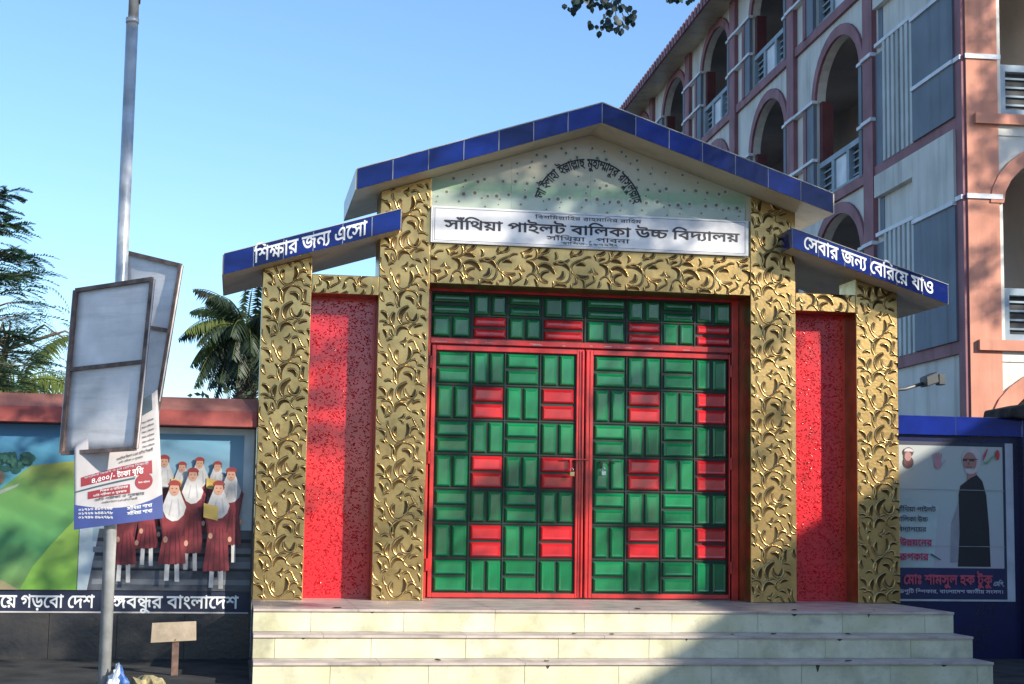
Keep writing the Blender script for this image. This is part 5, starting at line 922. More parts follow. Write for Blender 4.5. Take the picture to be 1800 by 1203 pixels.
e[0].position = 0; e[0].color = (0.47, 0.52, 0.44, 1); e[1].position = 1; e[1].color = (0.52, 0.45, 0.33, 1)
for p, c in ((0.16, (0.44, 0.52, 0.44, 1)), (0.22, (0.30, 0.44, 0.27, 1)), (0.30, (0.34, 0.47, 0.30, 1)), (0.36, (0.50, 0.51, 0.36, 1)), (0.55, (0.55, 0.50, 0.37, 1))):
    q = e.new(p); q.color = c
L.new(mr.outputs[0], cr.inputs[0]); L.new(cr.outputs[0], b.inputs['Base Color'])
pw = [(GX[3]+0.001, 4.05), (GX[4]-0.001, 4.05), (GX[4]-0.001, roof_u(GX[4])), (RX, RZ-0.003), (GX[3]+0.001, roof_u(GX[3]))]
pediment = thing('pediment', None, None); pediment.parent = gate; pediment.location.x = -3.43
XS = [GX[3]+0.001, 2.60, RX, 4.21, GX[4]-0.001]
for i in range(4):
    a, c = XS[i]+(0.0006 if i else 0), XS[i+1]-(0.0006 if i < 3 else 0)
    m = MB(); m.prism([(a, 4.046), (c, 4.046), (c, roof_u(c)-0.002), (a, roof_u(a)-0.002)], 0.03, 0.40)
    m.build('stone_panel', ped, pediment)
dotm = flatc('printed_dark_dots', (0.16, 0.17, 0.12)); ringm = flatc('printed_pale_rings', (0.47, 0.51, 0.42))
r = random.Random(8); dm = MB(); rmb = MB(); cell = 0.62
tile_pat = []
for row, (zz, n_, rad) in enumerate(((4.44, 4, 0.012), (4.50, 3, 0.014), (4.56, 5, 0.022), (4.70, 5, 0.021), (4.77, 2, 0.014), (4.88, 4, 0.017), (5.00, 4, 0.02), (5.08, 4, 0.018), (4.63, 1, 0.012), (4.94, 2, 0.012))):
    for k in range(n_): tile_pat.append(((k+r.uniform(0.2, 0.8))*cell/n_, zz+r.uniform(-0.025, 0.025), rad*r.uniform(0.8, 1.1)))
for i in range(6):
    for (dx, dz, rad) in tile_pat:
        X = 1.80+i*cell+dx
        if X > 5.02 or X < 1.84 or dz > roof_u(X)-0.05 or dz < 4.43: continue
        sheet(rmb, ell(X, dz, rad*1.5, rad*1.5, 12), 0.0285+r.uniform(-0.0008, 0.0008)); sheet(dm, ell(X, dz, rad*0.75, rad*0.75, 10), 0.0268+r.uniform(-0.0006, 0.0006))
rmb.build('printed_rings', ringm, pediment, kind='stuff'); dm.build('printed_dots', dotm, pediment, kind='stuff')
m = MB(); m.box(5.02, GX[4]-0.002, 0.004, 0.029, 4.41, roof_u(5.06)-0.01); m.build('edge_strip', soffit, pediment)
# arched lettering
keys = ['arc1', 'arc2', 'arc3', 'arc4', 'arc5']; gapw = 330
tot = sum(line_width(k) for k in keys)+gapw*(len(keys)-1); pos = 0
A0, A1 = math.radians(164), math.radians(15)
for k in keys:
    def fx(a, b_, pos=pos):
        th = A0+(A1-A0)*(pos+a)/tot; rr = 0.47+b_*0.088/640
        return (3.385+rr*math.cos(th)*1.02, 0.0245, 4.415+rr*math.sin(th))
    text('arched_lettering', k, 0, 1, 0, 1, 0, ink, pediment, wt=24, fx=fx); pos += line_width(k)+gapw
# --- name board
sb = MB(); sb.box(1.795, 5.03, -0.045, 0.003, 4.045, 4.406)
board = gz(sb.build('name_board', whitetrim, gate, bevel=0.004))
q = MB(); q.box(1.815, 5.010, -0.05, -0.0455, 4.056, 4.396); q.build('board_face', signwhite, board)
q = MB(); yb = -0.0515
for (a, b_, c, d) in ((1.83, 4.995, 4.066, 4.0695), (1.83, 4.995, 4.382, 4.3855), (1.83, 1.834, 4.07, 4.3815), (4.991, 4.995, 4.07, 4.3815)): q.box(a, b_, yb, -0.0502, c, d)
q.build('border_line', ink, board)
text('name_lettering', 'sign_main', 1.93, 4.93, 4.184, 0.086, -0.053, ink, board, wt=22)
text('invocation_lettering', 'sign_top', 2.83, 3.91, 4.326, 0.032, -0.053, ink, board, wt=8)
text('place_lettering', 'sign_place', 2.95, 3.79, 4.117, 0.040, -0.053, ink, board, wt=10)
text('year_lettering', 'sign_est', 3.09, 3.67, 4.081, 0.021, -0.053, ink, board, wt=4)
# --- gable roof
roof = MB(); roof.prism([(RA, roof_u(RA)), (RX, RZ), (RB, roof_u(RB)), (RB, roof_u(RB)+0.20), (RX, RZ+0.2), (RA, roof_u(RA)+0.20)], -0.45, 1.2)
ro = gz(roof.build('gable_roof', soffit, gate)); ro['label'] = 'cream gable roof slab edged with blue glazed tiles'
def fascia(parent, x0, x1, zf, slope, n, y, h=0.196, lift=0.002, end=None):
    """glazed tiles along a sloping edge, each its own piece with a pale joint beside it"""
    L_ = (x1-x0)/n; g_ = 0.0045
    prof = [(g_, slope*g_), (L_-g_, slope*(L_-g_)), (L_-g_, slope*(L_-g_)+h-2*lift), (g_, slope*g_+h-2*lift)]
    t = MB(); t.prism(prof, -0.012, 0); me = t.mesh('fascia_tile', bluetile)
    for i in range(n):
        a = x0+i*L_; inst('fascia_tile', me, parent, (a, y, zf(a)+lift))
    s = MB()
    for i in range(n+1):
        a = x0+i*L_; a0, a1 = max(x0, a-g_), min(x1, a+g_)
        s.poly([(a0, y-0.007, zf(a0)+0.004), (a1, y-0.007, zf(a1)+0.004), (a1, y-0.007, zf(a1)+h-0.002), (a0, y-0.007, zf(a0)+h-0.002)])
    s.build_each('joint_grout', grout, parent, per=1)
fascia(ro, RA, RX, roof_u, RS, 7, -0.4505)
fascia(ro, RX, RB, roof_u, -RS, 7, -0.4505)
m = MB(); m.prism([(RA, roof_u(RA)+0.2), (RX, RZ+0.2), (RB, roof_u(RB)+0.2), (RB, roof_u(RB)+0.208), (RX, RZ+0.208), (RA, roof_u(RA)+0.208)], -0.465, 1.21)
m.build('top_edge', grout, ro)
m = MB()
for s_ in (RA, RB):
    m.box(s_-0.012 if s_ < 3 else s_+0.001, s_-0.001 if s_ < 3 else s_+0.012, -0.45, 1.2, roof_u(s_), roof_u(s_)+0.198)
m.build_each('end_tile', soffit, ro)
# --- side canopies with slogans
def canopy(zf, x0, x1, sl, n, key, tx0, tx1, tz, tslope, lab):
    m = MB(); m.prism([(x0, zf(x0)), (x1, zf(x1)), (x1, zf(x1)+0.195), (x0, zf(x0)+0.195)], -0.29, 1.2)
    o = gz(m.build('side_canopy', soffit, gate)); o['label'] = lab
    fascia(o, x0, x1, zf, sl, n, -0.2905, h=0.193)
    text('slogan_lettering', key, tx0, tx1, tz, 0.128, -0.3045, whitepaint, o, slope=tslope, wt=16)
    e = MB(); xe = x0 if x0 > 3 else x0
    e.box(x0-0.012, x0-0.001, -0.29, 1.2, zf(x0)+0.001, zf(x0)+0.19); e.build('end_tile', bluetile if x0 > 3 else soffit, o)
    e = MB(); e.prism([(x0, zf(x0)+0.196), (x1, zf(x1)+0.196), (x1, zf(x1)+0.201), (x0, zf(x0)+0.201)], -0.31, 1.21); e.build('top_edge', grout, o)
canopy(can_l, -0.18, 1.478, CS, 6, 'canopy_left', 0.10, 1.15, can_l(0.10)+0.035, CS, 'left canopy with white slogan on blue tiles')
canopy(can_r, 5.405, 7.06, -CS, 6, 'canopy_right', 5.52, 6.90, can_r(5.52)+0.035, -CS, 'right canopy with white slogan on blue tiles')

# ================================================================== METAL GATE
mg = thing('metal_gate', 'red framed double metal gate with green and red raised panels, shut and padlocked', 'gate', (3.43, 0.42, 0.58))
def mgz(o): o.location = (-3.43, -0.42, -0.58); return o
Y = 0.42
fr = MB()
fr.box(1.803, 1.868, Y-0.04, Y+0.06, 0.582, 3.70); fr.box(4.992, 5.064, Y-0.04, Y+0.06, 0.582, 3.70)
fr.box(1.868, 4.992, Y-0.04, Y+0.06, 3.628, 3.70); fr.box(1.868, 4.992, Y-0.045, Y+0.06, 3.10, 3.155)
gf = mgz(fr.build('gate_frame', redpaint, mg, bevel=0.006))
def panel_mesh(w, h, m_):
    b_ = 0.019; t = MB(); o = [(-w/2, -h/2), (w/2, -h/2), (w/2, h/2), (-w/2, h/2)]
    i1 = [(x-math.copysign(b_*0.3, x), z-math.copysign(b_*0.3, z)) for x, z in o]; i2 = [(x-math.copysign(b_, x), z-math.copysign(b_, z)) for x, z in o]
    i3 = [(x-math.copysign(b_*1.8, x), z-math.copysign(b_*1.8, z)) for x, z in o]
    t.v = [(x, 0, z) for x, z in o]+[(x, -0.016, z) for x, z in i1]+[(x, -0.030, z) for x, z in i2]+[(x, -0.027, z) for x, z in i3]
    for k in range(4):
        j = (k+1) % 4
        for l in range(3): t.f.append((4*l+k, 4*l+j, 4*l+4+j, 4*l+4+k)); t.m.append(0)
    t.f.append((12, 13, 14, 15)); t.m.append(0)
    return t.mesh('raised_panel', m_)
rp = random.Random(2)
_pc = {}
def cellpanels(parent, xa, xb, za, zb, horiz, red):
    g_ = 0.026; m_ = redp if red else greenp
    if horiz: h = (zb-za-g_)/2; L_ = [((xa+xb)/2, za+h/2, xb-xa, h), ((xa+xb)/2, zb-h/2, xb-xa, h)]
    else: w = (xb-xa-g_)/2; L_ = [(xa+w/2, (za+zb)/2, w, zb-za), (xb-w/2, (za+zb)/2, w, zb-za)]
    for x, z, w, h in L_:
        k = (round(w, 2), round(h, 2), red)
        if k not in _pc: _pc[k] = panel_mesh(w, h, m_)
        o = inst('raised_panel', _pc[k], parent, (x, Y-0.001, z))
        o.rotation_euler = (rp.uniform(-0.012, 0.012), rp.uniform(-0.004, 0.004), rp.uniform(-0.014, 0.014))
def grid(parent, cols, rows, first_h=True):
    for ri, (za, zb) in enumerate(rows):
        for ci, (xa, xb) in enumerate(cols):
            if ri % 2 == 0: cellpanels(parent, xa, xb, za, zb, ci % 2 == 0, False)
            else: cellpanels(parent, xa, xb, za, zb, ci % 2 == 1, ci % 2 == 1)
ROWS = [(2.705, 3.025), (2.353, 2.683), (2.013, 2.330), (1.670, 1.991), (1.328, 1.647), (0.982, 1.306), (0.643, 0.960)]
ROWS = [(a+0.008, b_-0.006) for a, b_ in ROWS]
CL = [(1.948, 2.268), (2.305, 2.615), (2.648, 2.972), (3.012, 3.34)]
CR = [(3.556, 3.868), (3.905, 4.238), (4.276, 4.588), (4.624, 4.942)]
CT = [(1.884, 2.265), (2.304, 2.63), (2.666, 2.984), (3.027, 3.425), (3.47, 3.86), (3.905, 4.232), (4.27, 4.585), (4.624, 4.98)]
# transom
bs = MB(); bs.box(1.869, 4.991, Y+0.002, Y+0.02, 3.156, 3.627); tr = mgz(bs.build('transom', darkgreen, mg)); tr['label'] = 'fixed upper panel row of the gate'
grid(tr, CT, [(3.405, 3.605), (3.172, 3.378)])
sep = MB(); sep.box(1.87, 4.99, Y-0.012, Y+0.001, 3.388, 3.396)
for a, b_ in zip(CT, CT[1:]): c = (a[1]+b_[0])/2; sep.box(c-0.005, c+0.005, Y-0.013, Y+0.001, 3.157, 3.626)
sep.build('mesh_bar', darkgreen, tr)
def leaf(x0, x1, cols, lab):
    b_ = MB(); b_.box(x0+0.05, x1-0.05, Y+0.002, Y+0.02, 0.63, 3.05); b_.box(x0-0.0155, x1+(0.007 if x0 < 3 else 0.013), Y+0.035, Y+0.045, 0.583, 3.098); lf = mgz(b_.build('gate_leaf', darkgreen, mg)); lf['label'] = lab
    f = MB(); ca, cb = cols[0][0]-0.022, cols[-1][1]+0.022
    f.box(x0, ca, Y-0.035, Y+0.03, 0.592, 3.085); f.box(cb, x1, Y-0.035, Y+0.03, 0.592, 3.085)
    f.box(ca, cb, Y-0.034, Y+0.03, 0.592, 0.636); f.box(ca, cb, Y-0.034, Y+0.03, 3.034, 3.084)
    f.build('leaf_frame', redpaint, lf, bevel=0.006)
    grid(lf, cols, ROWS)
    s = MB()
    for a, c in zip(ROWS, ROWS[1:]): z = (a[0]+c[1])/2; s.box(ca, cb, Y-0.012, Y+0.001, z-0.004, z+0.004)
    for a, c in zip(cols, cols[1:]): z = (a[1]+c[0])/2; s.box(z-0.005, z+0.005, Y-0.013, Y+0.001, 0.637, 3.033)
    s.build('mesh_bar', darkgreen, lf); return lf
l1 = leaf(1.885, 3.44, CL, 'left leaf of the gate'); l2 = leaf(3.455, 4.978, CR, 'right leaf of the gate')
q = MB(); q.box(3.418, 3.437, Y-0.055, Y-0.036, 0.60, 3.07); q.box(3.46, 3.479, Y-0.055, Y-0.036, 0.60, 3.07); q.box(3.39, 3.40, Y-0.045, Y-0.0355, 0.60, 3.07)
q.box(3.50, 3.512, Y-0.045, Y-0.0355, 0.60, 3.07)
[mgz(o) for o in q.build_each('meeting_strip', redpaint, mg, bevel=0.003)]
q = MB(); q.bar((3.22, Y-0.068, 1.975), (3.50, Y-0.068, 1.97), 0.014, 0.014); q.box(3.29, 3.31, Y-0.08, Y-0.055, 1.88, 1.968); mgz(q.build('slide_bolt', redpaint, mg, bevel=0.004, label='red painted slide bolt across the seam'))
q = MB(); q.bar((3.56, Y-0.06, 1.965), (3.80, Y-0.06, 1.96), 0.013, 0.013); q.box(3.60, 3.63, Y-0.085, Y-0.055, 1.885, 1.96); mgz(q.build('slide_bolt', darkgreen, mg, bevel=0.004, label='dark green slide bolt'))
hin = MB()
for x in (1.872, 4.985):
    for z in (0.85, 1.9, 2.85): hin.tube([(x, Y-0.05, z), (x, Y-0.05, z+0.12)], 0.014, 8)
hin = [mgz(o) for o in hin.build_each('hinge', redpaint, mg, per=10)]
q = MB(); rc = random.Random(6)
for k in range(16):
    x = rc.uniform(1.9, 4.6); L_ = rc.uniform(0.02, 0.11); z = 3.112+rc.uniform(-0.004, 0.01)
    q.box(x, x+L_, Y-0.0468, Y-0.0452, z, z+rc.uniform(0.003, 0.007))
for k in range(9):
    z = rc.uniform(1.6, 3.0); q.box(1.815, 1.815+rc.uniform(0.003, 0.007), Y-0.0418, Y-0.0402, z, z+rc.uniform(0.03, 0.14))
mgz(q.build('worn_paint', flatc('worn_grey_primer', (0.42, 0.36, 0.36)), mg, kind='stuff'))
brass = mat('brass', (0.55, 0.42, 0.20), 0.35, 1.0)
steel = mat('steel', (0.6, 0.6, 0.6), 0.3, 1.0)
for (x, z, lab, mm) in ((3.31, 1.80, 'small brass padlock hanging from the red slide bolt left of the gate seam', brass), (3.635, 1.815, 'small pale steel padlock hanging from the dark green slide bolt right of the gate seam', steel)):
    pk = thing('padlock', lab, 'padlock', (x, Y-0.10, z))
    b_ = MB(); b_.box(-0.024, 0.024, -0.011, 0.011, 0, 0.045); b_.build('body', mm, pk, bevel=0.005)
    b_ = MB(); b_.tube([(-0.015, 0, 0.045), (-0.015, 0, 0.07), (-0.008, 0, 0.082), (0.008, 0, 0.082), (0.015, 0, 0.07), (0.015, 0, 0.045)], 0.004, 6); b_.build('shackle', steel, pk, smooth=True)

# ================================================================== STEPS
steps = thing('entrance_steps', 'wide cream marble entrance steps with thin pinkish treads in front of the gate', 'steps', (3.4, -1, 0))
NOSE = [(-1.38, 0.58), (-1.76, 0.388), (-2.14, 0.197)]
SX0, SX1 = 0.185, 6.555
jn = mat('dark_joint', (0.16, 0.14, 0.11), 0.9)
for k, (y, z) in enumerate(NOSE):
    zb = NOSE[k+1][1] if k < 2 else 0.0
    yb = 0.5 if k == 0 else NOSE[k-1][0]+0.02
    c = MB(); c.box(SX0+0.012, SX1-0.012, y+0.026, yb, 0.001, z-0.022)
    st = c.build('step', jn, steps); st.location = (-3.4, 1, 0)
    w = 0.80; x = SX0; i = 0; off = (0.31, 0.62, 0.18)[k]
    cuts = [SX0]
    while cuts[-1] < SX1-0.001: cuts.append(min(SX1, (cuts[-1]+w) if len(cuts) > 1 else SX0+w-off))
    for a, b_ in zip(cuts, cuts[1:]):
        t = MB(); t.box(a+0.0015, b_-0.0015, y+0.012, y+0.026, zb+0.001, z-0.0225); t.build('riser_tile', marble, st, bevel=0.0015)
    cuts = [SX0]
    while cuts[-1] < SX1-0.001: cuts.append(min(SX1, (cuts[-1]+1.2) if len(cuts) > 1 else SX0+1.2-off))
    for a, b_ in zip(cuts, cuts[1:]):
        yend = 0.5 if k == 0 else NOSE[k-1][0]+0.012
        t = MB(); t.box(a+0.001, b_-0.001, y-0.008, yend-0.001, z-0.022, z); t.build('tread_slab', nosing, st, bevel=0.003)
    t = MB(); t.box(SX1-0.012, SX1, y+0.026, yb, 0.001, z-0.0225); t.build('side_tile', marble, st)
chipm = flatc('chipped_dark_mortar', (0.06, 0.05, 0.035)); q = MB()
for (x, k, w1, h1) in ((5.02, 0, 0.03, 0.022), (5.73, 0, 0.012, 0.03), (5.30, 1, 0.028, 0.02), (4.95, 2, 0.02, 0.06), (2.6, 2, 0.02, 0.03), (1.2, 0, 0.02, 0.012), (3.9, 1, 0.014, 0.02), (6.1, 2, 0.03, 0.016), (0.6, 1, 0.02, 0.014)):
    y, z = NOSE[k]; q.poly([(x-w1, y+0.0112, z-0.023), (x-w1*0.3, y+0.0112, z-0.023-h1), (x+w1*0.2, y+0.0112, z-0.023-h1*0.9), (x+w1, y+0.0112, z-0.023)])
o = q.build('chipped_joint', chipm, steps, kind='stuff'); o.location = (-3.4, 1, 0)
# fallen leaves on the treads
rl = random.Random(12)
deadleaf = mat('dry_leaf', (0.06, 0.065, 0.03), 0.8, var=0.3)
for i, (x, k) in enumerate(((2.93, 1), (3.25, 1), (4.35, 1), (5.05, 0), (5.85, 0), (0.9, 0), (4.75, 1), (5.45, 1), (2.6, 2), (5.25, 2), (3.6, 0), (1.7, 2))):
    y, z = NOSE[k][0]+rl.uniform(0.04, 0.25), NOSE[k][1]+0.002
    if k < 2: y = NOSE[k+0][0]+rl.uniform(0.02, 0.2)
    L_ = rl.uniform(0.03, 0.05); a = rl.uniform(0, 6.28)
    m = MB(); pts = [(-L_, 0, 0.002), (-L_*0.3, L_*0.4, 0.012), (L_*0.5, L_*0.3, 0.010), (L_, 0, 0.004), (L_*0.5, -L_*0.3, 0.014), (-L_*0.3, -L_*0.42, 0.010)]
    n0 = len(m.v); m.v += [(0, 0, 0.001)]+pts
    for q in range(6): m.f.append((0, 1+q, 1+(q+1) % 6)); m.m.append(0)
    o = m.build('dead_leaf', deadleaf, loc=(x, y, z), label='curled dry leaf on the %s, %s' % (('top platform', 'second step', 'third step')[k], 'below the left red panel' if x < 1.3 else 'below the left gold pillars' if x < 2.0 else 'below the left gate leaf, left part' if x < 2.8 else 'below the left gate leaf, middle' if x < 3.1 else 'below the gate seam' if x < 3.9 else 'below the right gate leaf, left part' if x < 4.6 else 'below the right gate leaf, right end' if x < 5.0 else 'below the inner right gold pillar' if x < 5.4 else 'below the right red panel' if x < 6.2 else 'far right'), cat='leaf', group='dry leaves fallen on the steps'); o.rotation_euler.z = a

# ================================================================== LEFT BOUNDARY WALL AND MURALS
YW = 0.30
K_ = 15.45/15.05
def mw(x, z): return (x*K_, EYE+(z-EYE)*K_)
lw = thing('boundary_wall', 'black tiled boundary wall with maroon coping, left of the gate', 'wall', (-2.5, YW, 0))
def lwz(o): o.location = (2.5, -YW, 0); return o
m = MB(); m.box(-7, 0.186, YW, YW+0.22, 0, 2.24); lwz(m.build('wall_body', blacktile, lw))
for i in range(9):
    x1 = 0.184-i*0.62
    for z0, z1 in ((0.003, 0.44),):
        t = MB(); t.box(x1-0.615, x1, YW-0.012, YW-0.001, z0, z1); lwz(t.build('wall_tile', blacktile, lw, bevel=0.002))
cp = MB(); cp.prism([(-7, 2.20), (0.186, 2.20), (0.186, 2.345), (-7, 2.345)], YW-0.24, YW+0.4); lwz(cp.build('coping', mat('red_maroon_coping', (0.36, 0.075, 0.06), 0.6, var=0.15, bump=0.2), lw, bevel=0.006))
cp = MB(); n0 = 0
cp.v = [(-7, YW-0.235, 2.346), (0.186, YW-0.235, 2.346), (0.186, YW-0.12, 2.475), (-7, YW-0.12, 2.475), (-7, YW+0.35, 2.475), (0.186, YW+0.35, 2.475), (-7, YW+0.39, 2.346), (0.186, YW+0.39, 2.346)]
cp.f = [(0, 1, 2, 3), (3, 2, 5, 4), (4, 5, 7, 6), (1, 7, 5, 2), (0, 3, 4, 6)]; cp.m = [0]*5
lwz(cp.build('coping_slope', mat('sunlit_tone_coping', (0.34, 0.13, 0.10), 0.75, var=0.2, bump=0.3), lw))  # slope coloured lighter than the lip, sunlight put into the brown
def rect(x0, x1, z0, z1): return [(x0, z0), (x1, z0), (x1, z1), (x0, z1)]
# landscape picture
pic = thing('wall_picture', 'painted landscape picture of a green field, river and hut, left end of the black wall', 'mural', (-2.2, YW-0.013, 0.66))
def reloc(o, t): o.location = -t.location; return o
class P_:
    def __init__(s, t, y): s.t = t; s.y = y
    def put(s, name, m_, *polys):
        b_ = MB()
        for p in polys: s.y -= SHEET_STEP; sheet(b_, p, s.y)
        o = b_.build(name, m_, s.t); o.location = -s.t.location; s.y -= 0.0008; return o
def grad_mat(name, stops, axis='Z', lo=0.0, hi=1.0, rough=0.5, nscale=2.5, namt=0.25):
    m = bpy.data.materials.new(name); m.use_nodes = True; nt = m.node_tree; N = nt.nodes; L = nt.links; b = N['Principled BSDF']
    b.inputs['Roughness'].default_value = rough
    tc = N.new('ShaderNodeTexCoord'); s = N.new('ShaderNodeSeparateXYZ'); L.new(tc.outputs['Object'], s.inputs[0])
    nz = N.new('ShaderNodeTexNoise'); nz.inputs['Scale'].default_value = nscale; L.new(tc.outputs['Object'], nz.inputs['Vector'])
    mr = N.new('ShaderNodeMapRange'); mr.inputs[1].default_value = lo; mr.inputs[2].default_value = hi; L.new(s.outputs[axis], mr.inputs[0])
    a = N.new('ShaderNodeMath'); a.operation = 'MULTIPLY_ADD'; a.inputs[1].default_value = namt; L.new(nz.outputs['Fac'], a.inputs[0]); L.new(mr.outputs[0], a.inputs[2])
    sb_ = N.new('ShaderNodeMath'); sb_.operation = 'SUBTRACT'; sb_.inputs[1].default_value = namt/2; L.new(a.outputs[0], sb_.inputs[0])
    cr = N.new('ShaderNodeValToRGB'); e = cr.color_ramp.elements; e[0].position = stops[0][0]; e[0].color = (*stops[0][1], 1); e[1].position = stops[-1][0]; e[1].color = (*stops[-1][1], 1)
    for p, c in stops[1:-1]: q = e.new(p); q.color = (*c, 1)
    L.new(sb_.outputs[0], cr.inputs[0]); L.new(cr.outputs[0], b.inputs['Base Color']); return m
pp = P_(pic, YW-0.014)
XL, XR = -2.75, mw(-1.40, 0)[0]; ZB, ZT = mw(0, 0.665)[1], 2.19
pp.put('sky_print', grad_mat('print_sky', [(0, (0.10, 0.34, 0.40)), (1, (0.05, 0.18, 0.38))], 'Z', 1.7, 2.2), rect(XL, XR, ZB, ZT))
fieldm = grad_mat('print_field', [(0, (0.16, 0.27, 0.08)), (0.35, (0.07, 0.26, 0.09)), (0.7, (0.12, 0.28, 0.07)), (1, (0.33, 0.33, 0.06))], 'Z', 0.66, 1.9, namt=0.35)
pp.put('field_print', fieldm, [(XL, ZB), (XR, ZB), (XR, 1.86), (-1.9, 1.80), (-2.2, 1.55), (XL, 1.50)])
pp.put('light_grass_print', grad_mat('print_light_grass', [(0, (0.20, 0.42, 0.06)), (1, (0.30, 0.42, 0.08))], 'Z', 0.7, 1.6), [(-1.95, ZB), (XR, ZB), (XR, 1.35), (-1.7, 1.05), (-1.85, 0.85)])
pp.put('river_print', flatc('print_river', (0.30, 0.33, 0.28)), [(XL, 1.50), (-2.2, 1.555), (-2.0, 1.63), (-1.87, 1.80), (-1.89, 1.78), (-2.02, 1.60), (-2.2, 1.515), (XL, 1.47)])
pp.put('bush_print', flatc('print_bush', (0.03, 0.13, 0.10), var=0.3), *[ell(-2.62+0.7*rs.random(), 1.76+0.13*rs.random(), 0.03+0.03*rs.random(), 0.03+0.03*rs.random(), 9) for _ in range(46)])
o_ = pp.put('bush_highlight_print', flatc('print_bush_light', (0.06, 0.19, 0.12), var=0.3), *[ell(-2.6+0.66*rs.random(), 1.80+0.11*rs.random(), 0.012+0.02*rs.random(), 0.012+0.018*rs.random(), 8) for _ in range(40)]); tag(o_, kind='stuff')
pp.put('hut_print', flatc('print_hut', (0.30, 0.20, 0.12)), [(XL, 1.60), (-2.14, 1.63), (-2.13, 1.72), (-2.2, 1.77), (XL, 1.76)])
pp.put('sand_print', flatc('print_sand', (0.28, 0.24, 0.13)), [(XL, ZB), (-1.95, ZB), (-2.15, 0.75), (XL, 0.82)])
# students picture
pic2 = thing('wall_picture', 'painted picture of schoolgirls in maroon uniforms and white scarves on dark steps', 'mural', (-0.7, YW-0.013, 0.66))
pp = P_(pic2, YW-0.014)
AL, AR = XR+0.005, 0.165
pp.put('border_print', flatc('print_border', (0.52, 0.60, 0.62)), rect(AL, AR, ZB, ZT))
pp.put('backdrop_print', grad_mat('print_backdrop', [(0, (0.32, 0.42, 0.47)), (0.5, (0.24, 0.38, 0.46)), (1, (0.08, 0.26, 0.40))], 'Z', 1.2, 2.2), rect(AL+0.12, 0.07, 1.10, ZT-0.06))
pp.put('stair_print', flatc('print_stair', (0.085, 0.095, 0.115), var=0.2), [(AL+0.09, ZB), (AR, ZB), (AR, 1.22), (AL+0.18, 1.22)])
pp.put('stair_edge_print', flatc('print_stair_edge', (0.012, 0.014, 0.02)), rect(AL+0.17, AR, 1.10, 1.135), rect(AL+0.15, AR, 0.965, 0.995), rect(AL+0.13, AR, 0.83, 0.85))
pp.put('stair_tread_print', flatc('print_stair_tread', (0.17, 0.18, 0.20)), rect(AL+0.13, AR, 1.00, 1.05), rect(AL+0.13, AR, 0.86, 0.92), rect(AL+0.13, AR, 0.70, 0.75))
skinm = flatc('print_skin', (0.50, 0.27, 0.18)); dressm = flatc('print_dress', (0.20, 0.025, 0.03), var=0.3); dress2 = flatc('print_dress_fold', (0.10, 0.014, 0.02))
scarfm = flatc('print_scarf', (0.52, 0.50, 0.48), var=0.15); foldm = flatc('print_scarf_fold', (0.40, 0.39, 0.39)); capm = flatc('print_cap', (0.26, 0.035, 0.03)); hairm = flatc('print_hair', (0.03, 0.015, 0.012)); bookm = flatc('print_book', (0.62, 0.42, 0.10))
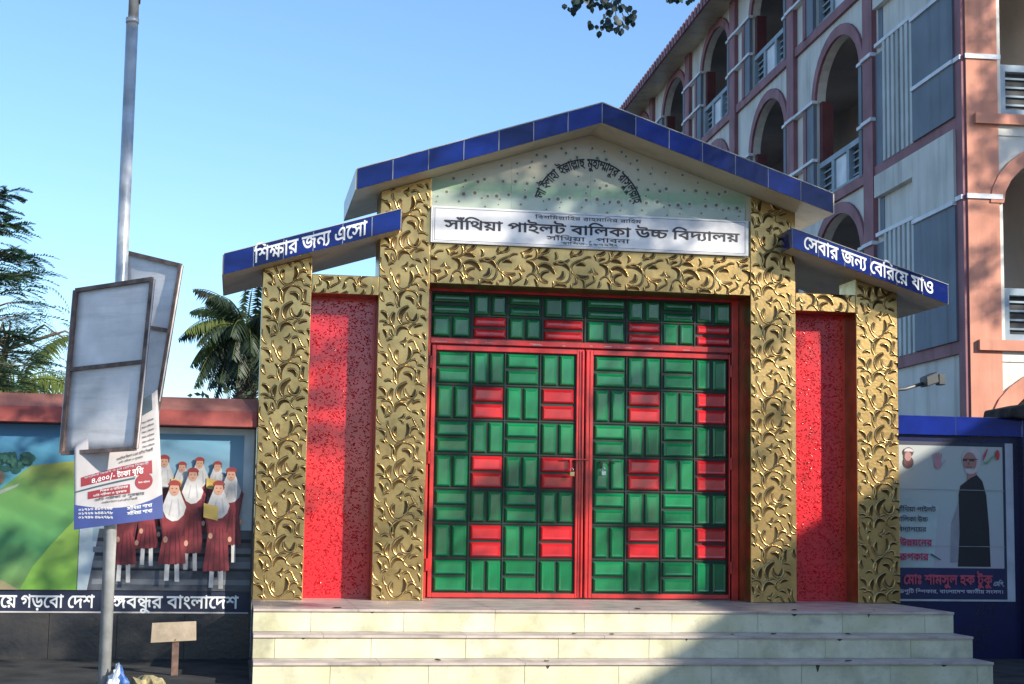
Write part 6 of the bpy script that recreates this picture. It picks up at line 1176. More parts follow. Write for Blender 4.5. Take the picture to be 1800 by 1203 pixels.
def girl(x, zh, zf, s=1.0, legs=True, book=False, scarf=True):
    s = s*rs.uniform(0.94, 1.06); x = x+rs.uniform(-0.01, 0.01)
    x, zh = mw(x, zh); zf = mw(0, zf)[1]
    hr = 0.053*s
    if legs: pp.put('leg_print', scarfm, [(x-0.06*s, zf), (x-0.02*s, zf), (x-0.015*s, zf+0.26), (x-0.055*s, zf+0.26)], [(x+0.03*s, zf-0.01), (x+0.07*s, zf-0.01), (x+0.06*s, zf+0.26), (x+0.02*s, zf+0.26)])
    hem = zf+0.15 if legs else zf
    zs_ = zh-hr*1.25
    pp.put('dress_print', dressm, [(x-0.12*s, hem), (x+0.12*s, hem+0.01), (x+0.095*s, zs_-0.35*s), (x+0.13*s, zs_-0.12*s), (x+0.05*s, zs_), (x-0.05*s, zs_), (x-0.13*s, zs_-0.12*s), (x-0.085*s, zs_-0.35*s)])
    pp.put('fold_print', dress2, *[[(x+d*s, hem), (x+(d+0.012)*s, hem), (x+(d*0.6+0.006)*s, zs_-0.30*s), (x+d*0.6*s, zs_-0.30*s)] for d in (-0.08, -0.03, 0.03, 0.075)],
           [(x-0.12*s, zs_-0.12*s), (x-0.105*s, zs_-0.14*s), (x-0.075*s, zs_-0.34*s), (x-0.09*s, zs_-0.34*s)], [(x+0.12*s, zs_-0.12*s), (x+0.105*s, zs_-0.14*s), (x+0.08*s, zs_-0.34*s), (x+0.095*s, zs_-0.34*s)])
    pp.put('hand_print', skinm, ell(x-0.06*s, zs_-0.37*s, 0.02*s, 0.028*s, 10), ell(x+0.115*s, zs_-0.40*s, 0.018*s, 0.026*s, 10))
    pp.put('hair_print', hairm, ell(x, zh+hr*0.15, hr*0.98, hr*1.0, 14))
    if scarf: pp.put('scarf_print', scarfm, [(x-0.045*s, zh-hr*0.2), (x+0.045*s, zh-hr*0.2), (x+0.07*s, zs_-0.01*s), (x+0.105*s, zs_-0.09*s), (x+0.085*s, zs_-0.16*s), (x+0.04*s, zs_-0.205*s), (x-0.01*s, zs_-0.215*s), (x-0.06*s, zs_-0.185*s), (x-0.10*s, zs_-0.10*s), (x-0.07*s, zs_-0.01*s)])
    if scarf: pp.put('scarf_fold_print', foldm, [(x-0.02*s, zs_-0.03*s), (x-0.012*s, zs_-0.03*s), (x-0.03*s, zs_-0.17*s), (x-0.045*s, zs_-0.16*s)], [(x+0.03*s, zs_-0.02*s), (x+0.037*s, zs_-0.02*s), (x+0.06*s, zs_-0.15*s), (x+0.045*s, zs_-0.17*s)])
    if book: pp.put('book_print', bookm, [(x-0.13*s, zs_-0.20*s), (x+0.0*s, zs_-0.23*s), (x+0.0*s, zs_-0.10*s), (x-0.13*s, zs_-0.07*s)])
    pp.put('face_print', skinm, ell(x, zh-hr*0.1, hr*0.82, hr*1.08, 14))
    pp.put('cap_print', capm, ell(x, zh+hr*0.55, hr*1.08, hr*0.85, 12, 0.0, math.pi))
    pp.put('feature_print', hairm, ell(x-hr*0.34, zh+hr*0.05, hr*0.13, hr*0.08, 8), ell(x+hr*0.34, zh+hr*0.05, hr*0.13, hr*0.08, 8), rect(x-hr*0.2, x+hr*0.2, zh-hr*0.60, zh-hr*0.53))
girl(-0.669, 1.85, 1.25, 0.85, legs=False); girl(-0.485, 1.80, 1.2, 0.75, legs=False, book=True); girl(-0.33, 1.84, 1.2, 0.8, legs=False); girl(-0.18, 1.81, 1.2, 0.75, legs=False, book=True)
girl(-0.78, 1.60, 0.90, 0.9); girl(-0.40, 1.73, 0.86, 1.0); girl(-0.045, 1.74, 0.94, 1.0); girl(-0.98, 1.55, 0.75, 1.0); girl(-0.545, 1.60, 0.76, 1.08); girl(-0.15, 1.61, 0.70, 1.08, book=True)
# slogan band
sb_ = thing('slogan_strip', 'navy strip with white Bengali slogan running under the wall pictures', 'banner', (-1.2, YW-0.013, 0.44))
pp = P_(sb_, YW-0.014)
z0, z1 = mw(0, 0.462)[1], mw(0, 0.655)[1]
pp.put('strip', flatc('slogan_navy', (0.012, 0.018, 0.045)), rect(-2.75, 0.168, z0, z1))
pp.put('rule_line', flatc('slogan_rule', (0.50, 0.46, 0.44)), rect(-2.75, 0.16, z0-0.005, z0+0.009))
a = text('slogan_lettering', 'mural_a', mw(-2.19, 0)[0], mw(-1.24, 0)[0], mw(0, 0.505)[1], 0.112, pp.y, whitepaint, sb_, wt=16); a.location = -sb_.location
a = text('slogan_lettering', 'mural_b', mw(-1.17, 0)[0], mw(0.06, 0)[0], mw(0, 0.505)[1], 0.112, pp.y, whitepaint, sb_, wt=16); a.location = -sb_.location

# ================================================================== RIGHT BLUE WALL AND POSTER
bw = thing('blue_boundary_wall', 'glossy dark blue boundary wall right of the gate holding a large poster', 'wall', (8, YW, 0))
def bwz(o): o.location = (-8, -YW, 0); return o
K2 = 15.45/15.0
def pw2(x, z): return (x*K2, EYE+(z-EYE)*K2)
m = MB(); m.box(6.645, 12, YW, YW+0.2, 0, 2.30); bwz(m.build('wall_body', navy, bw))
w_ = 0.74
for i in range(7):
    t = MB(); x0 = 6.645+i*w_; t.box(x0+0.002, x0+w_-0.002, YW-0.05, YW+0.26, 2.302, 2.50); bwz(t.build('coping_tile', bluegloss, bw, bevel=0.004))
m = MB(); m.box(8.10, 8.55, YW-0.10, YW+0.3, 0, 2.30); bwz(m.build('pier', navy, bw))
m = MB(); m.prism([(7.90, 2.50), (8.75, 2.44), (8.75, 2.60), (8.2, 2.66), (7.92, 2.60)], YW-0.22, YW+0.4)
bwz(m.build('pier_cap', mat('dark_mossy_concrete', (0.035, 0.03, 0.026), 0.95, var=0.4, scale=9, bump=0.9, bscale=18), bw, bevel=0.02))
po = thing('poster', 'large poster of a white-haired man in a black coat on the blue wall', 'poster', (7.3, YW-0.002, 0.6))
pp = P_(po, YW-0.006)
xa, xb = 6.5, pw2(7.80, 0)[0]; za, zb = pw2(0, 0.615)[1], pw2(0, 2.21)[1]
m = MB(); m.box(xa, xb, YW-0.012, YW-0.001, za, zb); o = m.build('backing_frame', mat('poster_white_frame', (0.42, 0.44, 0.50), 0.5), po); o.location = -po.location
pp.y = YW-0.0135
xi = pw2(7.685, 0)[0]
pp.put('dark_edge_print', flatc('poster_dark_edge', (0.015, 0.02, 0.05)), rect(xa, xi+0.03, za+0.02, zb))
pp.put('pale_ground_print', grad_mat('poster_ground', [(0, (0.40, 0.38, 0.42)), (0.5, (0.36, 0.42, 0.42)), (1, (0.42, 0.44, 0.42))], 'Z', 1.0, 2.2, rough=0.2), rect(xa, xi, pw2(0, 0.945)[1], pw2(0, 2.17)[1]))
pp.put('navy_footer_print', flatc('poster_footer', (0.01, 0.012, 0.075)), rect(xa, xi, za+0.03, pw2(0, 0.94)[1]))
pp.put('pale_diagonal_print', flatc('poster_diagonal', (0.36, 0.44, 0.44)), [pw2(6.5, 0.95), pw2(6.92, 0.95), pw2(6.98, 1.55), pw2(6.5, 1.72)])
coat = flatc('poster_black_coat', (0.006, 0.007, 0.012)); pskin = flatc('poster_skin', (0.34, 0.17, 0.15)); phair = flatc('poster_grey_hair', (0.46, 0.42, 0.42)); pgrey = flatc('poster_grey_shadow', (0.24, 0.24, 0.27))
pp.put('shadow_print', pgrey, [pw2(7.10, 1.0), pw2(7.2, 1.0), pw2(7.25, 1.75), pw2(7.12, 1.4)])
pp.put('coat_print', coat, [pw2(7.18, 0.96), pw2(7.535, 0.96), pw2(7.525, 1.35), pw2(7.50, 1.68), pw2(7.46, 1.82), pw2(7.40, 1.885), pw2(7.36, 1.87), pw2(7.30, 1.83), pw2(7.22, 1.77), pw2(7.20, 1.68), pw2(7.205, 1.3)])
pp.put('neck_print', pskin, [pw2(7.29, 1.83), pw2(7.40, 1.885), pw2(7.39, 1.98), pw2(7.30, 1.97)])
pp.put('hair_print', phair, ell(*pw2(7.345, 2.045), 0.108, 0.125, 20))
pp.put('face_print', pskin, ell(*pw2(7.325, 2.015), 0.078, 0.10, 18))
pp.put('beard_print', phair, ell(*pw2(7.335, 1.945), 0.072, 0.055, 16, math.pi, 2*math.pi))
pp.put('glasses_print', flatc('poster_glasses', (0.06, 0.03, 0.03)), rect(*[pw2(x, 0)[0] for x in (7.25, 7.295)], pw2(0, 2.02)[1], pw2(0, 2.045)[1]), rect(*[pw2(x, 0)[0] for x in (7.32, 7.375)], pw2(0, 2.02)[1], pw2(0, 2.045)[1]),
       rect(*[pw2(x, 0)[0] for x in (7.295, 7.41)], pw2(0, 2.037)[1], pw2(0, 2.045)[1]))
pp.put('mouth_print', flatc('poster_mouth', (0.20, 0.07, 0.07)), rect(*[pw2(x, 0)[0] for x in (7.285, 7.345)], pw2(0, 1.957)[1], pw2(0, 1.966)[1]), [pw2(7.30, 1.985), pw2(7.325, 1.985), pw2(7.312, 2.02)])
# raised hand
hx, hz = pw2(6.98, 1.985); hand = [ell(hx, hz, 0.042, 0.05, 14)]
for da, ln, of in ((-0.30, 0.075, -0.028), (-0.12, 0.092, -0.011), (0.04, 0.095, 0.007), (0.2, 0.082, 0.024)):
    bx, bz = hx+of, hz+0.03; tx, tz = bx+math.sin(da)*ln, bz+math.cos(da)*ln
    hand.append([(bx-0.009, bz), (bx+0.009, bz), (tx+0.007, tz), (tx-0.007, tz)])
hand.append([(hx+0.03, hz-0.02), (hx+0.045, hz), (hx+0.085, hz+0.035), (hx+0.078, hz+0.045)])
pp.put('hand_print', flatc('poster_hand', (0.42, 0.20, 0.24)), *hand)
fxx, fzz = pw2(6.665, 2.05)
pp.put('portrait_print', flatc('poster_portrait_dark', (0.08, 0.015, 0.02)), ell(fxx, fzz-0.055, 0.055, 0.06, 14), ell(fxx, fzz+0.05, 0.055, 0.05, 14))
pp.put('portrait_face_print', pskin, ell(fxx-0.008, fzz+0.005, 0.038, 0.048, 14))
pp.put('portrait_hair_print', phair, ell(fxx, fzz+0.055, 0.05, 0.035, 14, 0, math.pi))
ex, ez = pw2(7.55, 2.06)
pp.put('emblem_red_print', flatc('poster_red', (0.45, 0.04, 0.05)), [(ex-0.09, ez-0.05), (ex-0.05, ez+0.03), (ex-0.03, ez+0.09), (ex-0.045, ez+0.09), (ex-0.08, ez+0.02)], ell(ex+0.075, ez+0.03, 0.025, 0.055, 12))
pp.put('emblem_green_print', flatc('poster_green', (0.12, 0.30, 0.14)), [(ex-0.09, ez-0.055), (ex-0.04, ez-0.065), (ex+0.04, ez+0.01), (ex+0.02, ez+0.02), (ex-0.04, ez-0.04)])
pp.put('pen_print', flatc('poster_pen', (0.02, 0.09, 0.08)), [pw2(6.88, 1.075), pw2(6.99, 1.02), pw2(6.995, 1.03), pw2(6.89, 1.09)])
pp.put('panel_crease_print', flatc('poster_crease', (0.26, 0.27, 0.30)), rect(xa, xi, pw2(0, 1.725)[1], pw2(0, 1.731)[1]), rect(xa, xi, pw2(0, 1.16)[1], pw2(0, 1.165)[1]))
txr = flatc('poster_crimson_ink', (0.42, 0.01, 0.08)); txk = flatc('poster_black_ink', (0.03, 0.03, 0.05)); txw = flatc('poster_pale_ink', (0.50, 0.50, 0.56)); txp = flatc('poster_pink_ink', (0.46, 0.06, 0.10))
for key, x0, x1, z, h, mm, wt in (('q1', 6.525, 6.945, 1.505, 0.045, txk, 14), ('q2', 6.525, 6.86, 1.405, 0.045, txk, 14), ('q3', 6.525, 6.84, 1.305, 0.045, txk, 14), ('q4', 6.56, 6.90, 1.165, 0.062, txr, 22), ('q5', 6.555, 6.86, 1.02, 0.068, txr, 22),
                          ('q6', 6.36, 7.54, 0.785, 0.092, txp, 30), ('q6b', 7.55, 7.67, 0.77, 0.045, txw, 8), ('q7', 6.30, 7.66, 0.695, 0.034, txw, 8)):
    X0, Z = pw2(x0, z); X1 = pw2(x1, z)[0]
    a = text('poster_lettering', key, X0, X1, Z, h, pp.y, mm, po, wt=wt); a.location = -po.location
# small floodlight on an arm by the school wall
fl = thing('security_lamp', 'small dark floodlight on a thin arm above the blue wall', 'lamp', (7.16, 1.0, 2.84))
m = MB(); m.tube([(-0.35, 0, -0.04), (0, 0, 0.0), (0.22, 0, 0.07)], 0.02, 8); m.build('arm', mat('dull_grey_metal', (0.18, 0.18, 0.18), 0.5, 0.6), fl, smooth=True)
m = MB(); m.prism([(0.20, 0.02), (0.34, 0.07), (0.33, 0.19), (0.19, 0.13)], -0.12, 0.06); m.build('head', mat('dark_grey_plastic', (0.05, 0.055, 0.06), 0.5), fl, bevel=0.012)
m = MB(); m.box(0.36, 0.44, -0.07, 0.03, 0.05, 0.17); m.build('rear_box', mat('dark_grey_plastic', (0.05, 0.055, 0.06), 0.5), fl, bevel=0.012)

# ================================================================== POLE, BOARDS, FLYER, STAKE SIGN
PX, PY = -0.905, -3.0
pl = thing('utility_pole', 'tall galvanised steel pole standing before the painted wall', 'pole', (PX, PY, 0))
m = MB(); m.tube([(0, 0, -0.3), (0, 0, 2.6), (0, 0, 5.15)], 0.046, 24); m.build('shaft', galv, pl, smooth=True)
m = MB(); m.tube([(0.006, 0, 5.15), (0.006, 0, 7.6)], 0.040, 24); m.build('upper_shaft', galv, pl, smooth=True)
m = MB(); m.tube([(-0.05, -0.02, 5.32), (-0.20, -0.05, 5.42), (-0.5, -0.1, 5.9)], 0.004, 5); m.tube([(0.05, -0.02, 5.28), (0.055, -0.03, 5.5), (0.3, 0, 6)], 0.006, 5); m.build('loose_wire', blackm, pl)
m = MB(); m.tube([(0, 0, 5.13), (0, 0, 5.17)], 0.05, 20); m.build('joint_collar', galv, pl, smooth=True)
def board(corners, cross, lab, th=0.02, right_pale=True):
    TL, TR, BR, BL = [Vector(c) for c in corners]
    c0 = (TL+TR+BR+BL)/4
    t = thing('sign_board', lab, 'sign board', c0)
    n_ = (TR-TL).cross(BL-TL).normalized()
    if n_.y > 0: n_ = -n_
    P = lambda u, v, d: tuple(TL*(1-u)*(1-v)+TR*u*(1-v)+BR*u*v+BL*(1-u)*v-c0+n_*d)
    s = MB(); NU, NV = 8, 14; rr = random.Random(len(lab))
    gridp = [[P(u/NU, v/NV, rr.uniform(-0.0025, 0.0025)) for u in range(NU+1)] for v in range(NV+1)]
    s.lattice(gridp)
    o = s.build('sheet', boardsheet, t, smooth=True); sd = o.modifiers.new('thick', 'SOLIDIFY'); sd.thickness = 0.006
    for (a, b_, w, mm) in (((0, 0), (1, 0), 0.028, boardframe), ((0, 1), (1, 1), 0.028, boardframe), ((0, 0), (0, 1), 0.03, boardframe), ((1, 0), (1, 1), 0.03, boardframe), ((0, cross), (1, cross), 0.018, boardframe)):
        f = MB(); f.bar(P(*a, 0.012), P(*b_, 0.012), 0.03, w, up=tuple(n_)); f.build('frame_bar', mm, t)
    f = MB(); f.bar(P(1.02, 0, 0.016), P(1.02, 1, 0.016), 0.012, 0.012, up=tuple(n_)); f.bar(P(-0.02, 0, 0.016), P(-0.02, 1, 0.016), 0.02, 0.012, up=tuple(n_)); f.build_each('pale_edge', boardedge, t)
    return t
def bp(x, y, z, y0): k = (15.15+y)/(15.15+y0); return (x*k, y, EYE+(z-EYE)*k)
board((bp(-1.205, -2.98, 3.010, -3.2), bp(-0.655, -3.36, 3.118, -3.2), bp(-0.728, -3.36, 1.852, -3.2), bp(-1.252, -2.98, 1.805, -3.2)), 0.49, 'weathered grey sign board in front of the steel pole, seen from behind, nearest the camera')
board((bp(-0.905, -2.60, 3.395, -2.7), bp(-0.470, -2.96, 3.305, -2.7), bp(-0.622, -2.96, 2.045, -2.7), bp(-0.86, -2.60, 2.03, -2.7)), 0.41, 'weathered grey sign board behind the steel pole leaning to the right')
# flyer
fly = thing('flyer', 'white and blue printed flyer with red boxes tied round the pole below the board', 'flyer', (-0.87, -3.10, 1.6))
FTL, FTR, FBR, FBL = (-1.185, 1.86), (-0.60, 2.30), (-0.520, 1.345), (-1.160, 1.250)
def FP(u, v, d=0.0):     # u to the right, v down
    x = FTL[0]*(1-u)*(1-v)+FTR[0]*u*(1-v)+FBR[0]*u*v+FBL[0]*(1-u)*v
    z = FTL[1]*(1-u)*(1-v)+FTR[1]*u*(1-v)+FBR[1]*u*v+FBL[1]*(1-u)*v
    y = -3.085-0.03*math.sin(math.pi*u)-0.008*math.sin(9*v+3*u)-d
    return (x+0.87, y+3.10, z-1.6)
def fpatch(name, m_, u0, u1, v0, v1, d, tilt=0.0, nu=28, nv=16, par=None, shape=None):
    s = MB()
    rows = []
    for j in range(nv+1):
        row = []
        for i in range(nu+1):
            u = u0+(u1-u0)*i/nu; v = v0+(v1-v0)*j/nv
            if shape: u, v = shape(i/nu, j/nv)
            row.append(FP(u, v+tilt*(u-0.5), d))
        rows.append(row)
    s.lattice(rows)
    return s.build(name, m_, par or fly, smooth=True)
base_f = fpatch('paper', flatc('flyer_paper', (0.50, 0.47, 0.47)), 0, 1, 0, 1, 0)
sd = base_f.modifiers.new('t', 'SOLIDIFY'); sd.thickness = 0.002; sd.offset = 1
fred = flatc('flyer_red', (0.30, 0.035, 0.045)); fblue = flatc('flyer_blue', (0.045, 0.07, 0.24)); fdark = flatc('flyer_dark', (0.06, 0.10, 0.13))
T_ = -0.13
def vv(u, px_v): return px_v
# rows below the board (v measured along the flyer, tilt keeps rows nearly level)
fpatch('red_box', fred, 0.08, 0.90, 0.47, 0.575, 0.006, 0.14)
fpatch('dark_rule', fdark, 0.0, 0.70, 0.595, 0.612, 0.006, 0.10)
fpatch('red_capsule', fred, 0.16, 0.64, 0.645, 0.725, 0.006, 0.12)
fpatch('red_disc', fred, 0, 1, 0, 1, 0.006, 0.1, 20, 4, shape=lambda a, b_: (0.80+0.10*b_*math.cos(2*math.pi*a), 0.645+0.068*b_*math.sin(2*math.pi*a)))
fpatch('blue_footer', fblue, 0, 1, 0, 1, 0.006, 0, 28, 8, shape=lambda a, b_: (a, (0.70+0.475*a-0.36*a*a)*(1-b_)+1.0*b_))
fpatch('dark_header', fdark, 0.80, 0.93, 0.0, 0.13, 0.006, 0.0)
def ftext(key, u0, u1, v, hh, m_, tilt=0.1, wt=10):
    w = line_width(key); su = (u1-u0)/w
    def fx(a, b_):
        u = u0+a*su; return FP(u, v+tilt*(u-0.5)-b_*hh/640, 0.0095)
    return text('flyer_lettering', key, 0, 1, 0, 1, 0, m_, fly, wt=wt, fx=fx)
ftext('p_small1', 0.12, 0.86, 0.498, 0.018, txw, 0.14, 6)
ftext('p_money', 0.20, 0.80, 0.565, 0.045, whitepaint, 0.14, 16)
ftext('p_small2', 0.30, 0.62, 0.675, 0.020, whitepaint, 0.12, 6); ftext('p_small3', 0.22, 0.60, 0.710, 0.017, whitepaint, 0.12, 6)
ftext('p_small2', 0.735, 0.865, 0.652, 0.013, whitepaint, 0.12, 4)
ftext('p_small3', 0.24, 0.80, 0.755, 0.022, txk, 0.1, 8); ftext('p_small1', 0.32, 0.72, 0.790, 0.015, txk, 0.1, 6)
ftext('p_small1', 0.50, 0.92, 0.405, 0.020, txk, 0.12, 8); ftext('p_small3', 0.52, 0.80, 0.44, 0.015, txk, 0.12, 6)
for i, k in enumerate(('p_ph1', 'p_ph2', 'p_ph3')): ftext(k, 0.05, 0.44, 0.865+0.044*i, 0.026, whitepaint, 0.17, 14)
for i, k in enumerate(('p_ph4', 'p_ph4')): ftext(k, 0.60, 0.88, 0.885+0.045*i, 0.026, whitepaint, 0.03, 14)
for i in range(6): ftext('p_small2', 0.80, 0.94, 0.17+0.04*i, 0.015, txk, 0.1, 6)
# stake sign
ss = thing('stake_sign', 'small blank tan placard nailed to a wooden stake before the black wall', 'sign', (-0.45, -1.2, 0))
def c_(p): return (p[0]+0.45, p[1])
m = MB(); m.prism([c_(p) for p in [(-0.666, 0.279), (-0.286, 0.300), (-0.292, 0.462), (-0.660, 0.446)]], -0.03, -0.012); m.build('placard', mat('tan_board', (0.40, 0.32, 0.23), 0.7, var=0.12, scale=10, bump=0.2), ss, bevel=0.003)
m = MB(); m.box(-0.038, 0.02, -0.012, 0.02, -0.05, 0.42); m.build('stake', mat('brown_wood', (0.17, 0.10, 0.075), 0.8, var=0.25, scale=14), ss, bevel=0.004)
m = MB(); m.tube([(-0.01, -0.036, 0.305), (-0.01, -0.028, 0.305)], 0.006, 8); m.build('nail', boardframe, ss)
# crumpled litter at the pole foot
def crumple(name, loc, s, m_, seed, lab, cat, two=None):
    bm = bmesh.new(); bmesh.ops.create_icosphere(bm, subdivisions=3, radius=1); r_ = random.Random(seed)
    ph = [r_.uniform(0, 6) for _ in range(6)]
    for v in bm.verts:
        c = v.co; d = 1+0.22*math.sin(5*c.x+ph[0])*math.sin(6*c.z+ph[1])+0.14*math.sin(11*c.x+7*c.y+ph[2])+r_.uniform(-0.05, 0.05)
        v.co = Vector((c.x*s[0]*d, c.y*s[1]*d, c.z*s[2]*d))
    me = bpy.data.meshes.new(name); bm.to_mesh(me); bm.free()
    me.materials.append(m_)
    if two:
        me.materials.append(two)
        for p in me.polygons:
            if p.center.x > s[0]*0.15: p.material_index = 1
    o = bpy.data.objects.new(name, me); COL.objects.link(o); o.location = loc; tag(o, lab, cat); return o
crumple('plastic_bag', (-0.80, -3.12, 0.10), (0.075, 0.05, 0.16), mat('white_plastic', (0.62, 0.64, 0.66), 0.35), 3, 'crumpled white and blue plastic bag at the foot of the steel pole', 'bag', mat('blue_plastic', (0.04, 0.12, 0.35), 0.35))
crumple('sack', (-0.60, -2.7, 0.02), (0.13, 0.10, 0.13), mat('straw_coloured_cloth', (0.30, 0.25, 0.13), 0.85, var=0.3, scale=14, bump=0.6), 7, 'straw-coloured crumpled sack lying between the steel pole and the stake sign', 'sack')

# ================================================================== TREES
def frond(mb, base, dirv, L_, droop, n, ll, lw_, rnd, curl=0.0, vee=0.3):
    """one feather frond: rachis with leaflets both sides"""
    p = Vector(base); d = Vector(dirv).normalized(); pts = [p.copy()]
    for i in range(n):
        d = (d+Vector((0, 0, -droop/n))).normalized(); p = p+d*(L_/n); pts.append(p.copy())
        up = Vector((0, 0, 1)); s_ = d.cross(up)
        if s_.length < 0.05: s_ = Vector((1, 0, 0))
        s_.normalize(); u_ = s_.cross(d)
        t = (i+1)/n; l = ll*(math.sin(math.pi*min(1, 0.15+0.85*t))**0.6)*rnd.uniform(0.8, 1.1)
        for sg in (-1, 1):
            a = (s_*sg*0.9+d*0.55+u_*(vee if curl == 0 else -curl)+Vector((rnd.uniform(-.12, .12), rnd.uniform(-.12, .12), rnd.uniform(-.12, .12)))).normalized()
            e = p+a*l+Vector((0, 0, -curl*l*0.4)); w = d*lw_
            mb.poly([tuple(p-w*0.5), tuple(p+a*l*0.45+w*0.9*0.6), tuple(e), tuple(p+a*l*0.45-w*0.6)])
    return pts
# feathery tree, left edge
rt = random.Random(21)
tr1 = thing('feathery_tree', 'feathery blue-green tree with layered fronds at the left edge behind the wall', 'tree', (-4.0, 9.0, 0))
wd = MB(); lv = MB()
wd.tube([(0, 0, 0), (0.1, 0, 2.5), (0.25, 0, 4.2), (0.15, 0.1, 5.6), (0.28, 0, 6.6)], [0.12, 0.09, 0.06, 0.04, 0.015], 8)
for k in range(92):
    z = rt.uniform(2.9, 6.1); a = rt.uniform(0, 6.28); t = (z-2.9)/3.6
    c = Vector((0.1+0.18*math.sin(t*3), 0, z)); R = (1.35*(1-t)**0.55+0.30)*rt.uniform(0.6, 1.0)
    dv = Vector((math.cos(a), math.sin(a)*0.7, rt.uniform(0.05, 0.45)))
    e = c+dv*R*0.55
    wd.tube([tuple(c), tuple((c+e)/2+Vector((0, 0, 0.04))), tuple(e)], [0.018, 0.012, 0.006], 4)
    for q in range(7):
        a2 = a+rt.uniform(-1.2, 1.2); st = c+dv*R*rt.uniform(0.18, 0.6)
        frond(lv, tuple(st), (math.cos(a2), math.sin(a2)*0.8, rt.uniform(-0.05, 0.3)), R*rt.uniform(0.35, 0.6), rt.uniform(0.25, 0.8), 12, 0.125, 0.030, rt)
wd.build('trunk', bark, tr1, smooth=True); lv.build('crown', leaf_a, tr1, kind='stuff')
# yellow-green willow-like tree behind it
tr2 = thing('weeping_tree', 'pale yellow-green drooping tree low at the left edge, behind the feathery tree', 'tree', (-4.4, 14, 0))
wd = MB(); lv = MB(); wd.tube([(0, 0, 0), (0.1, 0, 2.5), (0.3, 0, 4.5)], [0.14, 0.10, 0.05], 8)
for k in range(150):
    a = rt.uniform(0, 6.28); R = rt.uniform(0.1, 1.5); z = 5.3-R*0.8+rt.uniform(-1.8, 0.3)
    frond(lv, (0.6+R*math.cos(a), R*math.sin(a), z), (math.cos(a), math.sin(a), 0.3), rt.uniform(0.5, 0.9), 2.0, 12, 0.10, 0.018, rt, curl=0.5)
for k in range(14):
    a = rt.uniform(0, 6.28); wd.tube([(0.3, 0, 4.2), (0.5+0.8*math.cos(a), 0.8*math.sin(a), 4.6), (0.6+1.3*math.cos(a), 1.3*math.sin(a), 4.3)], [0.03, 0.02, 0.008], 4)
wd.build('trunk', bark, tr2, smooth=True); lv.build('crown', leaf_b, tr2, kind='stuff')
def palm(loc, h, nf, L_, seed, lab, lm, dead=10, group=None):
    r_ = random.Random(seed); t = thing('palm_tree', lab, 'palm tree', loc, group=group)
    w = MB(); w.tube([(0, 0, 0), (0.05, 0, h*0.5), (0, 0, h)], [0.2, 0.16, 0.17], 10)
    for k in range(14): z = h*(k+0.5)/14; w.tube([(0, 0, z), (0, 0, z+0.06)], 0.19, 10)
    w.build('trunk', bark, t, smooth=True)
    for k in range(nf):
        a = 2.399*k+r_.uniform(-.2, .2); el = 1.35-2.1*k/nf+r_.uniform(-.1, .1)
        m = MB(); pts = frond(m, (0, 0, h), (math.cos(a)*math.cos(el), math.sin(a)*math.cos(el), math.sin(el)), L_*r_.uniform(0.8, 1.05), 1.9, 30, L_*0.27, 0.042, r_, curl=0.75)
        m.mi = 1; m.tube(pts, [0.014]*18+[0.006]*(len(pts)-18), 4)
        m.build('frond', [lm if r_.random() > 0.2 else leaf_b, leaf_b], t)
    m = MB()
    for k in range(dead):
        a = r_.uniform(0, 6.28); frond(m, (0.1*math.cos(a), 0.1*math.sin(a), h-0.1), (math.cos(a)*0.6, math.sin(a)*0.6, -0.3), L_*0.6, 1.8, 16, L_*0.12, 0.02, r_, curl=0.9)
    if dead: m.build('dead_fronds', mat('dry_frond', (0.10, 0.075, 0.04), 0.85, var=0.3), t, kind='stuff')
palm((0.10, 11.0, 0), 4.30, 54, 1.3, 4, 'dark palm with arching fronds just left of the gate, behind the wall', leaf_c)
palm((-3.6, 11.5, 0), 3.3, 16, 1.6, 9, 'low palm with pale fronds behind the left part of the wall', leaf_b, dead=4)
# shrubs behind the wall
def shrub(loc, s, seed, lab, lm):
    r_ = random.Random(seed); t = thing('shrub', lab, 'shrub', loc); m = MB()
    for k in range(420):
        v = Vector((r_.gauss(0, 1), r_.gauss(0, 1), r_.gauss(0, 1))).normalized()*r_.uniform(0.5, 1.0); p = Vector((v.x*s[0], v.y*s[1], s[2]*(1+v.z)))
        d = Vector((r_.uniform(-1, 1), r_.uniform(-1, 1), r_.uniform(-0.3, 1))).normalized(); q = d.cross(Vector((0.3, 1, 0.2))).normalized()*0.03
        m.poly([tuple(p), tuple(p+d*0.06+q), tuple(p+d*0.14), tuple(p+d*0.06-q)])
    w = MB(); 
    for k in range(7): a = r_.uniform(0, 6.28); w.tube([(0, 0, 0), (s[0]*0.5*math.cos(a), s[1]*0.5*math.sin(a), s[2]*1.1)], [0.03, 0.008], 5)
    w.build('stem', bark, t); m.build('foliage', lm, t, kind='stuff')
shrub((-2.15, 4.5, 0), (0.22, 0.3, 1.28), 31, 'small green shrub showing over the wall just left of the sign boards', leaf_a)
shrub((-0.25, 8.6, 0), (0.8, 0.5, 1.75), 33, 'dark shrub below the palm fronds showing over the wall', leaf_c)
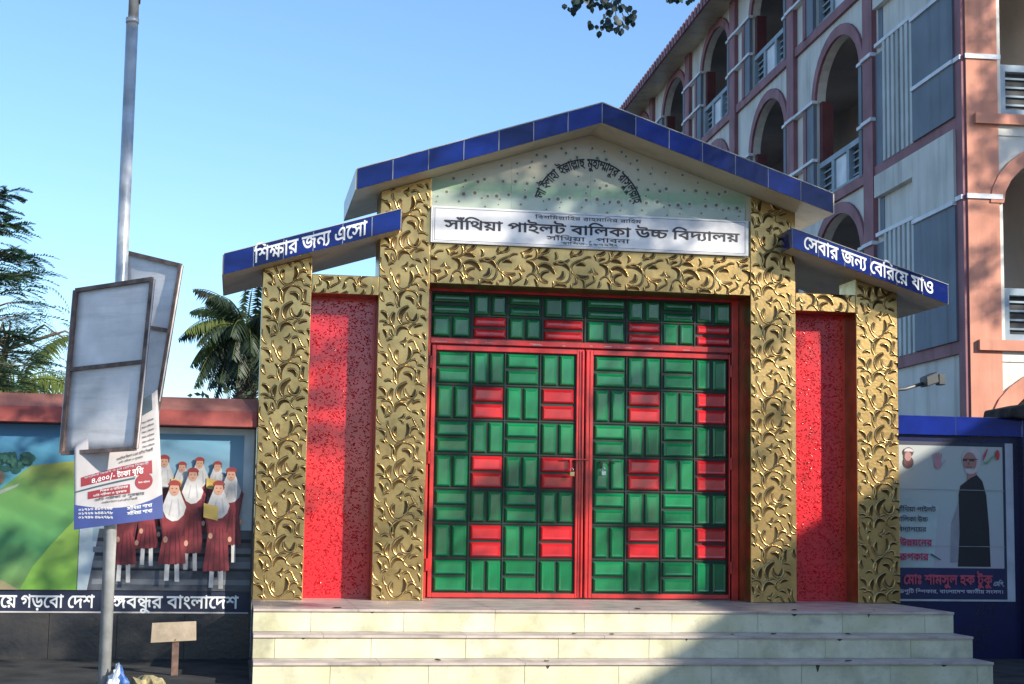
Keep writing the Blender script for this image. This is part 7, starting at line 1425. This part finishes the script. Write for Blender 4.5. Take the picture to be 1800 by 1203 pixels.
# hanging branch at the top of the view
hb = thing('hanging_branch', 'dark leafy branch tips hanging into the sky at the top of the view', 'branch', (2.9, -4.6, 6.6))
rb = random.Random(14); w = MB(); m = MB()
def heart(mb, p, s, r_):
    d = Vector((r_.uniform(-.6, .6), r_.uniform(-.6, .6), -1)).normalized(); q = d.cross(Vector((r_.uniform(-.8, .8), 1, 0.1))).normalized(); P = Vector(p)
    pts = [P, P+d*s*0.25+q*s*0.42, P+d*s*0.65+q*s*0.42, P+d*s*1.05, P+d*s*0.65-q*s*0.42, P+d*s*0.25-q*s*0.42]
    mb.poly([tuple(x) for x in pts])
SHADE_LIST = [
 # gable, pediment and name board (X, Z, radius, density)
 (2.5,4.85,.36,1.1),(3.1,5.1,.42,1.1),(3.7,4.95,.45,1.1),(4.3,4.75,.4,1.1),(3.1,4.45,.42,1.1),(3.75,4.35,.36,1.1),(4.3,4.35,.22,1),(4.9,4.75,.4,1),(5.4,4.4,.4,1),
 (2.0,4.9,.22,.9),(3.3,3.95,.35,1),(2.5,3.9,.2,.8),(4.1,3.9,.25,.9),(1.2,4.6,.2,.7),
 # transom and upper door
 (2.1,3.45,.3,1.1),(2.75,3.5,.28,1.1),(3.45,3.55,.28,1),(4.3,3.5,.3,1.1),(2.0,2.95,.26,1),(2.75,2.9,.22,1),(2.55,2.55,.2,.9),(4.0,2.85,.16,.9),(4.5,3.0,.24,1),(4.55,2.25,.3,1),
 (3.15,1.95,.28,1.1),(2.75,1.75,.22,1.1),(2.2,1.45,.22,1),(2.5,2.2,.16,.9),(3.5,1.85,.26,1.1),(3.9,1.9,.2,1),(4.35,1.55,.22,1),(3.85,2.2,.15,.8),(4.45,1.0,.22,1),(2.5,1.2,.16,.9),(1.75,1.55,.2,.9),
 # pillars and red panels
 (0.45,3.2,.2,.8),(0.35,2.5,.2,.8),(0.95,3.15,.16,.9),(0.95,2.3,.15,.9),(1.1,2.75,.15,.8),(0.8,1.6,.16,.8),(1.5,3.3,.22,.9),(1.5,2.3,.2,.8),(1.6,1.3,.18,.7),(0.5,1.2,.15,.7),
 (5.3,3.3,.22,.9),(5.3,2.5,.15,.7),(5.8,3.3,.15,.7),(6.3,3.6,.16,.8),(5.2,2.1,.16,.8),
 # canopies, wall pictures
 (6.4,3.9,.25,.9),(-0.3,2.35,.12,.7),(-1.0,2.3,.18,.9),(-1.5,1.9,.2,.9),(-1.9,1.2,.25,.9),(-1.3,1.0,.3,1),(-0.6,1.1,.25,1),(-0.2,0.9,.25,1),(-1.9,2.0,.2,.8),(0.0,1.5,.2,.9),
 (-0.9,0.3,.35,1.1),(-0.2,0.3,.35,1.2),(-1.0,1.5,.2,.9),(-2.2,0.2,.3,1)]
SCHOOL_SHADE = [(10.4,7.2,.22,1.6),(10.35,9.0,.25,1.6),(10.3,4.9,.2,1.2),(10.35,8.3,.18,.8),(10.5,7.9,.12,.8),(10.3,7.4,.14,.9),(10.45,6.2,.14,.8),(10.3,5.9,.1,.7),(10.9,6.9,.2,.9),(10.4,8.6,.3,.8),(10.6,7.5,.35,1),(10.5,6.7,.3,.9),(11.0,6.4,.4,.9),(10.4,5.2,.25,.6),(10.6,4.5,.3,.8),(11.2,8.0,.3,.8),(10.3,9.6,.3,.8),(11.2,4.4,.25,.7),(12.0,6,.6,.9),(12.5,8,.7,.9),(13.4,5,.8,.9)]
O = Vector((2.9, -4.6, 6.6))
def tip(path, cl, nleaf, spread):
    w.tube([tuple(Vector(p)-O) for p in path], [0.018]+[0.008]*(len(path)-2)+[0.003], 5)
    for c in cl:
        for k in range(nleaf):
            p = Vector((c[0]+rb.gauss(0, spread), -4.6+rb.uniform(-0.12, 0.12), c[1]+rb.gauss(0, spread*0.6)))
            heart(m, tuple(p-O), rb.uniform(0.038, 0.055), rb)
        w.tube([tuple(Vector(path[-1])-O), tuple(Vector((c[0], -4.6, c[1]))-O)], 0.003, 4)
tip([(2.9, -4.6, 6.6), (2.6, -4.6, 5.7), (2.42, -4.6, 5.15)], [(2.22, 4.99), (2.30, 5.03), (2.36, 5.04), (2.42, 5.05), (2.26, 5.02)], 9, 0.035)
tip([(2.9, -4.6, 6.6), (2.66, -4.6, 5.7), (2.53, -4.6, 5.08)], [(2.44, 4.89), (2.49, 4.88), (2.54, 4.875), (2.60, 4.91), (2.64, 4.93), (2.52, 5.02), (2.57, 4.97), (2.47, 5.05)], 8, 0.026)
tip([(2.9, -4.6, 6.6), (2.97, -4.6, 5.8), (3.02, -4.6, 5.25)], [(2.95, 5.12), (3.02, 5.13), (3.08, 5.12)], 9, 0.03)
tip([(2.9, -4.6, 6.6), (2.8, -4.6, 5.9), (2.75, -4.6, 5.6)], [(2.7, 5.45), (2.85, 5.5), (2.4, 5.35)], 14, 0.08)
w.build('twig', bark, hb); m.build('foliage', leaf_d, hb, kind='stuff')

# ================================================================== WHAT CASTS THE SHADE, behind the camera
nh = thing('neighbour_house', 'plain two-storey house across the street, off to the right behind the viewer', 'house', (14.75, -12, 0), -math.atan(0.08))
m = MB(); m.box(0.25, 9, -20, 6.6, 0, 7.07); m.build('wall', cream, nh)
m = MB(); m.box(0.0, 9.4, -20.4, 7, 7.07, 7.24); m.build('roof_slab', soffit, nh)
m = MB()
for yy in range(-18, 6, 4):
    for zz in (1.0, 4.2): m.box(0.20, 0.26, yy, yy+1.4, zz, zz+1.4)
m.build_each('window', bluegloss, nh)
SUNV = Vector((0.9, -1.0, 0.58))
st_ = thing('shade_tree', 'large broad-leaved roadside tree behind the viewer that dapples the gate', 'tree', (6, -18, 0))
OS = Vector((6, -18, 0)); rr = random.Random(77); lf = MB(); br = MB()
br.tube([(0, 0, 0), (0.1, 0.2, 3), (0.4, 1.2, 7), (1, 3, 11)], [0.45, 0.36, 0.3, 0.16], 12)
def clump(X, Z, r_, t, dens=1.0, Yp=0.0, limb=True):
    c = Vector((X, Yp, Z))+SUNV*t-OS
    n = int(330*dens*(r_/0.4)**2)
    for k in range(n):
        v = Vector((rr.gauss(0, 1), rr.gauss(0, 1), rr.gauss(0, 1))).normalized()*r_*rr.uniform(0.1, 1)**0.5
        p = c+v; d = Vector((rr.uniform(-1, 1), rr.uniform(-1, 1), rr.uniform(-1, 0.6))).normalized(); q = d.cross(Vector((0.3, 1, 0.2))).normalized()
        s = rr.uniform(0.07, 0.12)
        lf.poly([tuple(p), tuple(p+d*s*0.5+q*s*0.36), tuple(p+d*s*1.15), tuple(p+d*s*0.5-q*s*0.36)])
    if limb:
        a = Vector((1, 3, 11)); br.tube([tuple(a), tuple((a+c)/2+Vector((0, 0, 0.7))), tuple(c)], [0.035, 0.018, 0.006], 5)
SHADE = SHADE_LIST
for (X, Z, r_, dens) in SHADE: clump(X, Z, r_*1.05, rr.uniform(8.0, 9.3), dens)
for k in range(60):       # outer part of the crown that throws its shade on the street and the wall
    clump(rr.uniform(-9, -2.6), rr.uniform(0, 6), rr.uniform(0.3, 0.6), rr.uniform(12.5, 17), 0.9)
br.build('trunk', bark, st_, smooth=True); lf.build('crown', leaf_a, st_, kind='stuff')

s2_ = thing('shade_tree', 'slender street tree right of the view whose shade falls on the school corner', 'tree', (21.5, -5.5, 0))
OS = Vector((21.5, -5.5, 0)); lf = MB(); br = MB(); hub = Vector((0, 0, 11))
br.tube([(0, 0, 0), (0.1, 0.1, 4), (0.1, 0, 8), tuple(hub)], [0.22, 0.18, 0.13, 0.08], 10)
for (X, Z, r_, dens) in SCHOOL_SHADE:
    t_ = rr.uniform(8, 9.5); clump(X, Z, r_, t_, dens, 5.5, limb=False)
    c = Vector((X, 5.5, Z))+SUNV*t_-OS
    br.tube([tuple(hub), tuple((hub+c)/2+Vector((0, 0, 0.5))), tuple(c)], [0.06, 0.035, 0.012], 5)
    for q in range(4):
        e = c+Vector((rr.uniform(-1, 1), rr.uniform(-1, 1), rr.uniform(-1, 1))).normalized()*r_*1.8; br.tube([tuple(c), tuple(e)], [0.015, 0.004], 4)
br.build('trunk', bark, s2_, smooth=True); lf.build('crown', leaf_a, s2_, kind='stuff')
